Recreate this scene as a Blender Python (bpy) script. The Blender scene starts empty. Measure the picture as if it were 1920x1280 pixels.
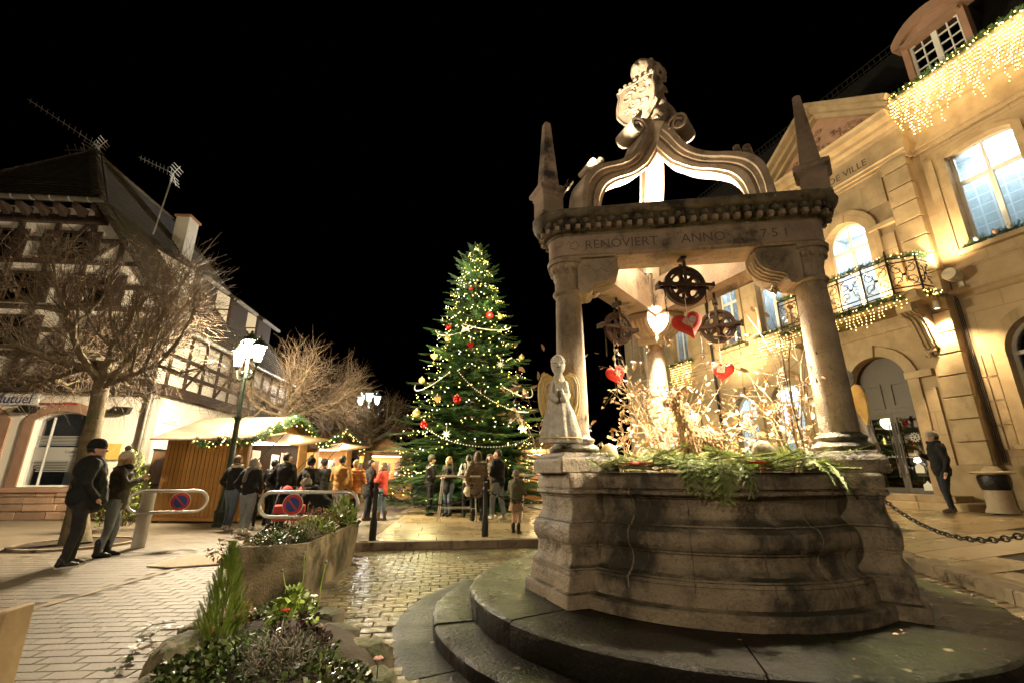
import bpy, bmesh, math, random
import numpy as np
from mathutils import Vector, Matrix, noise as mnoise
from mathutils.geometry import tessellate_polygon

R = math.radians
PI = math.pi
scene = bpy.context.scene
COL = scene.collection
rng = random.Random(11)
nrng = np.random.default_rng(11)

# ------------------------------------------------------------------ camera
CAM_H, PITCH, FPX = 1.28, R(16.4), 853.33
cam_data = bpy.data.cameras.new('camera')
cam = bpy.data.objects.new('camera', cam_data)
COL.objects.link(cam)
cam.location = (0, 0, CAM_H)
cam.rotation_euler = (PI / 2 + PITCH, 0, 0)
cam_data.sensor_width = 36
cam_data.lens = 16.0
cam_data.clip_start = 0.05
cam_data.clip_end = 3000
scene.camera = cam

# ------------------------------------------------------------------ night sky
world = bpy.data.worlds.new('World')
scene.world = world
world.use_nodes = True
wn = world.node_tree
bg = wn.nodes['Background']
sky = wn.nodes.new('ShaderNodeTexSky')
sky.sky_type = 'NISHITA'
sky.sun_disc = False
sky.sun_elevation = R(-9)
sky.sun_rotation = R(200)
wn.links.new(sky.outputs[0], bg.inputs[0])
bg.inputs[1].default_value = 0.05

scene.view_settings.view_transform = 'Standard'
scene.view_settings.look = 'None'
scene.view_settings.exposure = 2.0
scene.view_settings.gamma = 1.0
scene.view_settings.use_curve_mapping = False
scene.cycles.use_denoising = True
scene.cycles.max_bounces = 6
scene.cycles.diffuse_bounces = 3
scene.cycles.glossy_bounces = 3
scene.cycles.transmission_bounces = 4
scene.cycles.transparent_max_bounces = 8
scene.cycles.sample_clamp_indirect = 4.0
scene.cycles.sample_clamp_direct = 0.0
scene.cycles.caustics_reflective = False
scene.cycles.caustics_refractive = False
try:
    scene.cycles.use_light_tree = True
except Exception:
    pass

# ------------------------------------------------------------------ pixel helpers (photo 1920x1280)
_S, _C = math.sin(PITCH), math.cos(PITCH)


def ray(x, y):
    a, b = (x - 960) / FPX, (640 - y) / FPX
    return a, _C - b * _S, _S + b * _C


def atY(x, y, Y):
    r = ray(x, y)
    k = Y / r[1]
    return Vector((r[0] * k, Y, CAM_H + r[2] * k))


def atz(x, y, z=0.0):
    r = ray(x, y)
    k = (z - CAM_H) / r[2]
    return Vector((r[0] * k, r[1] * k, z))


# ------------------------------------------------------------------ materials
MATS = {}


def mat(name, c1, c2=None, scale=5.0, rough=0.8, rough2=None, bump=0.15, bscale=40.0, metal=0.0, stain=None,
        moss=None, spots=None, rand=0.0, stretch=None, spec=0.4, emit=None, coat=0.0, wave=None, trans=0.0, bricks=None, speck=None, sss=0.0, c3=None):
    if name in MATS:
        return MATS[name]
    m = bpy.data.materials.new(name)
    m.use_nodes = True
    nt = m.node_tree
    N, L = nt.nodes, nt.links
    b = N['Principled BSDF']
    b.inputs['Roughness'].default_value = rough
    b.inputs['Metallic'].default_value = metal
    b.inputs['Specular IOR Level'].default_value = spec
    if coat:
        b.inputs['Coat Weight'].default_value = coat
        b.inputs['Coat Roughness'].default_value = 0.15
    tc = N.new('ShaderNodeTexCoord')
    vec = tc.outputs['Object']
    if stretch:
        mp = N.new('ShaderNodeMapping')
        mp.inputs['Scale'].default_value = stretch
        L.new(vec, mp.inputs[0])
        vec = mp.outputs[0]

    def nz(s, d=5.0, ro=0.6, v=None):
        n = N.new('ShaderNodeTexNoise')
        n.inputs['Scale'].default_value = s
        n.inputs['Detail'].default_value = d
        n.inputs['Roughness'].default_value = ro
        L.new(v or vec, n.inputs['Vector'])
        return n.outputs['Fac']

    def ramp(v, p0, p1):
        r = N.new('ShaderNodeMapRange')
        r.inputs['From Min'].default_value = p0
        r.inputs['From Max'].default_value = p1
        r.interpolation_type = 'SMOOTHSTEP'
        L.new(v, r.inputs['Value'])
        return r.outputs[0]

    def mix(f, a, bb, t='MIX'):
        x = N.new('ShaderNodeMix')
        x.data_type = 'RGBA'
        x.blend_type = t
        if isinstance(f, float):
            x.inputs[0].default_value = f
        else:
            L.new(f, x.inputs[0])
        for i, q in ((6, a), (7, bb)):
            if isinstance(q, (tuple, list)):
                x.inputs[i].default_value = (q[0], q[1], q[2], 1)
            else:
                L.new(q, x.inputs[i])
        return x.outputs[2]

    def mth(op, a, bb=None):
        x = N.new('ShaderNodeMath')
        x.operation = op
        for i, q in ((0, a), (1, bb)):
            if q is None:
                continue
            if isinstance(q, (int, float)):
                x.inputs[i].default_value = q
            else:
                L.new(q, x.inputs[i])
        return x.outputs[0]

    if c2 is None:
        c2 = tuple(x * 0.75 for x in c1)
    n1 = nz(scale)
    col = mix(ramp(n1, 0.32, 0.68), c1, c2)
    if c3:
        col = mix(ramp(nz(scale * 2.7, 3), 0.5, 0.62), col, c3)
    if rand:
        oi = N.new('ShaderNodeObjectInfo')
        ge = N.new('ShaderNodeNewGeometry')
        s = mth('FRACT', mth('ADD', oi.outputs['Random'], ge.outputs['Random Per Island']))
        s = mth('ADD', mth('MULTIPLY', s, 2 * rand), 1 - rand)
        hv = N.new('ShaderNodeHueSaturation')
        L.new(s, hv.inputs['Value'])
        L.new(col, hv.inputs['Color'])
        col = hv.outputs[0]
    if stain:                       # (colour, scale, lo, hi, zstretch)
        mp2 = N.new('ShaderNodeMapping')
        mp2.inputs['Scale'].default_value = (1, 1, stain[4] if len(stain) > 4 else 1)
        L.new(tc.outputs['Object'], mp2.inputs[0])
        col = mix(ramp(nz(stain[1], 6, 0.7, mp2.outputs[0]), stain[2], stain[3]), col, stain[0])
    if moss:                        # (colour, scale, lo, hi): grows on faces that look up
        ge2 = N.new('ShaderNodeNewGeometry')
        sp = N.new('ShaderNodeSeparateXYZ')
        L.new(ge2.outputs['Normal'], sp.inputs[0])
        up = ramp(sp.outputs[2], 0.1, 0.8)
        col = mix(mth('MULTIPLY', up, ramp(nz(moss[1], 6, 0.65), moss[2], moss[3])), col, moss[0])
    if speck:                       # (colour, scale, lo, hi): gritty dark pores
        col = mix(mth('MULTIPLY', ramp(nz(speck[1], 5, 0.7), speck[2], speck[3]), 0.55), col, speck[0])
    if spots:                       # (colour, scale, radius): round lichen
        vo = N.new('ShaderNodeTexVoronoi')
        vo.inputs['Scale'].default_value = spots[1]
        L.new(vec, vo.inputs['Vector'])
        d = mth('ADD', vo.outputs['Distance'], mth('MULTIPLY', nz(spots[1] * 4, 3), 0.12))
        f = mth('MULTIPLY', mth('SUBTRACT', 1.0, ramp(d, spots[2] * 0.8, spots[2])), ramp(nz(spots[1] * 0.35, 2), 0.5, 0.6))
        col = mix(f, col, spots[0])
    hgt = nz(bscale, 6, 0.65)
    if bricks:                      # (w, h, mortar colour) on x-z
        bt = N.new('ShaderNodeTexBrick')
        mp3 = N.new('ShaderNodeMapping')
        mp3.inputs['Rotation'].default_value = bricks[3] if len(bricks) > 3 else (R(90), 0, 0)
        L.new(tc.outputs['Object'], mp3.inputs[0])
        L.new(mp3.outputs[0], bt.inputs['Vector'])
        bt.inputs['Scale'].default_value = 1.0
        bt.inputs['Brick Width'].default_value = bricks[0]
        bt.inputs['Row Height'].default_value = bricks[1]
        bt.inputs['Mortar Size'].default_value = 0.02 if bricks[0] < .8 else 0.012
        if name == 'room_tile':
            bt.offset = 0.0
        col = mix(mth('MULTIPLY', bt.outputs['Fac'], 0.7), col, bricks[2])
        hgt = mth('SUBTRACT', hgt, mth('MULTIPLY', bt.outputs['Fac'], 2.0))
    if wave:                        # (scale, direction, strength)
        wv = N.new('ShaderNodeTexWave')
        wv.wave_type = 'BANDS'
        wv.bands_direction = wave[1]
        wv.inputs['Scale'].default_value = wave[0]
        wv.inputs['Distortion'].default_value = 1.2
        L.new(tc.outputs['Object'], wv.inputs['Vector'])
        hgt = mth('ADD', hgt, mth('MULTIPLY', wv.outputs['Fac'], wave[2]))
    L.new(col, b.inputs['Base Color'])
    if rough2 is not None:
        rr = N.new('ShaderNodeMapRange')
        rr.inputs['From Min'].default_value = 0.35
        rr.inputs['From Max'].default_value = 0.65
        rr.inputs['To Min'].default_value = rough
        rr.inputs['To Max'].default_value = rough2
        L.new(nz(scale * 0.7, 4), rr.inputs['Value'])
        L.new(rr.outputs[0], b.inputs['Roughness'])
    if bump:
        bp = N.new('ShaderNodeBump')
        bp.inputs['Strength'].default_value = min(1.0, bump)
        bp.inputs['Distance'].default_value = 0.02
        L.new(hgt, bp.inputs['Height'])
        L.new(bp.outputs[0], b.inputs['Normal'])
    if emit:
        b.inputs['Emission Color'].default_value = (*emit[0], 1)
        b.inputs['Emission Strength'].default_value = emit[1]
    if trans:
        b.inputs['Transmission Weight'].default_value = trans
    if sss:
        b.inputs['Subsurface Weight'].default_value = sss
        b.inputs['Subsurface Radius'].default_value = (0.02, 0.01, 0.006)
    MATS[name] = m
    return m


def emis(name, col, strength, sample=False):
    if name in MATS:
        return MATS[name]
    m = bpy.data.materials.new(name)
    m.use_nodes = True
    b = m.node_tree.nodes['Principled BSDF']
    b.inputs['Base Color'].default_value = (0.8, 0.8, 0.8, 1)
    b.inputs['Emission Color'].default_value = (*col, 1)
    b.inputs['Emission Strength'].default_value = strength
    m.cycles.emission_sampling = 'AUTO' if sample else 'NONE'
    MATS[name] = m
    return m


def glassmat(name, tint=(0.9, 0.95, 1.0), refl=0.12, rough=0.02, opac=0.0, ocol=(0.5, 0.5, 0.5)):
    m = bpy.data.materials.new(name)
    m.use_nodes = True
    nt = m.node_tree
    N, L = nt.nodes, nt.links
    N.remove(N['Principled BSDF'])
    out = N['Material Output']
    tr = N.new('ShaderNodeBsdfTransparent')
    tr.inputs[0].default_value = (*tint, 1)
    gl = N.new('ShaderNodeBsdfGlossy')
    gl.inputs['Roughness'].default_value = rough
    lw = N.new('ShaderNodeLayerWeight')
    lw.inputs[0].default_value = 0.3
    ad = N.new('ShaderNodeMath')
    ad.operation = 'ADD'
    ad.use_clamp = True
    ad.inputs[1].default_value = refl
    mu = N.new('ShaderNodeMath')
    mu.operation = 'MULTIPLY'
    mu.inputs[1].default_value = 0.6
    L.new(lw.outputs['Fresnel'], mu.inputs[0])
    L.new(mu.outputs[0], ad.inputs[0])
    mx = N.new('ShaderNodeMixShader')
    L.new(ad.outputs[0], mx.inputs[0])
    L.new(tr.outputs[0], mx.inputs[1])
    L.new(gl.outputs[0], mx.inputs[2])
    last = mx.outputs[0]
    if opac:
        df = N.new('ShaderNodeBsdfDiffuse')
        df.inputs[0].default_value = (*ocol, 1)
        mx2 = N.new('ShaderNodeMixShader')
        mx2.inputs[0].default_value = opac
        L.new(last, mx2.inputs[1])
        L.new(df.outputs[0], mx2.inputs[2])
        last = mx2.outputs[0]
    L.new(last, out.inputs[0])
    MATS[name] = m
    return m


SAND = (0.40, 0.29, 0.20)
mat('well_stone', (0.36, 0.28, 0.195), (0.20, 0.155, 0.105), 2.0, 0.72, 0.5, 1.0, 38, stain=((0.035, 0.028, 0.02), 1.7, 0.46, 0.64, .7),
    moss=((0.028, 0.025, 0.013), 2.6, 0.30, 0.58), spots=((0.28, 0.25, 0.18), 11, 0.12), speck=((0.05, 0.04, 0.028), 58, 0.50, 0.70))
mat('well_stone_clean', (0.38, 0.285, 0.20), (0.25, 0.185, 0.13), 4.0, 0.78, None, 0.6, 70, stain=((0.075, 0.058, 0.038), 3.0, 0.46, 0.78, .5), speck=((0.07, 0.053, 0.036), 40, 0.54, 0.7))
mat('frieze_stone', (0.35, 0.25, 0.185), (0.23, 0.165, 0.12), 3.5, 0.75, None, 0.5, 70, stain=((0.022, 0.018, 0.013), 2.6, 0.5, 0.70), speck=((0.07, 0.053, 0.036), 40, 0.54, 0.7))
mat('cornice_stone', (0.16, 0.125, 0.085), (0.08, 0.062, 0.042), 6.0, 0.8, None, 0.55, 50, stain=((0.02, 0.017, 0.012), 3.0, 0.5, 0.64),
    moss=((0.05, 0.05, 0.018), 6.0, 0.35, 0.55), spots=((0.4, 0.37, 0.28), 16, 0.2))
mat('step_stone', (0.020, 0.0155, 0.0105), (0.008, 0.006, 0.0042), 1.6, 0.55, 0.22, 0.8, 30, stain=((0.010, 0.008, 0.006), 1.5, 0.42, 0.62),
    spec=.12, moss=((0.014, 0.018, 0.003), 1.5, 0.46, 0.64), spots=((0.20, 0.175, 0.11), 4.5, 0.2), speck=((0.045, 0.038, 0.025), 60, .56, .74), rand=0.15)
mat('mortar_joint', (0.27, 0.215, 0.15), (0.19, 0.15, 0.10), 20, 0.9)
mat('mortar_light', (0.50, 0.42, 0.31), None, 20, 0.9)
mat('engraving', (0.13, 0.094, 0.068), None, 20, 0.9)
mat('soil', (0.03, 0.02, 0.012), (0.05, 0.035, 0.02), 12, 0.95, None, 0.8, 30)
mat('facade_stone', (0.48, 0.36, 0.215), (0.36, 0.26, 0.15), 2.2, 0.85, None, 0.4, 40, stain=((0.22, 0.155, 0.085), 1.1, 0.5, 0.75, .35))
mat('facade_render', (0.48, 0.36, 0.22), (0.38, 0.28, 0.165), 1.3, 0.9, None, 0.3, 60, stain=((0.24, 0.17, 0.095), 0.9, 0.5, 0.78, .3), bricks=(1.15, .56, (0.30, 0.215, 0.125)))
mat('quoin_stone', (0.50, 0.375, 0.225), (0.36, 0.265, 0.15), 2.0, 0.85, None, 0.5, 30, rand=0.16, stain=((0.22, 0.15, 0.08), 2.0, 0.54, 0.75, .6))
mat('pink_stone', (0.42, 0.25, 0.17), (0.33, 0.20, 0.13), 2.0, 0.85, None, 0.25, 35, rand=0.18)
mat('roof_dark', (0.035, 0.028, 0.022), (0.02, 0.016, 0.013), 3, 0.7, None, 0.7, 20, bricks=(0.22, 0.16, (0.008, 0.007, 0.006)))
mat('tile_edge', (0.06, 0.047, 0.03), (0.035, 0.027, 0.018), 3, 0.65, None, 0.6, 14, rand=0.2)
mat('tile_dark', (0.19, 0.15, 0.09), (0.11, 0.085, 0.052), 3, 0.65, None, 0.5, 20, rand=0.3)
mat('plaster', (0.80, 0.74, 0.64), (0.74, 0.68, 0.58), 1.5, 0.9, None, 0.12, 60, stain=((0.50, 0.42, 0.30), 0.8, 0.6, 0.8))
mat('plaster_side', (0.76, 0.70, 0.60), (0.70, 0.64, 0.54), 1.0, 0.9, None, 0.12, 60)
mat('timber', (0.045, 0.026, 0.016), (0.028, 0.017, 0.011), 6, 0.8, None, 0.35, 30, stretch=(4, 4, 1))
mat('stone_block', (0.44, 0.29, 0.19), (0.34, 0.22, 0.14), 4, 0.9, None, 0.5, 25, rand=0.25)
mat('white_paint', (0.80, 0.80, 0.77), (0.74, 0.74, 0.70), 4, 0.5, None, 0.05, 40)
mat('grey_paint_worn', (0.52, 0.48, 0.44), (0.44, 0.40, 0.36), 3, 0.5, None, 0.15, 40, stain=((0.22, 0.15, 0.09), 9, 0.62, 0.7))
mat('steel', (0.62, 0.60, 0.57), (0.5, 0.48, 0.45), 5, 0.33, 0.5, 0.08, 60, metal=0.85)
mat('iron_black', (0.018, 0.017, 0.016), (0.03, 0.027, 0.024), 8, 0.45, None, 0.2, 60, metal=0.3)
mat('iron_green', (0.022, 0.032, 0.024), (0.03, 0.045, 0.034), 8, 0.42, None, 0.2, 50, metal=0.2)
mat('iron_rust', (0.045, 0.03, 0.022), (0.075, 0.045, 0.028), 14, 0.7, None, 0.5, 60, metal=0.5)
mat('zinc', (0.28, 0.26, 0.22), (0.2, 0.18, 0.15), 5, 0.45, None, 0.1, 40, metal=0.7)
mat('antenna_metal', (0.55, 0.52, 0.46), None, 5, 0.4, None, 0, 10, metal=0.5)
mat('wood_hut', (0.46, 0.245, 0.085), (0.36, 0.185, 0.06), 5, 0.55, None, 0.25, 30, stretch=(6, 6, 0.6), rand=0.12)
mat('wood_pale', (0.46, 0.33, 0.18), (0.36, 0.25, 0.13), 5, 0.6, None, 0.2, 30)
mat('wood_door', (0.055, 0.03, 0.014), (0.035, 0.02, 0.01), 5, 0.4, None, 0.2, 30, stretch=(5, 5, 0.6))
mat('roof_sheet', (0.30, 0.22, 0.165), (0.20, 0.145, 0.105), 2, 0.6, None, 0.1, 30)
mat('bark', (0.20, 0.155, 0.095), (0.12, 0.09, 0.055), 9, 0.9, None, 0.8, 22, stain=((0.09, 0.10, 0.04), 4, 0.5, 0.65))
mat('twig_pale', (0.40, 0.29, 0.17), (0.28, 0.19, 0.10), 4, 0.8, None, 0, 10, rand=0.3)
mat('twig', (0.15, 0.108, 0.068), (0.09, 0.063, 0.04), 4, 0.8, None, 0, 10, rand=0.35)
mat('twig_dark', (0.16, 0.10, 0.06), (0.10, 0.065, 0.04), 4, 0.8, None, 0, 10, rand=0.3)
mat('leaf_pale', (0.50, 0.36, 0.22), (0.34, 0.20, 0.10), 6, 0.6, None, 0, 10, rand=0.35)
mat('leaf_brown', (0.24, 0.12, 0.05), (0.34, 0.18, 0.08), 6, 0.6, None, 0, 10, rand=0.35)
mat('fir', (0.026, 0.066, 0.02), (0.04, 0.095, 0.026), 3, 0.55, None, 0, 10, rand=0.35)
mat('fir_cut', (0.20, 0.25, 0.07), (0.30, 0.35, 0.12), 8, 0.5, None, 0, 10, rand=0.3)
mat('leaf_green', (0.075, 0.125, 0.025), (0.045, 0.08, 0.018), 6, 0.4, None, 0, 10, rand=0.4)
mat('leaf_lime', (0.21, 0.28, 0.035), (0.14, 0.20, 0.03), 6, 0.5, None, 0, 10, rand=0.3)
mat('leaf_ivy', (0.045, 0.075, 0.018), (0.09, 0.10, 0.03), 7, 0.3, None, 0, 10, rand=0.5)
mat('leaf_dark', (0.025, 0.045, 0.012), (0.04, 0.06, 0.02), 6, 0.35, None, 0, 10, rand=0.5)
mat('leaf_purple', (0.045, 0.018, 0.025), (0.07, 0.03, 0.03), 6, 0.4, None, 0, 10, rand=0.4)
mat('lavender', (0.22, 0.20, 0.16), (0.15, 0.14, 0.10), 6, 0.8, None, 0, 10, rand=0.3)
mat('fern', (0.25, 0.33, 0.06), (0.18, 0.26, 0.04), 6, 0.5, None, 0, 10, rand=0.25)
mat('paver_brick', (0.20, 0.15, 0.085), (0.13, 0.095, 0.055), 1.2, 0.36, 0.12, 0.6, 45, rand=0.3, stain=((0.05, 0.037, 0.022), 0.8, 0.46, 0.72), speck=((0.05, 0.037, 0.022), 50, .55, .75))
mat('paver_street', (0.175, 0.142, 0.10), (0.12, 0.098, 0.07), 0.8, 0.65, 0.4, 0.5, 50, rand=0.14, stain=((0.105, 0.08, 0.052), 0.5, 0.44, 0.70), speck=((0.09, 0.068, 0.045), 60, .56, .75))
mat('street', (0.18, 0.146, 0.10), (0.13, 0.105, 0.072), 0.6, 0.7, 0.45, 0.5, 50, stain=((0.12, 0.09, 0.06), 0.35, 0.46, 0.75), speck=((0.09, 0.068, 0.045), 50, .56, .75))
mat('street_joint', (0.10, 0.078, 0.052), (0.07, 0.055, 0.037), 2, 0.85, None, 0.3, 60)
mat('joint', (0.05, 0.038, 0.026), (0.035, 0.027, 0.018), 2, 0.85, None, 0.3, 60)
mat('slab', (0.36, 0.27, 0.155), (0.29, 0.215, 0.12), 0.9, 0.42, 0.2, 0.12, 60, rand=0.1, stain=((0.18, 0.13, 0.07), 0.5, 0.52, 0.75))
mat('kerb', (0.26, 0.20, 0.13), (0.17, 0.13, 0.085), 3, 0.7, None, 0.4, 40, rand=0.15, stain=((0.06, 0.045, 0.03), 4, 0.5, 0.65))
mat('trough_stone', (0.32, 0.25, 0.15), (0.19, 0.145, 0.085), 3, 0.85, None, 1.0, 40, stain=((0.055, 0.05, 0.022), 2, 0.44, 0.66), speck=((0.07, 0.055, 0.035), 45, .54, .72), spots=((0.42, 0.36, 0.26), 7, 0.12))
mat('rock', (0.20, 0.155, 0.095), (0.10, 0.08, 0.048), 5, 0.75, None, 1.0, 30, speck=((0.05, 0.04, 0.025), 40, .54, .72), moss=((0.055, 0.06, 0.016), 5, 0.35, 0.55))
mat('cloth_black', (0.0045, 0.0045, 0.005), (0.008, 0.0075, 0.0075), 10, 0.85, None, 0.3, 40)
mat('cloth_black_puffer', (0.007, 0.0065, 0.0065), (0.011, 0.010, 0.0095), 10, 0.5, None, 0.6, 30, wave=(1.6, 'Z', 1.5))
mat('cloth_charcoal', (0.017, 0.016, 0.017), (0.011, 0.010, 0.011), 10, 0.85, None, 0.3, 40)
mat('cloth_olive', (0.055, 0.045, 0.032), (0.04, 0.034, 0.025), 9, 0.8, None, 0.4, 25)
mat('cloth_grey', (0.13, 0.12, 0.11), (0.09, 0.085, 0.08), 10, 0.85, None, 0.3, 40)
mat('denim_blue', (0.07, 0.10, 0.15), (0.10, 0.135, 0.19), 6, 0.85, None, 0.3, 60)
mat('denim_light', (0.20, 0.22, 0.24), (0.15, 0.17, 0.20), 6, 0.85, None, 0.3, 60)
mat('denim_dark', (0.010, 0.012, 0.018), (0.016, 0.019, 0.027), 6, 0.85, None, 0.3, 60)
mat('cloth_orange', (0.46, 0.16, 0.04), (0.38, 0.12, 0.03), 8, 0.6, None, 0.5, 25, wave=(1.6, 'Z', 1.5))
mat('cloth_rust', (0.40, 0.10, 0.035), (0.32, 0.08, 0.03), 8, 0.7, None, 0.4, 30)
mat('cloth_mustard', (0.38, 0.19, 0.045), (0.32, 0.15, 0.04), 8, 0.8, None, 0.3, 30)
mat('cloth_red', (0.48, 0.045, 0.035), (0.40, 0.035, 0.03), 8, 0.7, None, 0.4, 25)
mat('cloth_beige', (0.42, 0.35, 0.25), (0.36, 0.30, 0.21), 8, 0.8, None, 0.3, 30)
mat('cloth_brown', (0.16, 0.115, 0.07), (0.12, 0.085, 0.05), 8, 0.6, None, 0.5, 25, wave=(1.8, 'Z', 1.5))
mat('cloth_cream', (0.60, 0.54, 0.44), (0.52, 0.46, 0.37), 8, 0.9, None, 0.4, 60)
mat('cloth_pink', (0.62, 0.36, 0.30), (0.55, 0.30, 0.25), 8, 0.9, None, 0.5, 60)
mat('cloth_kaki', (0.11, 0.10, 0.05), (0.08, 0.075, 0.04), 8, 0.9, None, 0.3, 40)
mat('cloth_tan_skirt', (0.30, 0.19, 0.10), (0.24, 0.15, 0.08), 8, 0.9, None, 0.3, 40)
mat('knit_beige', (0.48, 0.40, 0.30), (0.40, 0.33, 0.24), 20, 0.95, None, 0.8, 70)
mat('knit_grey', (0.34, 0.30, 0.25), (0.27, 0.24, 0.20), 20, 0.95, None, 0.8, 70)
mat('knit_black', (0.006, 0.0055, 0.006), None, 20, 0.95, None, 0.8, 70)
mat('knit_mustard', (0.36, 0.24, 0.06), None, 20, 0.95, None, 0.8, 70)
mat('fur', (0.20, 0.16, 0.12), (0.10, 0.08, 0.06), 30, 0.95, None, 1.0, 80)
mat('skin', (0.50, 0.31, 0.22), (0.46, 0.27, 0.19), 8, 0.55, None, 0.05, 60, sss=0.1)
mat('hair_brown', (0.055, 0.032, 0.018), (0.09, 0.052, 0.028), 30, 0.6, None, 0.6, 60)
mat('hair_blond', (0.34, 0.23, 0.11), (0.26, 0.17, 0.08), 30, 0.6, None, 0.6, 60)
mat('hair_grey', (0.24, 0.22, 0.19), (0.17, 0.155, 0.13), 30, 0.6, None, 0.6, 60)
mat('hair_dark', (0.014, 0.010, 0.008), None, 30, 0.5, None, 0.6, 60)
mat('leather_black', (0.007, 0.006, 0.0055), None, 10, 0.35, None, 0.3, 50)
mat('leather_brown', (0.10, 0.065, 0.04), None, 10, 0.5, None, 0.3, 50)
mat('shoe_white', (0.62, 0.58, 0.52), None, 10, 0.6, None, 0.1, 50)
mat('red_felt', (0.52, 0.035, 0.02), (0.44, 0.028, 0.018), 12, 0.95, None, 0.5, 60)
mat('plaid', (0.62, 0.50, 0.42), (0.40, 0.14, 0.11), 60, 0.95, None, 0.2, 60)
mat('angel_white', (0.74, 0.69, 0.62), (0.52, 0.47, 0.40), 14, 0.85, None, 0.6, 45)
mat('angel_gold', (0.74, 0.50, 0.14), (0.62, 0.38, 0.09), 8, 0.6, None, 0.2, 40)
mat('terracotta', (0.42, 0.22, 0.12), (0.36, 0.18, 0.10), 10, 0.9, None, 0.4, 40)
mat('cone_brown', (0.22, 0.13, 0.06), (0.34, 0.22, 0.12), 30, 0.85, None, 0.8, 30, rand=0.4)
mat('bin_stone', (0.46, 0.38, 0.27), (0.40, 0.33, 0.23), 12, 0.85, None, 0.3, 60)
mat('bag_plastic', (0.012, 0.012, 0.012), None, 8, 0.25, None, 0.9, 12)
mat('sign_red', (0.50, 0.03, 0.025), None, 8, 0.5, None, 0.05, 40)
mat('sign_blue', (0.015, 0.04, 0.22), None, 8, 0.5, None, 0.05, 40)
mat('bauble_red', (0.45, 0.02, 0.02), None, 8, 0.15, None, 0, 40, metal=0.6)
mat('bauble_gold', (0.75, 0.55, 0.22), None, 8, 0.3, None, 0, 40, metal=0.5)
mat('ginger', (0.45, 0.25, 0.09), None, 8, 0.8, None, 0.1, 40)
mat('plastic_white', (0.74, 0.72, 0.68), None, 8, 0.4, None, 0, 40)
mat('plastic_dark', (0.02, 0.02, 0.02), None, 8, 0.5, None, 0, 40)
mat('rubber', (0.012, 0.012, 0.012), None, 8, 0.7, None, 0, 40)
mat('bottle_glass', (0.02, 0.03, 0.02), None, 8, 0.1, None, 0, 40)
mat('drink', (0.45, 0.25, 0.08), None, 8, 0.2, None, 0, 40)
mat('chrome', (0.75, 0.73, 0.70), None, 8, 0.15, None, 0, 40, metal=1.0)
mat('room_white', (0.74, 0.78, 0.78), None, 3, 0.8, None, 0, 40)
mat('room_tile', (0.58, 0.68, 0.68), None, 3, 0.4, None, 0, 40, bricks=(0.28, 0.28, (0.80, 0.86, 0.86)))
mat('room_dark', (0.05, 0.045, 0.04), None, 3, 0.8, None, 0, 40)
mat('banner', (0.70, 0.70, 0.72), (0.62, 0.62, 0.66), 6, 0.6, None, 0, 40)
mat('poster_pink', (0.62, 0.30, 0.30), (0.72, 0.60, 0.52), 18, 0.6, None, 0, 40)
mat('paint_grey', (0.10, 0.09, 0.08), None, 6, 0.5, None, 0.1, 40)
mat('door_brown', (0.16, 0.09, 0.04), None, 6, 0.5, None, 0.1, 40)
mat('beige_plastic', (0.62, 0.55, 0.42), None, 6, 0.5, None, 0, 40)
mat('blue_glow_sign', (0.05, 0.12, 0.35), None, 6, 0.5, None, 0, 40)
glassmat('glass')
glassmat('glass_dark', (0.35, 0.33, 0.30), 0.10)
glassmat('glass_frost', (0.55, 0.58, 0.55), 0.05, 0.2, 0.75, (0.5, 0.5, 0.46))


def glowglass(name, col, strength):
    m = bpy.data.materials.new(name)
    m.use_nodes = True
    N, L = m.node_tree.nodes, m.node_tree.links
    N.remove(N['Principled BSDF'])
    tr, em, ad = N.new('ShaderNodeBsdfTransparent'), N.new('ShaderNodeEmission'), N.new('ShaderNodeAddShader')
    em.inputs[0].default_value = (*col, 1)
    em.inputs[1].default_value = strength
    L.new(tr.outputs[0], ad.inputs[0])
    L.new(em.outputs[0], ad.inputs[1])
    L.new(ad.outputs[0], N['Material Output'].inputs[0])
    m.cycles.emission_sampling = 'NONE'
    MATS[name] = m


glowglass('lantern_glass', (1.0, 0.86, 0.6), 1.2)
emis('bulb_warm', (1.0, 0.62, 0.16), 3.2)
emis('bulb_tree', (1.0, 0.86, 0.14), 2.6)
emis('bulb_tree_dim', (1.0, 0.86, 0.14), 1.1)
emis('bulb_cool', (0.8, 0.88, 1.0), 2.5)
emis('lamp_glow', (1.0, 0.84, 0.56), 16)
emis('lamp_far', (0.9, 0.95, 1.0), 30)
emis('flood_glow', (1.0, 0.88, 0.62), 15)
emis('ceiling_glow', (0.88, 0.96, 1.0), 10.0, True)
emis('hut_glow', (1.0, 0.86, 0.62), 2.0, True)


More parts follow.
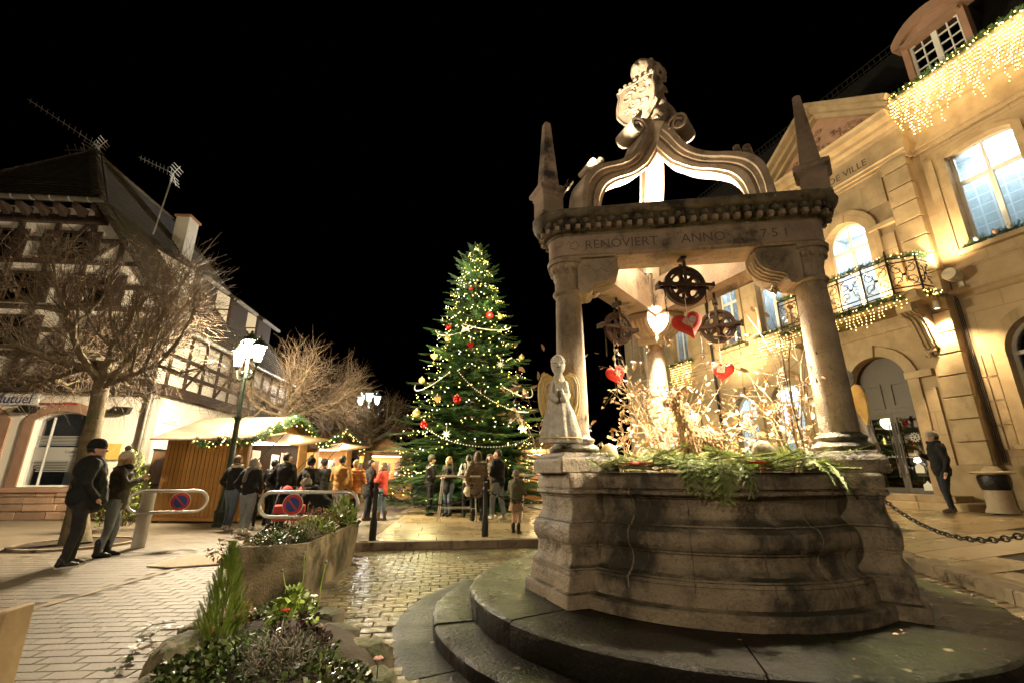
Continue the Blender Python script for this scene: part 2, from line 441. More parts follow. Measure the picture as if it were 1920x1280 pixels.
# ------------------------------------------------------------------ mesh helpers
class MB:
    def __init__(self):
        self.v, self.f = [], []

    def add(self, vs, fs):
        o = len(self.v)
        self.v += [tuple(p) for p in vs]
        self.f += [tuple(i + o for i in q) for q in fs]
        return self

    def box(self, c, s, rz=0.0, taper=1.0, M=None):
        x, y, z = s[0] / 2, s[1] / 2, s[2] / 2
        vs = [(-x, -y, -z), (x, -y, -z), (x, y, -z), (-x, y, -z), (-x * taper, -y * taper, z), (x * taper, -y * taper, z), (x * taper, y * taper, z), (-x * taper, y * taper, z)]
        if M is None:
            M = Matrix.Rotation(rz, 3, 'Z')
        vs = [M @ Vector(p) + Vector(c) for p in vs]
        return self.add(vs, [(0, 3, 2, 1), (4, 5, 6, 7), (0, 1, 5, 4), (1, 2, 6, 5), (2, 3, 7, 6), (3, 0, 4, 7)])

    def bar(self, a, b, w, t, up=(0, 0, 1)):
        a, b = Vector(a), Vector(b)
        d = b - a
        L = d.length
        if L < 1e-6:
            return self
        x = d / L
        u = Vector(up)
        y = u.cross(x)
        if y.length < 1e-4:
            y = Vector((1, 0, 0)).cross(x)
        y.normalize()
        z = x.cross(y)
        M = Matrix((x, y, z)).transposed()
        return self.box((a + b) / 2, (L, w, t), M=M)

    def tube(self, pts, rad, n=8, cap=True, closed=False):
        pts = [Vector(p) for p in pts]
        k = len(pts)
        if not hasattr(rad, '__len__'):
            rad = [rad] * k
        prev = None
        vs, fs = [], []
        for i, p in enumerate(pts):
            if closed:
                t = pts[(i + 1) % k] - pts[i - 1]
            else:
                t = pts[min(i + 1, k - 1)] - pts[max(i - 1, 0)]
            if t.length < 1e-9:
                t = Vector((0, 0, 1))
            t.normalize()
            if prev is None:
                a = Vector((0, 0, 1)) if abs(t.z) < 0.9 else Vector((1, 0, 0))
                u = t.cross(a).normalized()
            else:
                u = prev - t * prev.dot(t)
                u = u.normalized() if u.length > 1e-6 else t.orthogonal().normalized()
            prev = u
            w = t.cross(u)
            for j in range(n):
                an = 2 * PI * j / n
                vs.append(p + (u * math.cos(an) + w * math.sin(an)) * rad[i])
        m = k if closed else k - 1
        for i in range(m):
            for j in range(n):
                a = i * n + j
                b = i * n + (j + 1) % n
                c = ((i + 1) % k) * n + (j + 1) % n
                d = ((i + 1) % k) * n + j
                fs.append((a, b, c, d))
        if cap and not closed:
            fs.append(tuple(range(n - 1, -1, -1)))
            fs.append(tuple((k - 1) * n + j for j in range(n)))
        return self.add(vs, fs)

    def lathe(self, prof, n=32, c=(0, 0, 0), a0=0.0, a1=None, close=False):
        full = a1 is None
        if full:
            a1 = a0 + 2 * PI
        k = len(prof)
        m = n if full else n + 1
        vs, fs = [], []
        for i in range(m):
            a = a0 + (a1 - a0) * i / n
            ca, sa = math.cos(a), math.sin(a)
            for r, z in prof:
                vs.append((c[0] + r * ca, c[1] + r * sa, c[2] + z))
        for i in range(n):
            i2 = (i + 1) % m
            for j in range(k if close else k - 1):
                j2 = (j + 1) % k
                fs.append((i * k + j, i2 * k + j, i2 * k + j2, i * k + j2))
        if close and not full:
            fs.append(tuple(range(k - 1, -1, -1)))
            fs.append(tuple(n * k + j for j in range(k)))
        return self.add(vs, fs)

    def loft(self, loops, cap0=True, cap1=True, closed=False):
        n = len(loops[0])
        vs = [p for l in loops for p in l]
        fs = []
        m = len(loops)
        for i in range(m if closed else m - 1):
            for j in range(n):
                fs.append((i * n + j, i * n + (j + 1) % n, ((i + 1) % m) * n + (j + 1) % n, ((i + 1) % m) * n + j))
        if not closed:
            if cap0:
                fs.append(tuple(range(n - 1, -1, -1)))
            if cap1:
                fs.append(tuple((m - 1) * n + j for j in range(n)))
        return self.add(vs, fs)

    def sphere(self, c, r, nu=10, nv=7, s=(1, 1, 1), M=None):
        vs, fs = [], []
        for i in range(nv + 1):
            th = PI * i / nv
            for j in range(nu):
                ph = 2 * PI * j / nu
                p = Vector((r * s[0] * math.sin(th) * math.cos(ph), r * s[1] * math.sin(th) * math.sin(ph), r * s[2] * math.cos(th)))
                if M is not None:
                    p = M @ p
                vs.append(p + Vector(c))
        for i in range(nv):
            for j in range(nu):
                fs.append((i * nu + j, (i + 1) * nu + j, (i + 1) * nu + (j + 1) % nu, i * nu + (j + 1) % nu))
        return self.add(vs, fs)

    def prism(self, poly, a, b, f):
        """poly: list of 2d points; f(p, d) -> 3d; extruded from d=a to d=b."""
        n = len(poly)
        vs = [f(p, a) for p in poly] + [f(p, b) for p in poly]
        fs = [(j, (j + 1) % n, n + (j + 1) % n, n + j) for j in range(n)]
        tris = tessellate_polygon([[Vector((p[0], p[1], 0)) for p in poly]])
        fs += [tuple(t) for t in tris] + [tuple(n + i for i in reversed(t)) for t in tris]
        return self.add(vs, fs)

    def panel(self, outer, holes, y0, y1, edge=True):
        """wall in the x-z plane with openings; front at y0, reveals back to y1."""
        loops = [outer] + holes
        flat = [p for l in loops for p in l]
        tris = tessellate_polygon([[Vector((p[0], p[1], 0)) for p in l] for l in loops])
        self.add([(p[0], y0, p[1]) for p in flat], [tuple(t) for t in tris])
        for l in (loops if edge else holes):
            n = len(l)
            self.add([(p[0], y0, p[1]) for p in l] + [(p[0], y1, p[1]) for p in l], [(j, (j + 1) % n, n + (j + 1) % n, n + j) for j in range(n)])
        return self

    def mesh(self, name, smooth=False, fix=True):
        me = bpy.data.meshes.new(name)
        me.from_pydata(self.v, [], self.f)
        if fix:
            bm = bmesh.new()
            bm.from_mesh(me)
            bmesh.ops.recalc_face_normals(bm, faces=bm.faces)
            bm.to_mesh(me)
            bm.free()
        if smooth:
            me.shade_smooth()
            me.set_sharp_from_angle(angle=R(42 if smooth is True else smooth))
        return me

    def build(self, name, material, parent=None, smooth=False, loc=None, rot=None, bevel=0.0, fix=True):
        return link(name, self.mesh(name, smooth, fix), material, parent, loc, rot, bevel)


def link(name, me, material=None, parent=None, loc=None, rot=None, bevel=0.0, scale=None):
    o = bpy.data.objects.new(name, me)
    COL.objects.link(o)
    if material is not None and not len(me.materials):
        me.materials.append(MATS[material] if isinstance(material, str) else material)
    if parent is not None:
        o.parent = parent
    if loc is not None:
        o.location = loc
    if rot is not None:
        o.rotation_euler = rot if hasattr(rot, '__len__') else (0, 0, rot)
    if scale is not None:
        o.scale = scale if hasattr(scale, '__len__') else (scale,) * 3
    if bevel:
        b = o.modifiers.new('bevel', 'BEVEL')
        b.width = bevel
        b.segments = 2
        b.limit_method = 'ANGLE'
    return o


def tag(o, label, cat, group=None, kind=None):
    o['label'] = label
    o['category'] = cat
    if group:
        o['group'] = group
    if kind:
        o['kind'] = kind
    return o


def thing(name, label, cat, loc=(0, 0, 0), rz=0.0, group=None):
    o = bpy.data.objects.new(name, None)
    COL.objects.link(o)
    o.empty_display_size = 0.1
    o.location = loc
    o.rotation_euler = (0, 0, rz)
    return tag(o, label, cat, group)


def struct(o):
    o['kind'] = 'structure'
    return o


def npmesh(name, V, F):
    """fast triangle/quad mesh from arrays."""
    me = bpy.data.meshes.new(name)
    V = np.ascontiguousarray(V, dtype=np.float32)
    F = np.ascontiguousarray(F, dtype=np.int32)
    k = F.shape[1]
    me.vertices.add(len(V))
    me.vertices.foreach_set('co', V.ravel())
    me.loops.add(F.size)
    me.loops.foreach_set('vertex_index', F.ravel())
    me.polygons.add(len(F))
    me.polygons.foreach_set('loop_start', np.arange(0, F.size, k, dtype=np.int32))
    me.polygons.foreach_set('loop_total', np.full(len(F), k, dtype=np.int32))
    me.update(calc_edges=True)
    me.validate()
    me.shade_flat()
    return me


def unit(a):
    return a / np.maximum(np.linalg.norm(a, axis=-1, keepdims=True), 1e-9)


def frames(x, up):
    x = unit(x)
    y = np.cross(up, x)
    bad = np.linalg.norm(y, axis=-1) < 1e-4
    y[bad] = np.cross(np.array([1.0, 0.2, 0.1]), x[bad])
    y = unit(y)
    z = np.cross(x, y)
    return np.stack([x, y, z], axis=-1)


def scatter(TV, TF, P, RM, Sc):
    n, k = len(P), len(TV)
    Sc = np.asarray(Sc, dtype=float)
    if Sc.ndim == 1:
        Sc = Sc[:, None]
    V = np.einsum('nij,nkj->nki', RM, TV[None] * Sc[:, None, :]) + P[:, None]
    F = TF[None] + (np.arange(n) * k)[:, None, None]
    return V.reshape(-1, 3), F.reshape(-1, TF.shape[1])


def segs(p0, p1, r0, r1, n=5):
    p0, p1 = np.asarray(p0, float), np.asarray(p1, float)
    RM = frames(p1 - p0, np.broadcast_to(np.array([0.13, 0.07, 1.0]), p0.shape))
    a = 2 * PI * np.arange(n) / n
    ring = np.stack([np.zeros(n), np.cos(a), np.sin(a)], -1)
    w = np.einsum('nij,kj->nki', RM, ring)
    A = p0[:, None] + w * np.asarray(r0)[:, None, None]
    B = p1[:, None] + w * np.asarray(r1)[:, None, None]
    V = np.concatenate([A, B], 1)
    j = np.arange(n)
    q = np.stack([j, (j + 1) % n, n + (j + 1) % n, n + j], -1)
    F = q[None] + (np.arange(len(p0)) * 2 * n)[:, None, None]
    return V.reshape(-1, 3), F.reshape(-1, 4)


def join(*vf):
    V, F, o = [], [], 0
    for v, f in vf:
        V.append(v)
        F.append(f + o)
        o += len(v)
    return np.concatenate(V), np.concatenate(F)


WORK = bpy.data.scenes.new('work')               # scratch scene: modifiers are applied here, away from the big scene


def evaluated(o):
    WORK.collection.objects.link(o)
    vl = WORK.view_layers[0]
    vl.update()
    me = bpy.data.meshes.new_from_object(o.evaluated_get(vl.depsgraph))
    bpy.data.objects.remove(o)
    return me


def text(name, s, size, material, parent, loc, rot, extrude=0.004, align='LEFT', shear=0.0, bold=0.0):
    cu = bpy.data.curves.new(name, 'FONT')
    cu.body = s
    cu.size = size
    cu.extrude = extrude
    cu.align_x = align
    cu.shear = shear
    cu.offset = bold
    cu.resolution_u = 3
    me = evaluated(bpy.data.objects.new(name, cu))
    return link(name, me, material, parent, loc, rot)


def arch(xc, w, z0, zs, rise, n=14):
    """opening outline: foot, springing at zs, arc of given rise."""
    h = w / 2
    pts = [(xc - h, z0), (xc + h, z0)]
    if rise <= 0:
        return pts + [(xc + h, zs), (xc - h, zs)]
    rad = (h * h + rise * rise) / (2 * rise)
    cz = zs + rise - rad
    a0 = math.asin(min(1, h / rad))
    if rise > h:
        a0 = PI - a0
    for i in range(n + 1):
        a = a0 - 2 * a0 * i / n
        pts.append((xc + rad * math.sin(a), cz + rad * math.cos(a)))
    return pts


def arch_grow(xc, w, z0, zs, rise, g, n=14):
    rad_rise = rise + g if rise > 0 else 0
    return arch(xc, w + 2 * g, z0, zs + (0 if rise > 0 else g), rad_rise, n)


def lamp(name, kind, loc, power, col, size=0.1, target=None, spot=None, blend=0.5, parent=None):
    ld = bpy.data.lights.new(name, kind)
    ld.energy = power
    ld.color = col
    if kind in ('POINT', 'SPOT'):
        ld.shadow_soft_size = size
    if kind == 'SPOT':
        ld.spot_size = spot
        ld.spot_blend = blend
    o = bpy.data.objects.new(name, ld)
    COL.objects.link(o)
    if parent is not None:
        o.parent = parent
    o.location = loc
    if target is not None:
        d = Vector(target) - Vector(loc)
        o.rotation_euler = d.to_track_quat('-Z', 'Y').to_euler()
    return o


WARM = (1.0, 0.81, 0.54)
AMBER = (1.0, 0.72, 0.38)
# ================================================================== ground
WC = Vector((1.776, 4.755, 0))                      # centre of the well
FA = Vector((10.15, 12.43, 0))                      # axis of the town hall facade on the ground
FD = Vector((0.329, -0.944, 0)).normalized()        # along the facade (towards the camera)
FN = Vector((-0.944, -0.329, 0)).normalized()       # out of the facade
F_ROT = math.atan2(FD.y, FD.x)


def fdist(x, y):
    return (Vector((x, y, 0)) - FA).dot(FN)


def hz(x, y):
    """height of the paved square: level by the tree, rising to the town hall."""
    t = max(0.0, min(1.0, (6.2 - fdist(x, y)) / 5.2))
    return 0.16 + 0.41 * t


def inside(poly, x, y):
    c = False
    n = len(poly)
    for i in range(n):
        x1, y1 = poly[i]
        x2, y2 = poly[(i + 1) % n]
        if (y1 > y) != (y2 > y) and x < (x2 - x1) * (y - y1) / (y2 - y1) + x1:
            c = not c
    return c


def infront(x, y, z=0.0):
    zz = z - CAM_H
    dep = y * _C + zz * _S
    if dep < 0.2:
        return None
    u = 960 + FPX * x / dep
    v = 640 - FPX * (-y * _S + zz * _C) / dep
    return (u, v, dep) if -40 < u < 1960 and v < 1340 else None


gv, gf = [], []
xs = np.concatenate([[-400, -120, -60], np.linspace(-30, 30, 41), [60, 120, 400]])
ys = np.concatenate([[-60, -20], np.linspace(-8, 40, 33), [80, 200, 900]])
for y in ys:
    for x in xs:
        gv.append((x, y, 0.0))
nx = len(xs)
for j in range(len(ys) - 1):
    for i in range(nx - 1):
        a = j * nx + i
        gf.append((a, a + 1, a + nx + 1, a + nx))
ground = MB().add(gv, gf).build('ground', 'street')
struct(ground)

# ---- paving setts
TV_P = np.array([(-.5, -.5, 0), (.5, -.5, 0), (.5, .5, 0), (-.5, .5, 0), (-.485, -.475, 1), (.485, -.475, 1), (.485, .475, 1), (-.485, .475, 1)], float)
TF_P = np.array([(4, 5, 6, 7), (0, 1, 5, 4), (1, 2, 6, 5), (2, 3, 7, 6), (3, 0, 4, 7)])


def pave(name, poly, excl, ang, w, d, h, material, n_ind, piece, bed, z0=0.0, gap=0.010, center=(0, 0)):
    ca, sa = math.cos(ang), math.sin(ang)
    bedmb = MB().add([(x, y, z0 + 0.004) for x, y in poly], [tuple(range(len(poly)))])
    root = struct(bedmb.build(name, bed))
    lim = [math.hypot(p[0] - center[0], p[1] - center[1]) for p in poly]
    n = int(max(lim) / min(w, d)) + 2
    spots = []
    for j in range(-n, n):
        off = (j % 2) * 0.5 + rng.uniform(-0.06, 0.06)
        for i in range(-n, n):
            lx, ly = (i + off) * w, j * d
            x, y = center[0] + lx * ca - ly * sa, center[1] + lx * sa + ly * ca
            if inside(poly, x, y) and not excl(x, y):
                s = infront(x, y)
                if s is None:
                    continue
                spots.append((s[2], x, y))
    spots.sort()
    me = npmesh(piece, TV_P * np.array([w - gap, d - gap, h]), TF_P)
    rest = []
    for k, (_, x, y) in enumerate(spots):
        rz = ang + rng.uniform(-.012, .012)
        jt = 3.5 if material == 'paver_brick' else 1.0
        zz = z0 + 0.004 + rng.uniform(-.0008, .0008) * jt
        if k < n_ind:
            link(piece, me, material, root, (x, y, zz), (rng.uniform(-.003, .003) * jt, rng.uniform(-.003, .003) * jt, rz))
        else:
            rest.append((x, y, zz, rz))
    if rest:
        P = np.array([r[:3] for r in rest])
        a = np.array([r[3] for r in rest])
        RM = np.zeros((len(rest), 3, 3))
        RM[:, 0, 0] = np.cos(a); RM[:, 0, 1] = -np.sin(a); RM[:, 1, 0] = np.sin(a); RM[:, 1, 1] = np.cos(a); RM[:, 2, 2] = 1
        V, F = scatter(TV_P * np.array([w - gap, d - gap, h]), TF_P, P, RM, np.ones(len(rest)))
        o = link(piece + 's_beyond', npmesh('setts', V, F), material, root)
        o['kind'] = 'stuff'
    return root


KA, KB, KC_, KD, KE = (-2.7, 8.62), (0.54, 9.12), (6.42, 10.0), (5.68, 7.2), (4.35, 2.2)
brick_poly = [KA, KB, KC_, KD, (5.14, 5.14), KE, (4.0, 0.8), (-0.4, 0.8), (-1.9, 3.4), (-2.0, 5.0), (-2.3, 7.3)]
pave('brick_paving', brick_poly, lambda x, y: math.hypot(x - WC.x, y - WC.y) < 2.75, R(8.5), 0.225, 0.15, 0.028, 'paver_brick', 300, 'paving_brick', 'joint', 0.0, 0.012, (1, 5))
street_poly = [(-4.72, 2.2), (-2.2, 2.2), (-1.92, 3.4), (-2.3, 4.4), (-2.75, 4.9), (-2.95, 7.4), (-2.72, 8.55), (-3.2, 11.2), (-4.72, 11.2)]
pave('street_paving', street_poly, lambda x, y: False, R(4), 0.27, 0.14, 0.005, 'paver_street', 300, 'paving_sett', 'street_joint', 0.0, 0.009, (-4, 5))
street2_poly = [(-8.2, 2.2), (-4.84, 2.2), (-4.84, 11.6), (-8.0, 11.6)]
pave('side_paving', street2_poly, lambda x, y: False, R(4), 0.34, 0.17, 0.005, 'paver_street', 120, 'paving_sett', 'street_joint', 0.0, 0.006, (-6, 5))
struct(MB().box((-4.78, 6.9, 0.008), (0.11, 9.4, 0.012)).build('drain_channel', 'kerb'))

# ---- raised square: bed, kerbs, slabs
sq_poly = [KA, KB, KC_, KD, (5.14, 5.14), KE, (3.6, 0.4), (14, -3.5), (FA.x + 4 * FD.x, FA.y + 4 * FD.y), (FA.x - 14 * FD.x, FA.y - 14 * FD.y), (-1.0, 30), (-5.2, 30)]


def grid_sheet(poly, z_off, step=0.7):
    mb = MB()
    x0, x1 = min(p[0] for p in poly), max(p[0] for p in poly)
    y0, y1 = min(p[1] for p in poly), max(p[1] for p in poly)
    bm = bmesh.new()
    vs = [bm.verts.new((p[0], p[1], 0)) for p in poly]
    fc = bm.faces.new(vs)
    for ax, lo, hi in ((0, x0, x1), (1, y0, y1)):
        t = lo + step
        while t < hi:
            co = (t, 0, 0) if ax == 0 else (0, t, 0)
            no = (1, 0, 0) if ax == 0 else (0, 1, 0)
            bmesh.ops.bisect_plane(bm, geom=bm.verts[:] + bm.edges[:] + bm.faces[:], plane_co=co, plane_no=no)
            t += step
    for v in bm.verts:
        v.co.z = hz(v.co.x, v.co.y) + z_off
    bmesh.ops.recalc_face_normals(bm, faces=bm.faces)
    me = bpy.data.meshes.new('sheet')
    bm.to_mesh(me)
    bm.free()
    return me


square = struct(link('paved_square', grid_sheet(sq_poly, -0.02, 1.4), 'joint'))


EDGES = [(KA, KB), (KB, KC_), (KC_, KD), (KD, (5.14, 5.14)), ((5.14, 5.14), KE), ((-5.2, 30), KA)]


def slabs():
    ang = R(8.7)
    ca, sa = math.cos(ang), math.sin(ang)
    w, d = 1.05, 0.62
    ins = []
    cx, cy = 2.0, 12.0
    for j in range(-26, 34):
        off = (j % 2) * 0.5 + rng.uniform(-.12, .12)
        for i in range(-12, 14):
            lx, ly = (i + off) * w, j * d
            x, y = cx + lx * ca - ly * sa, cy + lx * sa + ly * ca
            if not (inside(sq_poly, x, y) or any(inside(sq_poly, x + u, y + v) for u in (-.4, .4) for v in (-.3, .3))) or fdist(x, y) < 0.9:
                continue
            q = infront(x, y, 0.2)
            if q is None:
                continue
            corners = []
            for (a, b) in ((-.5, -.5), (.5, -.5), (.5, .5), (-.5, .5)):
                px_, py_ = lx + a * (w - .014), ly + b * (d - .014)
                corners.append((cx + px_ * ca - py_ * sa, cy + px_ * sa + py_ * ca))
            for (ea, eb) in EDGES:                     # cut along the kerbs
                ex, ey = eb[0] - ea[0], eb[1] - ea[1]
                el_ = math.hypot(ex, ey)
                t_ = ((x - ea[0]) * ex + (y - ea[1]) * ey) / el_
                if -.8 < t_ < el_ + .8 and abs((y - ea[1]) * ex - (x - ea[0]) * ey) / el_ < 1.1:
                    sd = lambda p: ((p[1] - ea[1]) * ex - (p[0] - ea[0]) * ey) / el_ - .17
                    new = []
                    for i_, p in enumerate(corners):
                        p2 = corners[(i_ + 1) % len(corners)]
                        s1, s2 = sd(p), sd(p2)
                        if s1 >= 0:
                            new.append(p)
                        if (s1 >= 0) != (s2 >= 0):
                            u = s1 / (s1 - s2)
                            new.append((p[0] + (p2[0] - p[0]) * u, p[1] + (p2[1] - p[1]) * u))
                    corners = new
                    if len(corners) < 3:
                        break
            if len(corners) < 3:
                continue
            ins.append((q[2], corners))
    ins.sort(key=lambda s: s[0])
    rest = MB()
    for k, (_, cs) in enumerate(ins):
        dz = rng.uniform(-.0025, .0025)
        top = [(X, Y, hz(X, Y) + dz) for X, Y in cs]
        bot = [(X, Y, z - .04) for X, Y, z in top]
        m_ = len(top)
        fs = [tuple(range(m_))] + [(i_, m_ + i_, m_ + (i_ + 1) % m_, (i_ + 1) % m_) for i_ in range(m_)]
        if k < 290:
            MB().add(top + bot, fs).build('paving_slab', 'slab', square)
        else:
            rest.add(top + bot, fs)
    o = rest.build('paving_slabs_beyond', 'slab', square)
    o['kind'] = 'stuff'


slabs()


def kerb(p, q, zt0, zt1, n):
    p, q = Vector((*p, 0)), Vector((*q, 0))
    d = (q - p)
    L = d.length
    d.normalize()
    nrm = Vector((-d.y, d.x, 0))
    for i in range(n):
        a = p + d * (L * i / n + .006)
        b = p + d * (L * (i + 1) / n - .006)
        za, zb = zt0 + (zt1 - zt0) * i / n + .003, zt0 + (zt1 - zt0) * (i + 1) / n + .003
        j = rng.uniform(-.006, .006)
        vs = []
        for c, z in ((a, za), (b, zb)):
            f0 = c - nrm * (0.06 + j)
            f1 = c + nrm * 0.16
            vs += [(f0.x, f0.y, -.05), (f0.x + nrm.x * .006, f0.y + nrm.y * .006, z - .014), (f0.x + nrm.x * .02, f0.y + nrm.y * .02, z), (f1.x, f1.y, z), (f1.x, f1.y, -.05)]
        MB().add(vs, [(0, 5, 6, 1), (1, 6, 7, 2), (2, 7, 8, 3), (3, 8, 9, 4), (4, 3, 2, 1, 0), (5, 6, 7, 8, 9)]).build('kerb_stone', 'kerb', square)


kerb(KA, KB, .16, .16, 4)
kerb(KB, KC_, .16, hz(*KC_), 6)
kerb((KC_[0], KC_[1]), KD, hz(*KC_), hz(*KD), 3)
kerb(KD, (5.14, 5.14), hz(*KD), hz(5.14, 5.14), 2)
kerb((5.14, 5.14), KE, hz(5.14, 5.14), hz(*KE), 3)
kerb((-5.2, 30), KA, .16, .16, 16)

# pale utility cover in the street and low kerb of the tree pit
c = atz(378, 1052)
cov = MB().prism([(-.50, -.5), (-.1, -.62), (.5, -.4), (.58, .35), (.12, .66), (-.45, .4)], 0, .012, lambda p, z: (p[0], p[1], z)).build('utility_cover', 'mortar_light', None, loc=(c.x, c.y, .022), rot=.1)
tag(cov, 'pale flat cover plate set in the street paving', 'cover plate')
TREE1 = atz(144, 1021)
pit = MB()
pit.lathe([(.86, 0), (.86, .05), (.97, .05), (.97, 0)], 28)
pit = struct(pit.build('tree_pit_kerb', 'kerb', None, loc=(TREE1.x, TREE1.y, 0)))
MB().lathe([(0, .03), (.86, .03)], 24).build('tree_pit_soil', 'soil', pit)
# ================================================================== the well
well = thing('stone_well', 'old round stone well with three columns, curved crown and circular steps', 'well', WC)
A_L, A_R, A_B = R(201.9), R(-38.15), R(81.85)
ANG = (A_R, A_B, A_L)
RC = 1.302


def pol(r, a, z=0.0):
    return Vector((r * math.cos(a), r * math.sin(a), z))


# ---- steps of wedge slabs
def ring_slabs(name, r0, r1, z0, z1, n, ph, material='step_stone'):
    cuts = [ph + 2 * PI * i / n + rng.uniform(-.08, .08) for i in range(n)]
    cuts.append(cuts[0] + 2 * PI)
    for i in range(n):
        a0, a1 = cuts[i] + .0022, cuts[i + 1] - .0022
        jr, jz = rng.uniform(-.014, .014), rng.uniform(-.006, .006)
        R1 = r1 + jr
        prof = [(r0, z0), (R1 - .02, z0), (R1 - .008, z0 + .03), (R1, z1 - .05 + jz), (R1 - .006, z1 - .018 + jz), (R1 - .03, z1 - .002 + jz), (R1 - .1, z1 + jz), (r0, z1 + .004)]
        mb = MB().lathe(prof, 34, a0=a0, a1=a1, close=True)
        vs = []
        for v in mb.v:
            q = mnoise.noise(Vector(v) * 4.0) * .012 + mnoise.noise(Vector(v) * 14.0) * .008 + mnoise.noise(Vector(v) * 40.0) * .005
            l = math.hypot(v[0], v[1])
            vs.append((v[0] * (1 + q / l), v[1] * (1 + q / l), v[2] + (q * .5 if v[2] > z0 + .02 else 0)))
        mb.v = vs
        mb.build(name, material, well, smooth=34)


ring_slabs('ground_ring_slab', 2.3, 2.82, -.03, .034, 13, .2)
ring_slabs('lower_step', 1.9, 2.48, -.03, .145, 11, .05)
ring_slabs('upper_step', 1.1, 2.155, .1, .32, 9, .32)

# ---- basin
BPROF = [(1.18, 1.302), (1.275, 1.302), (1.29, 1.288), (1.30, 1.27), (1.30, 1.185), (1.284, 1.182), (1.284, 1.172), (1.316, 1.168), (1.319, 1.145), (1.312, 1.138), (1.272, 1.134), (1.272, 1.118), (1.25, 1.114), (1.237, 1.07),
         (1.234, 1.02), (1.247, .975), (1.278, .94), (1.29, .932), (1.29, .922), (1.335, .915), (1.362, .885), (1.37, .845), (1.364, .80), (1.342, .765), (1.325, .755), (1.325, .744), (1.31, .74), (1.305, .69), (1.312, .65),
         (1.335, .612), (1.372, .592), (1.372, .58), (1.398, .578), (1.402, .555), (1.396, .548), (1.41, .50), (1.415, .43), (1.49, .42), (1.50, .405), (1.50, .325)]


def dense(prof, k=3):
    out = []
    for (r0, z0), (r1, z1) in zip(prof[:-1], prof[1:]):
        m_ = max(1, min(k * 2, int(math.hypot(r1 - r0, z1 - z0) / .012)))
        out += [(r0 + (r1 - r0) * i / m_, z0 + (z1 - z0) * i / m_) for i in range(m_)]
    return out + [prof[-1]]


def chip(v):
    v = Vector(v)
    c = mnoise.noise(v * 9.0)
    return mnoise.noise(v * 2.6) * .005 + mnoise.noise(v * 24.0) * .005 + mnoise.noise(v * 60.0) * .003 - max(0, c - .34) * .045


mb = MB().lathe(dense(BPROF), 220)
vs = []
for v in mb.v:
    q = chip(v)
    l = math.hypot(v[0], v[1])
    vs.append((v[0] * (1 + q / l), v[1] * (1 + q / l), v[2] + q * .4))
mb.v = vs
mb.build('basin', 'well_stone', well, smooth=32)
MB().lathe([(0, 1.275), (1.22, 1.268)], 48).build('planting_soil', 'soil', well)
rim = MB().lathe([(1.20, 1.304), (1.305, 1.304), (1.305, 1.310), (1.20, 1.310)], 64, a0=A_L + R(17), a1=A_R + 2 * PI - R(17), close=True)
rim.build('rim_sheet', 'zinc', well)

# mortar joints and a crack running down the basin
for an, wob, m_, rr in ((R(-131), .007, 'mortar_joint', .0075), (R(-73), .009, 'mortar_joint', .006), (R(-126), .05, 'engraving', .004), (R(-100), .02, 'engraving', .0025), (R(-112), .004, 'engraving', .003), (R(-91), .004, 'engraving', .003), (R(-60), .005, 'engraving', .003)):
    pts = []
    for k, (r, z) in enumerate(BPROF[4:36]):
        a = an + wob * mnoise.noise(Vector((an * 7, z * 6, 0))) + wob * .4 * mnoise.noise(Vector((an * 3, z * 25, 4)))
        if m_ == 'engraving' and wob > .04 and not (.6 < z < 1.12):
            continue
        if an == R(-100) and z > .5:
            continue
        pts.append(pol(r + (-.001 if m_ == 'mortar_joint' else .0015), a, z))
    if len(pts) > 1:
        MB().tube([p + Vector((mnoise.noise(p * 40) * .003, 0, 0)) for p in pts], [rr * (.75 + .6 * mnoise.noise(p * 18)) for p in pts], 5).build('mortar_joint' if m_ == 'mortar_joint' else 'crack', m_, well)

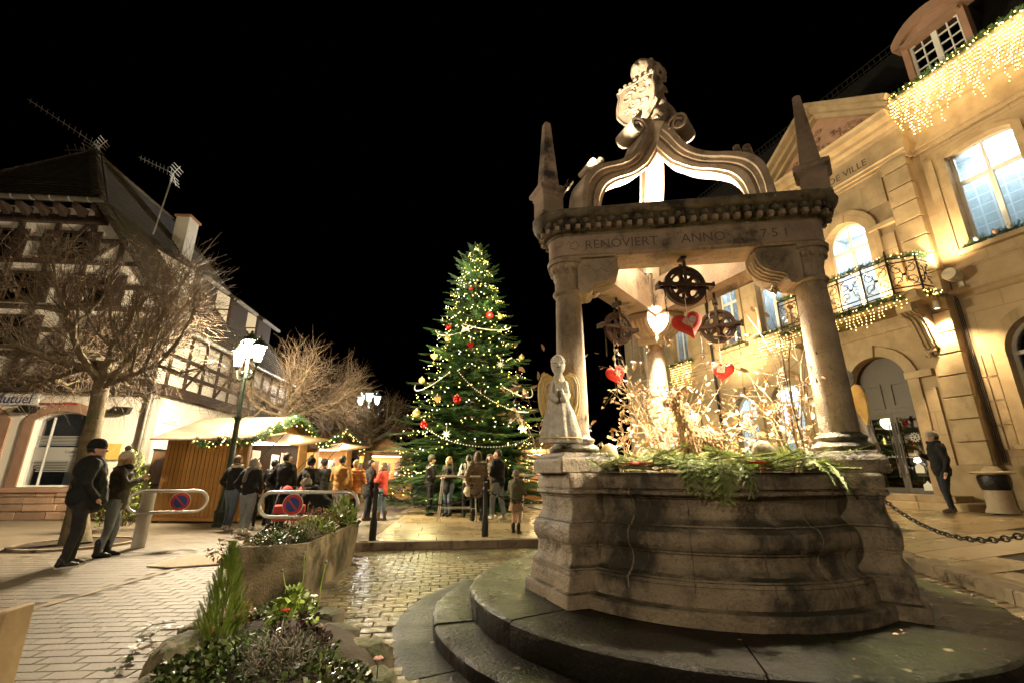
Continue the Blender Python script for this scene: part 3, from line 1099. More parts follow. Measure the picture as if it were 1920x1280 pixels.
# ---- pedestals that break forward under the columns
for a in ANG:
    loops = []
    for r, z in dense(BPROF[1:]):
        g = r - 1.234
        hw = .285 + g * .42
        ro = 1.50 + g * .50
        ri = 1.0
        loc = [(ri + (ro - .02 - ri) * k / 14, -hw) for k in range(14)] + [(ro - .02, -hw), (ro - .004, -hw + .006), (ro, -hw + .02)] + [(ro, -hw + .02 + (2 * hw - .04) * k / 18) for k in range(1, 18)] + [(ro, hw - .02), (ro - .004, hw - .006)] + [(ro - .02 - (ro - .02 - ri) * k / 14, hw) for k in range(14)] + [(ri, hw)]
        loops.append([(x * math.cos(a) - y * math.sin(a), x * math.sin(a) + y * math.cos(a), z) for x, y in loc])
    mb = MB().loft(loops)
    vs = []
    for v in mb.v:
        q = chip(v)
        l = math.hypot(v[0], v[1])
        vs.append((v[0] * (1 + q / l), v[1] * (1 + q / l), v[2] + q * .3))
    mb.v = vs
    mb.build('pedestal', 'well_stone', well, smooth=32)
    loops = []
    for hw, z in ((.285, 1.30), (.285, 1.40), (.275, 1.43), (.245, 1.44), (.235, 1.475)):
        loops.append([tuple(pol(RC, a, z) + Vector((x * math.cos(a) - y * math.sin(a), x * math.sin(a) + y * math.cos(a), 0))) for x, y in ((-hw, -hw), (hw, -hw), (hw, hw), (-hw, hw))])
    MB().loft(loops).build('pedestal_cap', 'well_stone', well, bevel=.012)
    c = pol(RC, a)
    MB().lathe([(0, 1.475), (.20, 1.475), (.222, 1.49), (.228, 1.51), (.218, 1.53), (.19, 1.545), (.178, 1.56), (.184, 1.575), (.192, 1.588), (.184, 1.602), (.16, 1.612), (.15, 1.63), (0, 1.63)], 28, c).build('column_base', 'well_stone', well, smooth=True)
    shaft = [(.146, 1.612), (.144, 1.70)] + [(.1435 - .018 * (t ** 1.6), 1.7 + 1.29 * t) for t in np.linspace(0.1, 1, 9)]
    MB().lathe([(0, 1.612)] + shaft + [(0, 2.99)], 28, c).build('column_shaft', 'well_stone_clean', well, smooth=True)
    cap = MB().lathe([(0, 2.985), (.128, 2.985), (.15, 3.0), (.157, 3.015), (.15, 3.032), (.132, 3.045), (.132, 3.15), (.14, 3.165), (.146, 3.18), (.14, 3.195), (.15, 3.21), (.165, 3.24), (.178, 3.275), (.18, 3.30), (.2, 3.305), (.205, 3.345), (0, 3.345)], 28, c).build('capital', 'well_stone_clean', well, smooth=True)
    eg = MB().sphere((0, 0, 0), .024, 8, 6, (.8, 1, 1.35)).mesh('egg', True)
    for k in range(14):
        b = 2 * PI * k / 14
        link('egg', eg, 'well_stone_clean', cap, (c.x + .166 * math.cos(b), c.y + .166 * math.sin(b), 3.25), (0, .3, b))


# ---- entablature: rounded triangle, lofted
def tri_loop(rho, z, n=12):
    pts = []
    for a in ANG:
        rc, rr = (RC, rho) if rho > 0 else (RC + 2 * rho - .02, .01)
        c = pol(rc, a)
        for i in range(n + 1):
            b = a - R(60) + R(120) * i / n
            pts.append((c.x + rr * math.cos(b), c.y + rr * math.sin(b), z))
    return pts


def tri_path(rho, count):
    base = tri_loop(rho, 0, 16)
    P = [Vector(p) for p in base]
    n = len(P)
    cum = [0]
    for i in range(n):
        cum.append(cum[-1] + (P[(i + 1) % n] - P[i]).length)
    tot = cum[-1]
    out, i = [], 0
    for k in range(count):
        d = tot * (k + .5) / count
        while cum[i + 1] < d:
            i += 1
        t = (d - cum[i]) / max(1e-9, cum[i + 1] - cum[i])
        a, b = P[i], P[(i + 1) % n]
        tg = (b - a).normalized()
        out.append((a.lerp(b, t), math.atan2(-tg.x, tg.y)))
    return out


EPROF = [(-.17, 3.345), (.165, 3.345), (.168, 3.365), (.182, 3.375), (.182, 3.575), (.198, 3.583), (.200, 3.600), (.232, 3.606), (.234, 3.655), (.25, 3.664), (.256, 3.705), (.296, 3.718), (.318, 3.728), (.342, 3.758), (.348, 3.79), (.335, 3.806), (.22, 3.815), (-.17, 3.815)]
fr = MB().loft([tri_loop(r, z) for r, z in EPROF[:6]], False, False)
fr.loft([tri_loop(-.17, 3.345), tri_loop(-.17, 3.815)], False, False)
ent = fr.build('architrave', 'frieze_stone', well, smooth=True)
co = MB().loft([tri_loop(r, z) for r, z in EPROF[5:]], False, False)
vs = []
for v in co.v:
    if v[2] > 3.70:
        q = mnoise.noise(Vector(v) * 9.0) * .012
        l = math.hypot(v[0], v[1])
        vs.append((v[0] * (1 + q / l), v[1] * (1 + q / l), v[2] + q * .6))
    else:
        vs.append(v)
co.v = vs
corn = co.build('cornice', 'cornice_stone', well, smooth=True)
dm = MB().box((0, 0, 0), (.060, .044, .046)).mesh('dentil')
for p, a in tri_path(.25, 84):
    link('dentil', dm, 'frieze_stone', corn, (p.x, p.y, 3.631), (0, 0, a))
em = MB().sphere((0, 0, 0), .040, 10, 8, (.75, 1, .85)).mesh('egg', True)
dt = MB().box((0, 0, 0), (.012, .008, .045), taper=.4).mesh('dart')
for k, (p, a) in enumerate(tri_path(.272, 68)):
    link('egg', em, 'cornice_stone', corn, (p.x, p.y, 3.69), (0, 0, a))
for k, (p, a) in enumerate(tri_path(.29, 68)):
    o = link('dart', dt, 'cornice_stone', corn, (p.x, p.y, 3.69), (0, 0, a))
    o.location += Vector((-math.sin(a) * .06, math.cos(a) * .06, 0))

# inscription on the front frieze
vL, vR = pol(RC, A_L), pol(RC, A_R)
dirf = (vR - vL).normalized()
nf = Vector((dirf.y, -dirf.x, 0))
rzf = math.atan2(dirf.y, dirf.x)
ins = [('RENOVIERT', .18, .134), ('ANNO', 1.10, .134), ('1 7 5 1', 1.72, .125)]
for s, u, sz in ins:
    p = vL + dirf * u + nf * .1835
    text('inscription', s, sz, 'engraving', ent, (p.x, p.y, 3.425), (R(90), 0, rzf), .001)
p = vL + dirf * .08 + nf * .1835
MB().tube([(p.x + dirf.x * .04 * math.cos(t) * (1 + .25 * math.cos(5 * t)), p.y + dirf.y * .04 * math.cos(t) * (1 + .25 * math.cos(5 * t)), 3.47 + .04 * math.sin(t) * (1 + .25 * math.cos(5 * t))) for t in np.linspace(0, 2 * PI, 40)[:-1]], .003, 4, closed=True).build('carved_rosette', 'engraving', ent)


# ---- scrolled brackets beside every capital
def spiral(c, ux, r, turns=1.6, z0=0.0, n=34):
    pts = []
    for i in range(n):
        t = i / (n - 1)
        a = -PI / 2 - turns * 2 * PI * t
        q = r * (1 - .85 * t)
        pts.append(Vector(c) + Vector(ux) * (q * math.cos(a)) + Vector((0, 0, q * math.sin(a))))
    return pts


BR = [(.10, 3.347), (.47, 3.347), (.49, 3.32), (.49, 3.25), (.47, 3.18), (.42, 3.125), (.35, 3.095), (.28, 3.08), (.245, 3.06), (.24, 3.02), (.22, 2.985), (.18, 2.97), (.145, 2.985), (.10, 3.02)]
for i, a in enumerate(ANG):
    for b in (ANG[(i + 1) % 3], ANG[(i + 2) % 3]):
        p0, p1 = pol(RC, a), pol(RC, b)
        d = (p1 - p0).normalized()
        nn = Vector((d.y, -d.x, 0))
        f = lambda q, t, p0=p0, d=d, nn=nn: p0 + d * q[0] + nn * t + Vector((0, 0, q[1]))
        br = MB().prism(BR, -.135, .135, f).build('scroll_bracket', 'well_stone_clean', well, bevel=.01)
        for t in (-.137, .137):
            det = MB()
            det.tube(spiral(f((.405, 3.255), t), d, .062), .008, 5)
            det.tube(spiral(f((.19, 3.03), t), d, .035, 1.2), .007, 5)
            det.tube([f((.42 - .2 * u, 3.17 - .05 * math.sin(u * 3) + .12 * u * u), t) for u in np.linspace(0, 1, 8)], .007, 5)
            det.tube([f((.36 - .2 * u, 3.28 - .05 * math.sin(u * 5) - .06 * u), t) for u in np.linspace(0, 1, 8)], .007, 5)
            det.build('carved_relief', 'well_stone_clean', br)
        rb = MB()
        for w in (-.09, -.03, .03, .09):
            rb.tube([f(q, w) for q in [(.488, 3.25), (.468, 3.178), (.418, 3.123), (.35, 3.093), (.28, 3.078), (.245, 3.06)]], .022, 6)
        rb.build('bracket_fluting', 'well_stone_clean', br, smooth=True)

# ---- curved crown ribs
RO = [(1.17, 3.81), (1.172, 4.0), (1.165, 4.18), (1.125, 4.36), (1.04, 4.49), (.93, 4.575), (.82, 4.635), (.70, 4.69), (.58, 4.765), (.47, 4.87), (.39, 4.99), (.33, 5.11), (.28, 5.23), (.20, 5.35)]
RI = [(.91, 3.81), (.91, 3.97), (.895, 4.12), (.85, 4.26), (.785, 4.365), (.70, 4.44), (.61, 4.50), (.50, 4.56), (.39, 4.63), (.29, 4.72), (.20, 4.80), (.13, 4.90), (.07, 5.00), (.02, 5.10)]


def smooth_poly(P, k=3):
    P = [Vector((*p, 0)) for p in P]
    out = []
    for i in range(len(P) - 1):
        p0, p1, p2, p3 = P[max(i - 1, 0)], P[i], P[i + 1], P[min(i + 2, len(P) - 1)]
        for j in range(k):
            t = j / k
            out.append(.5 * ((2 * p1) + (p2 - p0) * t + (2 * p0 - 5 * p1 + 4 * p2 - p3) * t * t + (3 * p1 - p0 - 3 * p2 + p3) * t ** 3))
    out.append(P[-1])
    return out


so, si = smooth_poly(RO), smooth_poly(RI)
SEC = [(0, .085), (.12, .09), (.16, .108), (.40, .108), (.44, .092), (.50, .092), (.54, .122), (.72, .122), (.76, .15), (1.0, .15)]
for a in ANG:
    loops = []
    tx, ty = -math.sin(a), math.cos(a)
    for o_, i_ in zip(so, si):
        lp = []
        for t, w in SEC:
            q = i_.lerp(o_, t)
            lp.append((q.x * math.cos(a) + w * tx, q.x * math.sin(a) + w * ty, q.y))
        for t, w in reversed(SEC):
            q = i_.lerp(o_, t)
            lp.append((q.x * math.cos(a) - w * tx, q.x * math.sin(a) - w * ty, q.y))
        loops.append(lp)
    rib = MB().loft(loops).build('crown_rib', 'well_stone_clean', well, smooth=True)

    def f(q, t, a=a, tx=tx, ty=ty):
        return Vector((q[0] * math.cos(a) + t * tx, q[0] * math.sin(a) + t * ty, q[1]))
    vol = MB()
    nvol = 0
    for sc, cc, w in ((.118, (.355, 5.275), .165), (.042, (1.0, 4.60), .14), (.036, (.905, 4.645), .14)):
        ring = []
        n = 30
        for k in range(n):
            t = k / (n - 1)
            an = R(200) - 1.55 * 2 * PI * t
            q = sc * (1 - .72 * t)
            ring.append((cc[0] + q * math.cos(an), cc[1] + q * math.sin(an)))
        th = sc * .24
        loops2 = []
        for k, q in enumerate(ring):
            v = Vector((q[0] - cc[0], q[1] - cc[1])).normalized()
            r1 = (q[0] + v.x * th * .5, q[1] + v.y * th * .5)
            r0 = (q[0] - v.x * th * .5, q[1] - v.y * th * .5)
            loops2.append([f(r0, -w), f(r1, -w), f(r1, w), f(r0, w)])
        vol.loft(loops2)
        vol.tube([f(cc, -w * .80), f(cc, w * .80)], sc * .8, 16)
        vol.build('volute' if sc > .1 else 'shoulder_scroll', 'well_stone_clean', rib, smooth=True)
        vol = MB()
MB().lathe([(0, 4.95), (.05, 4.97), (.12, 5.12), (.17, 5.28), (.2, 5.35), (.22, 5.40), (.19, 5.43), (0, 5.43)], 18).build('crown_boss', 'well_stone_clean', well, smooth=True)

# ---- obelisks above the columns
for a in ANG:
    c = pol(1.5, a)
    loops = []
    for hw, z in ((.115, 3.812), (.115, 4.06), (.125, 4.07), (.125, 4.10), (.155, 4.13), (.155, 4.165), (.12, 4.19), (.088, 4.20), (.036, 5.03), (.012, 5.065)):
        loops.append([tuple(c + Vector((x * math.cos(a) - y * math.sin(a), x * math.sin(a) + y * math.cos(a), z))) for x, y in ((-hw, -hw), (hw, -hw), (hw, hw), (-hw, hw))])
    mb = MB().loft(loops)
    mb.build('obelisk', 'frieze_stone', well, bevel=.006)
    jo = MB()
    jo.loft([[tuple(c + Vector((x * math.cos(a) - y * math.sin(a), x * math.sin(a) + y * math.cos(a), z))) for x, y in ((-hw, -hw), (hw, -hw), (hw, hw), (-hw, hw))] for hw, z in ((.13, 3.813), (.128, 3.85), (.1155, 3.86))])
    jo.build('obelisk_foot', 'cornice_stone', well)


# ---- voxel-remeshed organic solids
def remesh(mb, name, voxel, material, parent=None, smooth_it=4, loc=None, rot=None, fac=0.5, disp=None):
    me = mb.mesh(name, False, True)
    o = bpy.data.objects.new(name, me)
    m = o.modifiers.new('r', 'REMESH')
    m.mode = 'VOXEL'
    m.voxel_size = voxel
    if smooth_it:
        s = o.modifiers.new('s', 'SMOOTH')
        s.factor = fac
        s.iterations = smooth_it
    me2 = evaluated(o)
    bpy.data.meshes.remove(me)
    if disp:
        for v in me2.vertices:
            v.co += v.normal * disp(v.co)
    me2.shade_smooth()
    me2.name = name
    return link(name, me2, material, parent, loc, rot)


def capsule(mb, a, b, ra, rb, n=10, s=1.0):
    a, b = Vector(a), Vector(b)
    d = b - a
    L = max(d.length, 1e-5)
    x = d / L
    M = x.to_track_quat('Z', 'Y').to_matrix()
    loops = []
    prof = []
    for i in range(4):
        t = -PI / 2 + (PI / 2) * (i + .35) / 4
        prof.append((ra * math.cos(t), ra * math.sin(t)))
    prof.append((ra, 0))
    prof.append((rb, L))
    for i in range(4):
        t = (PI / 2) * (i + .65) / 4
        prof.append((rb * math.cos(t), L + rb * math.sin(t)))
    for r, z in prof:
        loops.append([a + M @ Vector((r * math.cos(2 * PI * j / n), s * r * math.sin(2 * PI * j / n), z)) for j in range(n)])
    mb.loft(loops)


# ---- lion with shield on top
lion = thing('lion_statue', 'stone lion holding a carved shield on top of the well', 'statue', (WC.x, WC.y, 5.43), R(218))
lion.scale = (1.1, 1.1, 1.1)
mb = MB()                                           # local +x is where the lion looks
mb.box((0, 0, .03), (.34, .34, .06))
capsule(mb, (-.12, 0, .17), (.0, 0, .50), .15, .13)
capsule(mb, (.0, 0, .5), (.05, 0, .68), .13, .12)
mb.sphere((.09, 0, .80), .145, 12, 9, (1, .95, 1.05))
mb.sphere((.20, 0, .765), .062, 10, 8, (1.1, .95, .85))
mb.sphere((.235, 0, .79), .03, 8, 6)
mb.sphere((.185, 0, .715), .05, 8, 6, (1, .9, .6))
for s in (-1, 1):
    mb.sphere((.165, s * .055, .85), .032, 8, 6)
    mb.sphere((.06, s * .105, .90), .035, 8, 6)
    capsule(mb, (.03, s * .13, .52), (.16, s * .15, .40), .062, .048)
    capsule(mb, (.16, s * .15, .40), (.22, s * .15, .46), .045, .04)
    capsule(mb, (-.12, s * .13, .20), (.06, s * .16, .22), .1, .075)
    capsule(mb, (.06, s * .16, .22), (.02, s * .16, .08), .07, .05)
    capsule(mb, (.02, s * .16, .075), (.14, s * .16, .075), .05, .045)
for k in range(130):                                # mane locks
    th = rng.uniform(0, 2 * PI)
    ph = rng.uniform(-.4, 1.2)
    cx = .05 - .14 * rng.random()
    q = Vector((cx, .16 * math.sin(th), .78 + .17 * math.cos(th)))
    if math.cos(th) < -.3:
        q.z -= rng.uniform(0, .25)
        q.x -= .03
    capsule(mb, q, q + Vector((-.03, .02 * math.sin(th), -.045)), .032, .016, 6)
for k in range(60):
    th = rng.uniform(-1.9, 1.9)
    z = rng.uniform(.42, .74)
    q = Vector((.02 - .155 * math.cos(th) * .9, .16 * math.sin(th), z))
    capsule(mb, q, q + Vector((-.01, .0, -.06)), .027, .012, 6)
capsule(mb, (-.26, .05, .1), (-.2, .15, .1), .03, .03)
capsule(mb, (-.2, .15, .1), (-.1, .2, .09), .03, .035)
remesh(mb, 'body', .009, 'well_stone_clean', lion, 1)
# shield, leaning on the plinth in front of the chest
sh = [(-.23, .60), (-.12, .63), (0, .60), (.12, .63), (.23, .60), (.205, .50), (.225, .38), (.22, .2), (.13, .04), (0, -.06), (-.13, .04), (-.22, .2), (-.225, .38), (-.205, .50)]
Msh = Matrix.Rotation(R(8), 4, 'Z') @ Matrix.Rotation(R(-8), 4, 'Y')
fsh = lambda p, d: (Matrix.Translation((.25, -.02, -.03)) @ Msh) @ Vector((d, p[0] * 1.1, p[1] * 1.02))
shield = MB().prism(sh, 0, .06, fsh).build('shield', 'well_stone_clean', lion, bevel=.008)
rel = MB()
rel.tube([fsh((x * .93, .02 + (z - .02) * .95), .062) for x, z in sh], .012, 6, closed=True)
for k, (y0, z0, r_, tr) in enumerate([(-.08, .42, .08, 1.4), (.09, .40, .07, -1.3), (0, .26, .09, 1.5), (-.09, .20, .05, -1.2), (.1, .22, .055, 1.3), (0, .10, .05, 1.2), (-.02, .5, .05, 1.3), (.13, .52, .035, 1.3)]):
    pts = []
    for i in range(22):
        t = i / 21
        an = tr * 2 * PI * t + k
        q = r_ * (1 - .8 * t)
        pts.append(fsh((y0 + q * math.cos(an), z0 + q * math.sin(an)), .064))
    rel.tube(pts, [.013 * (1 - .5 * i / 21) for i in range(22)], 6)
for k in range(7):
    q = fsh((-.18 + .06 * k, .625 + .02 * (k % 2)), .05)
    rel.sphere(q, .026, 8, 6)
rel.build('carved_relief', 'well_stone_clean', shield, smooth=True)


# ---- pulleys
def pulley(name, label, pos, rz, r, top):
    t = thing(name, label, 'pulley', pos, rz, 'well pulleys')
    # local: wheel plane is x-z, axle along y
    w = MB()
    for (ro, ri, ww) in ((r, r - .028, .05), (r * .72, r * .62, .028), (r * .3, .012, .06)):
        w.lathe([(ri, -ww / 2), (ro, -ww / 2), (ro - (.008 if ro == r else 0), 0), (ro, ww / 2), (ri, ww / 2)], 32, close=True)
    w.v = [(x, z, y) for x, y, z in w.v]
    circ = lambda cx, cz, q, n: [(cx + q * math.cos(2 * PI * i / n), cz + q * math.sin(2 * PI * i / n)) for i in range(n)]
    for y0 in (-.012, .012):
        w.panel(circ(0, 0, r - .02, 32), [circ(r * .58 * math.cos(2 * PI * k / 6 + .3), r * .58 * math.sin(2 * PI * k / 6 + .3), r * .21, 14) for k in range(6)], y0, 0)
    w.build('wheel', 'iron_rust', t, smooth=True)
    fk = MB()
    for s in (-1, 1):
        fk.box((0, s * .045, .06), (.03, .012, r + .18))
        fk.box((0, s * .045, 0), (2 * r + .12, .012, .032))
    fk.box((0, 0, r + .10), (.05, .12, .05))
    fk.tube([(0, 0, r + .1), (0, 0, top)], .014, 8)
    fk.tube([(0, -.07, 0), (0, .07, 0)], .016, 8)
    fk.box((r + .06, 0, 0), (.02, .12, .05))
    fk.box((-r - .06, 0, 0), (.02, .12, .05))
    fk.build('fork', 'iron_rust', t)
    for s in (-1, 1):
        ch = MB()
        n = 10
        for k in range(n):
            zz = -.02 - k * .036
            lk = [(s * (r - .005) + (.008 * math.cos(a) if k % 2 else 0), (.0 if k % 2 else .008 * math.cos(a)), zz + .022 * math.sin(a)) for a in np.linspace(0, 2 * PI, 9)[:-1]]
            ch.tube(lk, .0035, 4, closed=True)
        ch.build('chain', 'iron_rust', t)['kind'] = 'stuff'
    return t


mid = lambda a, b: WC + (pol(RC, a) + pol(RC, b)) / 2
rz_of = lambda a, b: math.atan2((pol(RC, b) - pol(RC, a)).y, (pol(RC, b) - pol(RC, a)).x)
m = mid(A_L, A_R)
pulley('well_pulley', 'large dark iron pulley wheel under the inscribed front beam', (m.x, m.y, 3.05), rz_of(A_L, A_R) + R(10), .205, .32)
m = mid(A_L, A_B)
pulley('well_pulley', 'left dark iron pulley wheel beside the angel column', (m.x, m.y, 2.96), rz_of(A_L, A_B) - R(25), .20, .4)
m = mid(A_R, A_B)
pulley('well_pulley', 'right iron pulley wheel with chain next to the big red heart', (m.x, m.y, 2.93), rz_of(A_B, A_R) + R(38), .195, .44)


# ---- fabric hearts
def heart(name, label, pos, rz, w, tilt, patch, hang):
    t = thing(name, label, 'heart', pos, rz, 'red fabric hearts')
    N = 40
    out = []
    for i in range(N):
        a = 2 * PI * i / N
        out.append((16 * math.sin(a) ** 3 / 32, (13 * math.cos(a) - 5 * math.cos(2 * a) - 2 * math.cos(3 * a) - math.cos(4 * a)) / 32))
    mb = MB()
    vs, fs = [], []
    K = 7
    for side in (-1, 1):
        base = len(vs)
        for k in range(K):
            s = 1 - k / K
            hgt = math.sqrt(max(0, 1 - s * s)) * .22
            for (x, z) in out:
                pk = .012 * math.sin(14 * math.atan2(z, x)) * s
                vs.append((x * s * w, side * (hgt + pk * .3) * w, (z * s + .05 * (1 - s)) * w))
        vs.append((0, side * .23 * w, .05 * w))
        for k in range(K - 1):
            for i in range(N):
                fs.append((base + k * N + i, base + k * N + (i + 1) % N, base + (k + 1) * N + (i + 1) % N, base + (k + 1) * N + i))
        for i in range(N):
            fs.append((base + (K - 1) * N + i, base + (K - 1) * N + (i + 1) % N, base + K * N))
    Mt = Matrix.Rotation(tilt, 3, 'Y')
    mb.add([Mt @ Vector(v) for v in vs], fs)
    mb.build('cushion', 'red_felt', t, smooth=True)
    pm = MB()
    if patch == 'heart':
        poly = [(x * .45 * w, (z * .4 + .03) * w) for x, z in out]
    elif patch == 'star':
        poly = [((.2 if i % 2 == 0 else .09) * w * math.sin(PI * i / 6), ((.2 if i % 2 == 0 else .09) * math.cos(PI * i / 6) + .03) * w) for i in range(12)]
    else:
        poly = [(-.16 * w, -.1 * w), (.16 * w, -.1 * w), (.16 * w, .18 * w), (-.16 * w, .18 * w)]
    pm.prism(poly, -.20 * w, -.245 * w, lambda p, d: Mt @ Vector((p[0], d, p[1])))
    pm.build('plaid_patch', 'plaid', t)
    MB().tube([(0, 0, .35 * w), (0, 0, hang)], .003, 4).build('hanging_string', 'cloth_cream', t)


h1 = atY(1290, 608, 3.95)
heart('fabric_heart', 'largest red fabric heart with plaid heart patch below the front pulley', h1, rz_of(A_L, A_R) + .1, .285, R(-16), 'heart', .26)
h2 = atY(1155, 702, 5.1)
heart('fabric_heart', 'red fabric heart with pale star patch below the left pulley', h2, .25, .25, R(-18), 'star', .4)
h3 = atY(1355, 695, 4.95)
heart('fabric_heart', 'small red fabric heart with square plaid patch below the right pulley', h3, -.75, .25, R(12), 'square', .36)


# ---- floodlights of the well
def floodlight(name, label, pos, aim, L=.24, r=.06):
    t = thing(name, label, 'floodlight', pos)
    q = (Vector(aim) - Vector(pos)).to_track_quat('-Z', 'Y')
    t.rotation_euler = q.to_euler()
    b = MB().lathe([(0, L * .6), (r * .6, L * .6), (r * .75, L * .5), (r * .8, 0), (r, -L * .25), (r, -L * .4), (r * .9, -L * .4), (r * .85, -L * .3), (0, -L * .3)], 20)
    for k in range(5):
        b.lathe([(r * .8, L * (.1 + .08 * k)), (r * .95, L * (.1 + .08 * k)), (r * .95, L * (.13 + .08 * k)), (r * .8, L * (.13 + .08 * k))], 20)
    b.build('housing', 'chrome', t, smooth=True)
    MB().lathe([(0, -L * .34), (r * .86, -L * .34)], 20).build('lens', 'flood_glow', t)
    MB().tube([(r * 1.05, 0, 0), (r * 1.15, 0, L * .5), (0, 0, L * .95), (-r * 1.15, 0, L * .5), (-r * 1.05, 0, 0)], .008, 6).build('yoke', 'chrome', t)
    return t


pc = WC + pol(RC - .42, A_B)
floodlight('floodlight', 'upper chrome floodlight pointing up from the back beam', (pc.x - .08, pc.y, 3.78), (pc.x - .1, pc.y - .4, 5.2))
floodlight('floodlight', 'lower chrome floodlight aimed down at the rear column', (pc.x - .07, pc.y + .04, 3.46), (pc.x + .02, pc.y + .3, 2.7))
fl = atY(1066, 347, 4.05)
floodlight('floodlight', 'small floodlight clamped beside the left obelisk', fl, (WC.x - .3, WC.y - .3, 6.0), .13, .035)
fr_p = WC + pol(RC - .30, A_R, 3.02)
floodlight('floodlight', 'small floodlight tucked behind the right scroll bracket', fr_p, (WC.x - .2, WC.y - .5, 1.3), .14, .04)
fd2 = (Vector((WC.x - .2, WC.y - .5, 1.3)) - fr_p).normalized()
lamp('front_basin_light', 'SPOT', fr_p + fd2 * .09, 330, (1.0, .84, .56), .04, (WC.x - .1, WC.y - .5, 1.3), R(105), .7)
lamp('rib_light', 'SPOT', (WC.x + .05, WC.y + .25, 3.95), 560, (1.0, .84, .55), .06, (WC.x, WC.y - .05, 5.1), R(150), .6)
lamp('rib_light_left', 'POINT', (WC.x - .25, WC.y - .05, 3.98), 30, (1.0, .84, .55), .06)
lamp('basin_light', 'SPOT', (pc.x - .05, pc.y - .03, 3.36), 700, (1.0, .87, .62), .05, (WC.x, WC.y + .15, 1.3), R(120), .7)
lamp('column_light', 'SPOT', (pc.x - .03, pc.y - .02, 3.42), 120, (1.0, .84, .52), .05, (pc.x + .06, pc.y + .4, 2.9), R(90), .7)
fd = (Vector((WC.x - .08, WC.y - .05, 6.1)) - fl).normalized()
lamp('lion_light', 'SPOT', fl + fd * .16, 380, (1.0, .86, .60), .04, (WC.x - .08, WC.y - .05, 6.1), R(26), .5)
for dx, dy in ((-.55, .3), (.75, .15)):
    lamp('basin_uplight', 'POINT', (WC.x + dx, WC.y + dy, 1.5), 8, (1.0, .80, .46), .05)
# ================================================================== town hall on the right
hall = thing('town_hall', 'floodlit sandstone town hall with pediment, balcony and arched windows', 'building', FA, F_ROT)
HB, HT = 0.40, 9.70


def window(parent, xc, w, z0, zs, rise, y, lit, mullions=1, transom=None, fw=.075, frame='white_paint', room=1.3, glass='glass', lamp_h=None):
    op = arch(xc, w, z0, zs, rise)
    ho = arch(xc, w - 2 * fw, z0 + fw, zs, rise - fw if rise > 0 else 0)
    if rise <= 0:
        ho = arch(xc, w - 2 * fw, z0 + fw, zs - fw, 0)
    mb = MB().panel(op, [ho], y, y + .06)
    tz = transom
    top = zs + max(rise, 0)
    if tz:
        mb.box((xc, y + .03, tz), (w - .02, .085, .09))
    for k in range(mullions):
        mx = xc - w / 2 + w * (k + 1) / (mullions + 1)
        mb.box((mx, y + .025, (z0 + (tz or top)) / 2), (.10, .075, (tz or top) - z0 - .02))
        if tz:
            mb.box((mx, y + .03, (tz + top) / 2 - .02), (.06, .05, top - tz - .05))
    win = mb.build('window', frame, parent)
    # panes
    lo, hi = z0 + fw, (tz or zs)
    nb = mullions + 1
    for k in range(nb):
        a = xc - w / 2 + w * k / nb
        MB().box((a + w / nb / 2, y + .035, (lo + hi) / 2), (w / nb - .02, .006, hi - lo)).build('pane', glass, win)
    if tz and top > tz + .1:
        up = [p for p in arch(xc, w - .03, tz, zs, rise)]
        MB().prism(up, y + .032, y + .038, lambda p, d: Vector((p[0], d, p[1]))).build('pane', glass, win)
    if lit:
        d = room
        x0, x1, zz0, zz1 = xc - w / 2 - .5, xc + w / 2 + .5, z0 - .3, top + .25
        rm = MB()
        rm.add([(x0, y + .14, zz0), (x1, y + .14, zz0), (x1, y + d, zz0), (x0, y + d, zz0)], [(0, 1, 2, 3)])
        rm.add([(x0, y + .14, zz1), (x1, y + .14, zz1), (x1, y + d, zz1), (x0, y + d, zz1)], [(3, 2, 1, 0)])
        for x in (x0, x1):
            rm.add([(x, y + .14, zz0), (x, y + d, zz0), (x, y + d, zz1), (x, y + .14, zz1)], [(0, 1, 2, 3)])
        rm.build('room', 'room_white' if lit != 'dark' else 'room_dark', win)
        MB().add([(x0, y + d - .004, zz0), (x1, y + d - .004, zz0), (x1, y + d - .004, zz1), (x0, y + d - .004, zz1)], [(0, 1, 2, 3)]).build('room_wall', {'tile': 'room_tile', 'dark': 'room_dark'}.get(lit, 'room_white'), win)
        if lit != 'dark':
            MB().box((xc, y + .14 + (d - .14) * .5, zz1 - .03), (w * .9, d * .55, .03)).build('ceiling_lamp', 'ceiling_glow', win)
    return win


def surround(parent, xc, w, z0, zs, rise, y, g=.16, proud=.06, m='facade_stone', key=True, sill=True):
    out = arch_grow(xc, w, z0, zs, rise, g)
    s = MB().panel(out, [arch(xc, w, z0 + .0, zs, rise)], y - proud, y)
    # open the foot of the ring
    o = s.build('window_surround', m, parent)
    if key and rise > 0:
        kz = zs + rise
        MB().add([(xc - .09, y - proud - .05, kz - .02), (xc + .09, y - proud - .05, kz - .02), (xc + .14, y - proud - .05, kz + .30), (xc - .14, y - proud - .05, kz + .30),
                  (xc - .09, y, kz - .02), (xc + .09, y, kz - .02), (xc + .14, y, kz + .30), (xc - .14, y, kz + .30)],
                 [(0, 1, 2, 3), (0, 4, 5, 1), (1, 5, 6, 2), (2, 6, 7, 3), (3, 7, 4, 0)]).build('keystone', m, o)
    if sill:
        MB().box((xc, y - proud - .03, z0 - .06), (w + 2 * g + .08, .2, .12)).build('sill', m, o, bevel=.015)
    return o


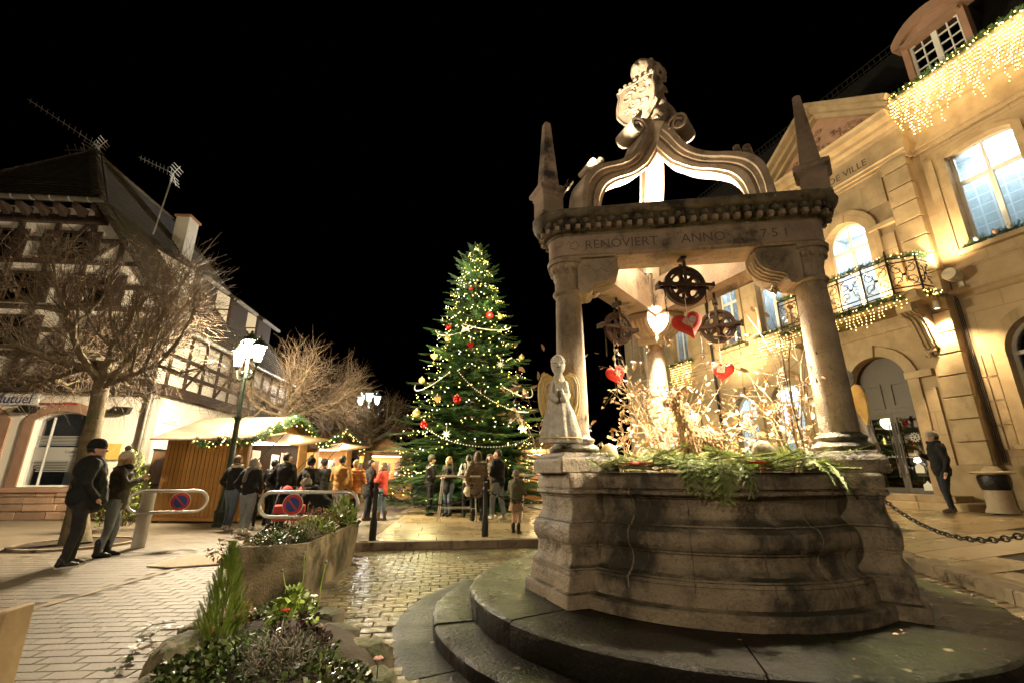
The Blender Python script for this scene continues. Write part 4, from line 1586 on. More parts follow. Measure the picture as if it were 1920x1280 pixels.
YW = 0.22                                           # wings stand back from the centre bay
up_r = [(3.30, 1.30, 6.6, 9.15, .13), (6.4, 1.30, 6.6, 9.15, .13)]
gr_r = [(3.42, 1.50, 1.95, 4.0, .72), (6.4, 1.5, 1.95, 4.0, .72)]
up_l = [(-3.05, 1.05, 6.1, 8.75, .28), (-5.0, 1.0, 6.1, 8.75, .28), (-8.0, 1.0, 6.1, 8.75, .28), (-10.6, 1.0, 6.1, 8.75, .28)]
gr_l = [(-3.08, 1.15, 1.3, 3.75, .56), (-4.85, 1.05, 1.3, 3.65, .52), (-8.0, 1.1, 1.3, 3.65, .52), (-10.6, 1.1, 1.3, 3.65, .52)]

for (x0, x1, ups, grs, nm) in ((1.98, 10.5, up_r, gr_r, 'r'), (-12.5, -1.98, up_l, gr_l, 'l')):
    holes = [arch(*p) for p in ups] + [arch(*p) for p in grs]
    MB().panel([(x0, HB), (x1, HB), (x1, HT), (x0, HT)], holes, YW, YW + .34).build('wing_wall', 'facade_render', hall)
    MB().box(((x0 + x1) / 2, YW - .05, (HB + 1.5) / 2 - .1), (x1 - x0, .16, 1.5 - HB + .2)).build('plinth', 'quoin_stone', hall)
    MB().prism([(0, 5.42), (-.05, 5.46), (-.06, 5.55), (-.12, 5.60), (-.12, 5.68), (0, 5.72)], x0, x1, lambda p, d: Vector((d, YW + p[0], p[1]))).build('string_course', 'facade_stone', hall)
    MB().prism([(0, 6.2), (-.03, 6.2), (-.03, 6.28), (0, 6.28)], x0, x1, lambda p, d: Vector((d, YW + p[0], p[1]))).build('sill_band', 'facade_stone', hall)
    CP = [(.2, 9.66), (-.05, 9.66), (-.05, 9.78), (-.09, 9.80), (-.09, 9.88), (-.04, 9.90), (-.04, 10.5), (-.10, 10.54), (-.12, 10.66), (-.22, 10.72), (-.24, 10.84), (-.42, 10.92), (-.46, 11.1), (-.52, 11.16), (-.54, 11.30), (.2, 11.34)]
    MB().prism(CP, x0, x1, lambda p, d: Vector((d, YW + p[0], p[1]))).build('cornice', 'facade_stone', hall)
    for k, p in enumerate(ups):
        far = p[0] < -7
        window(hall, *p, YW + .2, 'tile' if p[0] > 2 else 'white', 1, p[3] - .75, room=1.1)
        surround(hall, *p, YW, .17, .05, 'facade_stone', False)
    for k, p in enumerate(grs):
        window(hall, *p, YW + .22, ('dark' if p[0] > 2 else 'white'), 1, p[3] - .05, room=1.0)
        surround(hall, *p, YW, .24, .05, 'facade_stone', True)
# side panels beside the wing windows
for xa, xb in ((2.2, 2.4), (4.25, 5.35)):
    for z0, z1 in ((6.5, 9.3),):
        MB().box(((xa + xb) / 2, YW - .012, (z0 + z1) / 2), (xb - xa, .05, z1 - z0)).build('wall_panel', 'facade_stone', hall)
# joints of the ground floor ashlar
for z in (2.1, 2.65, 3.2, 3.75):
    for xa, xb in ((2.05, 2.42), (4.45, 5.3)):
        for k in range(2):
            w = (xb - xa) / 2
            MB().box((xa + w * (k + .5), YW - .01, z), (w - .02, .05, .52)).build('ashlar_block', 'quoin_stone', hall, bevel=.01)

# ---- centre bay
door_p = (0.0, 1.50, .84, 3.72, .75)
upc_p = (0.0, 1.24, 5.72, 8.05, .62)
MB().panel([(-2.0, HB), (2.0, HB), (2.0, HT), (-2.0, HT)], [arch(*door_p), arch(*upc_p)], 0, .36).build('centre_wall', 'facade_stone', hall)
window(hall, *upc_p, .2, 'white', 1, 7.85, room=1.6)
surround(hall, *upc_p, 0, .20, .07, 'quoin_stone', True, False)
surround(hall, upc_p[0], upc_p[1] + .42, upc_p[2], upc_p[3], upc_p[4] + .21, 0, .13, .10, 'facade_stone', False, False)
surround(hall, *door_p, 0, .26, .07, 'quoin_stone', True, False)
for s in (-1, 1):
    # imposts and recessed panels
    MB().box((s * 1.04, -.05, 3.78), (.62, .16, .18)).build('impost', 'quoin_stone', hall, bevel=.015)
    MB().box((s * 1.06, -.045, 8.05), (.70, .15, .14)).build('impost', 'quoin_stone', hall, bevel=.015)
    MB().box((s * 1.09, -.02, 7.0), (.40, .05, 1.5)).build('wall_panel', 'facade_render', hall)
    MB().box((s * 1.02, -.02, 9.05), (.62, .05, .78)).build('wall_panel', 'facade_render', hall)
    MB().box((s * 1.18, -.02, 2.4), (.26, .05, 2.0)).build('wall_panel', 'facade_render', hall)
    z = 1.52
    k = 0
    while z < 9.62:
        h = min(.525, 9.66 - z)
        MB().box((s * 1.72, -.045, z + h / 2 - .012), (.60, .15, h - .028)).build('quoin_block', 'quoin_stone', hall, bevel=.012)
        z += h
        k += 1
    MB().box((s * 1.40, -.08, .95), (1.25, .2, 1.14)).build('plinth', 'quoin_stone', hall, bevel=.015)
MB().prism([(0, 5.05), (-.05, 5.05), (-.07, 5.2), (0, 5.22)], -1.4, 1.4, lambda p, d: Vector((d, p[0], p[1]))).build('string_course', 'facade_stone', hall)
CP = [(.3, 9.66), (-.07, 9.66), (-.07, 9.75), (-.11, 9.77), (-.11, 9.86), (-.15, 9.89), (-.06, 9.92), (-.06, 10.50), (-.12, 10.54), (-.14, 10.64), (-.26, 10.70), (-.28, 10.80), (-.48, 10.86), (-.52, 10.98), (-.58, 11.04), (.3, 11.08)]
ce = MB().prism(CP, -2.06, 2.06, lambda p, d: Vector((d, p[0], p[1]))).build('entablature', 'facade_stone', hall)
text('lettering', 'HOTEL DE VILLE', .30, 'engraving', ce, (0, -.063, 10.06), (R(90), 0, 0), .004, 'CENTER')
# pediment
ap, bs = 12.70, 11.08
MB().prism([(-2.0, bs), (2.0, bs), (0, ap - .1)], -.02, .3, lambda p, d: Vector((p[0], d, p[1]))).build('pediment_field', 'pink_stone', hall)
rk = MB()
for s in (-1, 1):
    for w, t, off, o in ((.62, .14, .30, -.27), (.44, .16, .15, -.17), (.24, .14, .0, -.08)):
        a, b = Vector((s * 2.18, o, bs + off * 1.05 - .02)), Vector((0, o, ap + off * 1.05 - .02))
        rk.bar(a, b, w, t, (0, 0, 1))
rk.build('raking_cornice', 'facade_stone', hall)
rel = MB()
for k in range(46):
    u = rng.uniform(-1, 1)
    x = u * 1.25
    z = bs + .16 + rng.random() * (.95 * (1 - abs(u) * .75))
    r0 = rng.uniform(.04, .1)
    pts = []
    for i in range(12):
        t = i / 11
        an = rng.choice((-1, 1)) * 0 + 7.5 * t + k
        pts.append((x + r0 * (1 - .7 * t) * math.cos(an), -.05 - .03 * t, z + r0 * (1 - .7 * t) * math.sin(an)))
    MB().tube(pts, [.034 * (1 - .5 * i / 11) for i in range(12)], 5).build('pediment_carving', 'pink_stone', hall, smooth=True)

# ---- roof and dormer
RF = [(-.30, 11.34), (.1, 11.40), (2.35, 15.1), (5.5, 16.6), (5.5, 11.3)]
MB().prism(RF, -12.6, 10.5, lambda p, d: Vector((d, YW + p[0], p[1]))).build('roof', 'roof_dark', hall)
rail = MB()
for k in range(120):
    x = -12.4 + k * .19
    rail.bar((x, YW + 2.30, 15.06), (x, YW + 2.26, 15.36), .03, .03, (0, 1, 0))
for z in (15.12, 15.36):
    rail.bar((-12.5, YW + 2.27, z), (10.4, YW + 2.27, z), .035, .035)
rail.build('roof_railing', 'iron_black', hall)
dm = thing('roof_dormer', 'stone dormer with white small-paned window on the town hall roof', 'dormer', FA, F_ROT)
dx, dw, dz0, dz1 = 3.12, 1.45, 11.5, 13.3
op = arch(dx, 1.15, 11.85, 13.0, .16)
MB().panel(arch(dx, dw, dz0, dz1, .34), [op], .35, .62).build('stone_front', 'pink_stone', dm)
MB().prism(arch(dx, dw - .1, dz0, dz1 - .02, .33), .62, 2.3, lambda p, d: Vector((p[0], d, p[1]))).build('dormer_body', 'roof_dark', dm)
MB().panel(arch_grow(dx, dw + .02, dz1 - .18, dz1, .36, .14), [arch(dx, dw - .12, dz1 - .30, dz1 - .12, .30)], .22, .6).build('arched_moulding', 'pink_stone', dm)
dwn = MB().panel(op, [arch(dx, 1.03, 11.91, 12.97, .12)], .45, .51)
dwn.box((dx, .48, 12.5), (.13, .06, 1.25))
for s in (-1, 1):
    dwn.box((dx + s * .29, .485, 12.5), (.03, .03, 1.2))
    for z in (12.2, 12.5, 12.8):
        dwn.box((dx + s * .29, .485, z), (.5, .03, .03))
dwin = dwn.build('window', 'white_paint', dm)
MB().prism(arch(dx, 1.1, 11.88, 12.98, .14), .50, .506, lambda p, d: Vector((p[0], d, p[1]))).build('pane', 'glass_dark', dwin)

# ---- door
door = MB()
door.panel(arch(*door_p), [arch(0, 1.26, .86, 2.92, 0)], .24, .32)
dr = door.build('entrance_door', 'wood_door', hall)
for s in (-1, 1):
    lf = MB()
    lf.panel([(s * .315 - .31, .86), (s * .315 + .31, .86), (s * .315 + .31, 2.92), (s * .315 - .31, 2.92)], [[(s * .315 - .23, .98), (s * .315 + .23, .98), (s * .315 + .23, 2.80), (s * .315 - .23, 2.80)]], .26, .31)
    lf.build('door_leaf', 'wood_door', dr)
    MB().box((s * .315, .285, 1.89), (.46, .006, 1.82)).build('door_glass', 'glass_dark', dr)
    MB().tube([(s * .08, .2, 1.25), (s * .08, .18, 1.3), (s * .08, .18, 2.6), (s * .08, .2, 2.65)], .018, 8).build('door_handle', 'chrome', dr)
    MB().panel([(s * .36 - .26, 3.05), (s * .36 + .26, 3.05), (s * .36 + .26, 3.75), (s * .36 - .26, 3.75)], [[(s * .36 - .19, 3.12), (s * .36 + .19, 3.12), (s * .36 + .19, 3.68), (s * .36 - .19, 3.68)]], .215, .24).build('door_panel', 'wood_door', dr)
MB().box((0, .6, 1.9), (1.5, .02, 2.4)).build('door_dark_lobby', 'room_dark', dr)
MB().box((.62, .262, 1.95), (.1, .01, .5)).build('opening_hours_strip', 'room_dark', dr)
# window stickers: snowflake, paper houses
sf = MB()
for k in range(6):
    a = k * PI / 3
    sf.tube([(.42, .262, 2.25), (.42 + .13 * math.cos(a), .262, 2.25 + .13 * math.sin(a))], .008, 5)
    for b in (-.5, .5):
        sf.tube([(.42 + .08 * math.cos(a), .262, 2.25 + .08 * math.sin(a)), (.42 + .12 * math.cos(a + b), .262, 2.25 + .12 * math.sin(a + b))], .006, 5)
sf.tube([(.42 + .09 * math.cos(t), .262, 2.25 + .09 * math.sin(t)) for t in np.linspace(0, 2 * PI, 14)[:-1]], .006, 5, closed=True)
sf.build('snowflake_sticker', 'white_paint', dr)
for (x, z, w, h) in ((.36, 1.35, .2, .28), (.46, .92, .22, .24)):
    ph = MB().prism([(x - w / 2, z), (x + w / 2, z), (x + w / 2, z + h * .6), (x + w * .2, z + h * .75), (x, z + h), (x - w * .2, z + h * .75), (x - w / 2, z + h * .6)], .255, .262, lambda p, d: Vector((p[0], d, p[1]))).build('paper_house_sticker', 'white_paint', dr)
text('door_lettering', 'Ville de Rosheim', .085, 'white_paint', dr, (-.52, .262, 1.75), (R(90), 0, 0), .001)
pl = thing('wall_plaque', 'small dark blue notice plaque on the wall right of the entrance', 'plaque', FA, F_ROT)
MB().box((.95, -.075, 2.05), (.16, .03, .26)).build('plate', 'sign_blue', pl, bevel=.005)
MB().tube([(.95, -.08, 2.20), (.95, -.11, 2.26), (.95, -.08, 2.3)], .012, 6).build('hook', 'iron_black', pl)
text('plaque_text', '✻', .10, 'white_paint', pl, (.95, -.092, 2.0), (R(90), 0, 0), .001, 'CENTER')

# ---- entrance steps
es = thing('entrance_steps', 'two wide sandstone steps in front of the town hall door', 'steps', FA, F_ROT)
for k, (xa, xb, o, z0, z1) in enumerate(((-1.75, 1.95, 1.25, .40, .70), (-1.55, 1.55, .85, .70, .84))):
    n = 4
    for i in range(n):
        a, b = xa + (xb - xa) * i / n, xa + (xb - xa) * (i + 1) / n
        MB().box(((a + b) / 2, -o / 2, (z0 + z1) / 2), (b - a - .008, o, z1 - z0)).build('step_stone', 'quoin_stone', es, bevel=.012)
st = MB()
for k in range(26):
    st.box((-1.2 + k * .1, -.7, .845), (.035, .12, .006))
st.build('grip_strip', 'white_paint', es)

# ---- balcony
bal = thing('balcony', 'stone balcony with wrought iron railing above the town hall entrance', 'balcony', FA, F_ROT)
BX0, BX1, BO, BZ = -1.95, 1.9, .95, 5.46
MB().prism([(-BO, BZ + .02), (-BO - .02, BZ + .16), (-BO - .06, BZ + .2), (0, BZ + .22), (0, BZ - .05), (-BO + .12, BZ - .05)], BX0, BX1, lambda p, d: Vector((d, p[0], p[1]))).build('slab', 'facade_stone', bal)
CS = [(0, 5.42), (-.82, 5.42), (-.88, 5.34), (-.86, 5.20), (-.76, 5.12), (-.62, 5.12), (-.50, 5.02), (-.40, 4.84), (-.33, 4.60), (-.27, 4.44), (-.22, 4.34), (-.12, 4.30), (-.07, 4.36), (0, 4.40)]
for x in (-1.5, 1.5):
    cb = MB().prism(CS, x - .17, x + .17, lambda p, d: Vector((d, p[0], p[1]))).build('console_bracket', 'facade_stone', bal, bevel=.012)
    cr = MB()
    for w in (-.1, 0, .1):
        cr.tube([(x + w, p[0] - .01, p[1]) for p in CS[3:11]], .028, 6)
    for s in (-1, 1):
        cr.tube([(x + s * .175, -.74 + .1 * (1 - .8 * t) * math.cos(8 * t), 5.26 + .1 * (1 - .8 * t) * math.sin(8 * t)) for t in np.linspace(0, 1, 20)], .015, 5)
    for k in range(16):
        cr.sphere((x + rng.uniform(-.15, .15), -.1 - rng.random() * .12, 4.22 + rng.uniform(-.12, .1)), rng.uniform(.03, .06), 7, 5)
    cr.build('carved_scroll', 'facade_stone', cb, smooth=True)
RZ0, RZ1 = BZ + .22, BZ + 1.20


def railing(p0, p1, n):
    p0, p1 = Vector(p0), Vector(p1)
    d = (p1 - p0)
    L = d.length
    d.normalize()
    for z, t in ((RZ0 + .05, .03), (RZ0 + .17, .02), (RZ1 - .12, .02), (RZ1, .05)):
        MB().bar(p0 + Vector((0, 0, z)), p1 + Vector((0, 0, z)), t, .03).build('rail', 'iron_black', bal)
    for i in range(n + 1):
        q = p0 + d * L * i / n
        pm = MB().box((q.x, q.y, (RZ0 + RZ1) / 2 + .02), (.035, .035, RZ1 - RZ0 + .06))
        pm.build('baluster_post', 'iron_black', bal)
    for i in range(n):
        c0 = p0 + d * (L * (i + .5) / n)
        w = L / n
        sc = MB()
        H_ = RZ1 - RZ0 - .34
        zc = (RZ0 + RZ1) / 2 + .03
        for sx in (-1, 1):
            for sz in (-1, 1):
                pts = []
                for t in np.linspace(0, 1, 18):
                    an = R(90) * sz + sx * sz * (-1) * 7.5 * t
                    q = min(w * .24, H_ * .26) * (1 - .82 * t)
                    pts.append(c0 + d * (sx * w * .22 + q * math.cos(an)) + Vector((0, 0, zc + sz * H_ * .24 + q * math.sin(an))))
                sc.tube(pts, .011, 5)
            pts = [c0 + d * (sx * w * (.46 - .4 * math.sin(PI * t))) + Vector((0, 0, zc + H_ * (t - .5) * 1.0)) for t in np.linspace(0, 1, 12)]
            sc.tube(pts, .010, 5)
        sc.sphere(c0 + Vector((0, 0, zc)), .035, 8, 6)
        sc.build('scroll_panel', 'iron_black', bal, smooth=True)


railing((BX0 + .06, -BO + .05, 0), (BX1 - .5, -BO + .05, 0), 5)
railing((BX1 - .5, -BO + .05, 0), (BX1 - .05, -BO + .42, 0), 1)
railing((BX1 - .05, -BO + .42, 0), (BX1 - .05, -.06, 0), 1)
fin = MB().lathe([(0, 0), (.03, 0), (.018, .05), (.04, .1), (.02, .14), (.03, .18), (0, .26)], 10)
fin.build('finial', 'iron_black', bal, smooth=True, loc=(BX1 - .5, -BO + .05, RZ1 + .02))


# ---- garlands and fairy lights
TW_N = 9
tv, tf = [], []
for i in range(TW_N):
    t = i / TW_N
    for s in (-1, 1):
        k = len(tv)
        L = .36 * (1 - .45 * t)
        tv += [(t - .03, 0, 0), (t + .03, 0, 0), (t + L * .55, s * L, .05)]
        tf.append((k, k + 1, k + 2))
    k = len(tv)
    tv += [(t - .03, 0, 0), (t + .03, 0, 0), (t + .16, 0, .3 * (1 - .4 * t))]
    tf.append((k, k + 1, k + 2))
TWV, TWF = np.array(tv, float), np.array(tf)


def fir_tube(pts, r, dens, size):
    """needle sprays all around a curve: a fir garland."""
    P, D = [], []
    pts = [np.array(p, float) for p in pts]
    for a, b in zip(pts[:-1], pts[1:]):
        L = np.linalg.norm(b - a)
        for _ in range(max(1, int(L * dens))):
            t = rng.random()
            v = nrng.normal(size=3)
            v = v / np.linalg.norm(v)
            P.append(a + (b - a) * t + v * r * .25)
            D.append(v + (b - a) / max(L, 1e-6) * .6)
    P, D = np.array(P), np.array(D)
    return scatter(TWV, TWF, P, frames(D, nrng.normal(size=D.shape)), size * nrng.uniform(.7, 1.3, len(P)))


BULB = MB().sphere((0, 0, 0), 1.0, 6, 4)
BV, BF4 = np.array(BULB.v, float), np.array(BULB.f)


def bulbs(pts, r):
    P = np.array(pts, float)
    RM = np.broadcast_to(np.eye(3), (len(P), 3, 3))
    return npmesh('bulbs', *scatter(BV, BF4, P, RM, np.full(len(P), r)))


def garland(label, pts, loc, rz, r=.07, dens=190, size=.11, nb=0, br=.013, mat_b='bulb_warm', fir='fir', group='fir garlands', name='fir_garland'):
    g = thing(name, label, 'garland', loc, rz, group)
    link('fir_sprays', npmesh('sprays', *fir_tube(pts, r, dens, size)), fir, g)
    if nb:
        bp = []
        for k in range(nb):
            t = (k + .5) / nb * (len(pts) - 1)
            i = int(t)
            q = Vector(pts[i]).lerp(Vector(pts[min(i + 1, len(pts) - 1)]), t - i)
            bp.append(q + Vector((rng.uniform(-1, 1), rng.uniform(-1, 1), rng.uniform(-1, 1))) * r * 1.15)
        link('bulbs', bulbs(bp, br), mat_b, g)
    return g


def curve_pts(a, b, n, sag=0.0):
    a, b = Vector(a), Vector(b)
    return [a.lerp(b, t) - Vector((0, 0, sag * 4 * t * (1 - t))) for t in np.linspace(0, 1, n)]


rail_path = [(BX0 + .06, -BO + .03, RZ1 + .05), (-.6, -BO + .03, RZ1 + .02), (.6, -BO + .03, RZ1 + .07), (BX1 - .5, -BO + .03, RZ1 + .05), (BX1 - .05, -BO + .42, RZ1 + .04), (BX1 - .05, -.06, RZ1 + .05)]
garland('fir garland with lights wound along the balcony rail', rail_path, FA, F_ROT, nb=46)
garland('fir garland with glowing bulbs along the balcony slab edge', [(BX0, -BO - .1, BZ + .12), (BX1 - .4, -BO - .1, BZ + .1), (BX1 + .06, -BO + .4, BZ + .12), (BX1 + .06, -.1, BZ + .14)], FA, F_ROT, .08, 150, .11, 60)
garland('fir garland with pale baubles on the big upper right window sill', [(2.6, YW - .12, 6.66), (4.4, YW - .12, 6.66)], FA, F_ROT, .07, 220, .12)
garland('fir garland with pale baubles on the ground floor right window sill', [(2.7, YW - .14, 2.02), (4.3, YW - .14, 2.02)], FA, F_ROT, .06, 200, .1, 4, .03, 'plastic_white')
bb = thing('sill_baubles', 'pale and pink baubles resting on the upper right sill', 'baubles', FA, F_ROT)
for k, x in enumerate((2.85, 3.2, 3.45, 3.75, 4.05)):
    MB().sphere((x, YW - .2, 6.70), .055, 10, 7).build('bauble', 'plastic_white' if k % 2 == 0 else 'cloth_pink', bb, smooth=True)


def curtain(label, x0, x1, ztop, o, n, lmin, lmax, r=.013, step=.105):
    c = thing('light_curtain', label, 'fairy lights', FA, F_ROT, 'light curtains on the town hall')
    bp, w = [], MB()
    for k in range(n):
        x = x0 + (x1 - x0) * (k + .5) / n + rng.uniform(-.02, .02)
        L = rng.choice((lmin, (lmin + lmax) / 2, lmax)) * rng.uniform(.85, 1.1)
        path = []
        z = 0
        while z < L:
            q = (x + .025 * math.sin(z * 16 + k), o - .02 * math.cos(z * 9 + k), ztop - z)
            path.append(q)
            bp.append((q[0], q[1] - .012, q[2]))
            z += step
        if len(path) > 1:
            w.tube(path, .004, 3)
    w.build('wires', 'plastic_dark', c)
    link('bulbs', bulbs(bp, r), 'bulb_warm', c)


curtain('dense curtain of fairy lights hanging from the right wing cornice', 2.1, 7.0, 11.12, YW - .6, 112, .5, 1.3, .0125, .095)
garland('lit fir garland along the right wing gutter', [(2.05, YW - .58, 11.32), (7.0, YW - .58, 11.32)], FA, F_ROT, .07, 110, .12, 90, .016)
curtain('fairy lights hanging below the balcony slab', BX0, BX1 - .2, BZ - .02, -BO - .05, 34, .12, .42, .012, .08)
curtain('fairy light curtain below the first window behind the right column', -3.75, -2.4, 6.05, YW - .15, 20, .5, 1.0, .014)
garland('fir garland with lights under the first window behind the right column', [(-3.8, YW - .16, 6.12), (-2.35, YW - .16, 6.12)], FA, F_ROT, .07, 160, .11, 10)
curtain('fairy light curtain below the farthest lit window seen through the well', -8.7, -7.3, 6.05, YW - .15, 22, .5, 1.0, .014)
garland('fir garland under the farthest lit window seen through the well', [(-8.75, YW - .16, 6.12), (-7.25, YW - .16, 6.12)], FA, F_ROT, .07, 160, .11, 10)
garland('thin dark fir garland under the window between pulley and drainpipe', [(-5.6, YW - .16, 6.12), (-4.4, YW - .16, 6.12)], FA, F_ROT, .05, 160, .1, 0)

# ---- drainpipe, cables, wall lights
dp = thing('drainpipe', 'dark drainpipe running down the town hall wing seen through the well', 'drainpipe', FA, F_ROT)
MB().tube([(-6.05, YW - .1, 11.0), (-6.05, YW - .1, .5)], .055, 10).build('pipe', 'iron_black', dp, smooth=True)
for z in (2, 4.2, 6.4, 8.6):
    MB().lathe([(.056, -.03), (.07, -.03), (.07, .03), (.056, .03)], 12, (-6.05, YW - .1, z)).build('clip', 'iron_black', dp)
cb = thing('wall_cables', 'black cables running down beside the quoin stones', 'cables', FA, F_ROT)
for k in range(3):
    MB().tube([(2.05 + .03 * k, YW - .03 - .01 * k, 5.9 - .2 * k), (2.07 + .03 * k, YW - .07, 5.4), (2.06 + .035 * k, YW - .05, 3.0), (2.08 + .03 * k, YW - .05, 1.55)], .009, 5).build('cable', 'plastic_dark', cb)
wl = thing('wall_floodlight', 'round beige floodlight housing on the wall right of the balcony', 'floodlight', FA, F_ROT)
MB().tube([(2.25, YW - .02, 5.98), (2.25, YW - .18, 5.98), (2.25, YW - .42, 6.02)], [.10, .15, .15], 18).build('housing', 'beige_plastic', wl, smooth=True)
MB().box((2.25, YW - .02, 5.85), (.12, .06, .3)).build('mount', 'beige_plastic', wl)
sp = thing('wall_spotlight', 'small lit spotlight under the balcony corner', 'spotlight', FA, F_ROT)
MB().lathe([(0, .1), (.05, .1), (.06, .0), (.075, -.1), (.06, -.1), (0, -.06)], 14, (1.95, -.42, 5.28)).build('housing', 'beige_plastic', sp, smooth=True)
MB().lathe([(0, -.085), (.06, -.085)], 12, (1.95, -.42, 5.28)).build('lens', 'flood_glow', sp)


def fw(x, o, z):
    return FA + FD * x + FN * o + Vector((0, 0, z))


lamp('quoin_spot', 'SPOT', fw(1.95, .42, 5.2), 750, AMBER, .05, fw(1.85, .95, 1.0), R(125), .75)
lamp('quoin_spot_up', 'SPOT', fw(2.2, .45, 6.1), 150, AMBER, .06, fw(2.6, .0, 9.6), R(120), .8)
lamp('balcony_glow', 'POINT', fw(.4, .35, 6.1), 80, AMBER, .15)
lamp('bay_light_left', 'SPOT', fw(-1.7, .9, 5.9), 100, AMBER, .06, fw(-1.2, .0, 9.6), R(120), .8)
lamp('curtain_glow_a', 'POINT', fw(3.0, .75, 10.8), 16, AMBER, .3)
lamp('curtain_glow_b', 'POINT', fw(4.6, .75, 10.8), 16, AMBER, .3)
lamp('wing_glow_left', 'SPOT', fw(-4.5, 1.4, 5.2), 150, AMBER, .1, fw(-4.6, .0, 6.5), R(150), .9)
lamp('wing_lamp_far', 'SPOT', fw(-9.2, 1.2, 4.6), 160, AMBER, .08, fw(-9.3, 0, 2.5), R(140), .8)
# ================================================================== half-timbered house on the left
HG = Vector((-11.85, 15.0, 0))
HROT = R(5)
house = thing('timbered_house', 'white half-timbered house with steep dark tiled roof and bank office', 'building', HG, HROT)
HW, EZ, RIDX, RIDZ, HIPZ = 11.2, 6.45, -5.6, 14.3, 10.6       # local: x to the right, y back
SL = (RIDZ - EZ) / 5.95
xroof = lambda z: RIDX + (RIDZ - z) / SL                        # right slope
HLEN = 10.6
# gable wall: ground floor with arched shop windows
shops = [(-2.55, 1.75, .95, 3.0, .28), (-5.3, 1.75, .95, 3.0, .28), (-8.1, 1.75, .95, 3.0, .28)]
MB().panel([(-HW, 0), (0, 0), (0, 3.9), (-HW, 3.9)], [arch(*p) for p in shops], 0, .35).build('ground_floor_wall', 'plaster', house)
side_win = (4.55, 1.5, 1.6, 3.05, .3)
sw = MB().panel([(0.0, 0), (HLEN, 0), (HLEN, 3.9), (0.0, 3.9)], [arch(*side_win)], 0, .3)
sw.v = [(-y, x, z) for x, y, z in sw.v]
sw.build('side_wall', 'plaster_side', house)
for k, p in enumerate(shops):
    ss = MB().panel(arch_grow(*p, .30), [arch(*p)], -.05, 0).build('window_surround', 'pink_stone', house)
    MB().box((p[0], -.08, .86), (2.4, .2, .14)).build('sill', 'pink_stone', ss, bevel=.01)
    fr = MB().panel(arch(*p), [arch(p[0], p[1] - .1, p[2] + .05, p[3], p[4] - .05)], .16, .22)
    fr.box((p[0] - .45, .19, 2.0), (.05, .05, 2.2))
    wd = fr.build('shop_window', 'white_paint', house)
    MB().prism(arch(p[0], p[1] - .06, p[2] + .03, p[3], p[4] - .03), .185, .19, lambda q, d: Vector((q[0], d, q[1]))).build('pane', 'glass', wd)
    bands = MB()
    for i in range(7):
        bands.box((p[0], .178, 2.50 - i * .045), (p[1] - .12, .004, .022))
    for i in range(7):
        bands.box((p[0] + (i % 2) * .05, .178, 1.72 - i * .05), (p[1] - .2 - .05 * i, .004, .022))
    bands.box((p[0], .1785, 1.95), (p[1] - .12, .003, .42))
    bands.build('frosted_bands', 'glass_frost', wd)
    rm = MB()
    x0, x1, z0, z1, y1 = p[0] - 1.1, p[0] + 1.1, .3, 3.6, 2.2
    rm.add([(x0, .36, z0), (x0, y1, z0), (x1, y1, z0), (x1, .36, z0)], [(0, 1, 2, 3)])
    rm.add([(x0, y1, z0), (x1, y1, z0), (x1, y1, z1), (x0, y1, z1)], [(0, 1, 2, 3)])
    for x in (x0, x1):
        rm.add([(x, .36, z0), (x, y1, z0), (x, y1, z1), (x, .36, z1)], [(0, 1, 2, 3)])
    rm.add([(x0, .36, z1), (x0, y1, z1), (x1, y1, z1), (x1, .36, z1)], [(0, 1, 2, 3)])
    rm.build('office_room', 'cloth_grey', wd)
    MB().box((p[0], 1.2, 1.5), (.7, .5, 1.2)).build('cabinet', 'plastic_white', wd)
    MB().box((p[0], 1.4, 3.55), (.6, .6, .03)).build('office_lamp', 'hut_glow', wd)
t1 = text('window_lettering', 'Crédit', .115, 'plastic_dark', house, (-2.45, .17, 1.98), (R(90), 0, 0), .001)
text('window_lettering', 'Mutuel', .115, 'plastic_dark', house, (-2.02, .17, 1.98), (R(90), 0, 0), .001)
for dx, dz in ((0, 0), (.035, .05), (.07, 0), (.035, -.03)):
    MB().sphere((-2.12 + dx, .17, 2.01 + dz), .016, 6, 5).build('logo_dot', 'plastic_dark', house)
text('window_lettering', 'Centre de Rosheim', .05, 'plastic_dark', house, (-2.3, .17, 1.88), (R(90), 0, 0), .001)
# stone base courses
z = .0
for row, hh in enumerate((.24, .22, .2, .14)):
    x = -7.0 + rng.uniform(-.3, 0)
    while x < -.1:
        w = rng.uniform(.45, 1.05)
        MB().box((min(x + w / 2, -.02 - w * .0), -.07 - rng.random() * .03, z + hh / 2), (w - .02, .14, hh - .02)).build('base_stone', 'stone_block', house, bevel=.012)
        x += w
    z += hh
# sign above the shop windows
sg = thing('bank_sign', 'white bank fascia sign with dark blue letters ending in tuel', 'sign', HG, HROT)
MB().box((-5.05, -.06, 3.66), (3.2, .06, .40)).build('board', 'white_paint', sg, bevel=.01)
text('sign_letters', 'Crédit Mutuel', .42, 'sign_blue', sg, (-6.06, -.092, 3.52), (R(90), 0, 0), .004, 'LEFT', .15, .006)
MB().box((-2.85, -.05, 3.52), (1.15, .04, .05)).build('red_stripe', 'sign_red', sg)
for x in (-3.75, -.95):
    wl_ = thing('wall_lamp', 'dark wedge wall lamp %s' % ('left of the shop window' if x < -2 else 'right of the shop window'), 'lamp', HG, HROT, 'wedge wall lamps of the bank')
    MB().prism([(-.30, 3.22), (.30, 3.22), (.36, 3.42), (-.12, 3.44)], -.18, -.002, lambda q, d, x=x: Vector((x + q[0], d, q[1]))).build('shade', 'iron_black', wl_)
bx = thing('wall_box', 'brown metal service box on the wall beside the wooden hut', 'service box', HG, HROT)
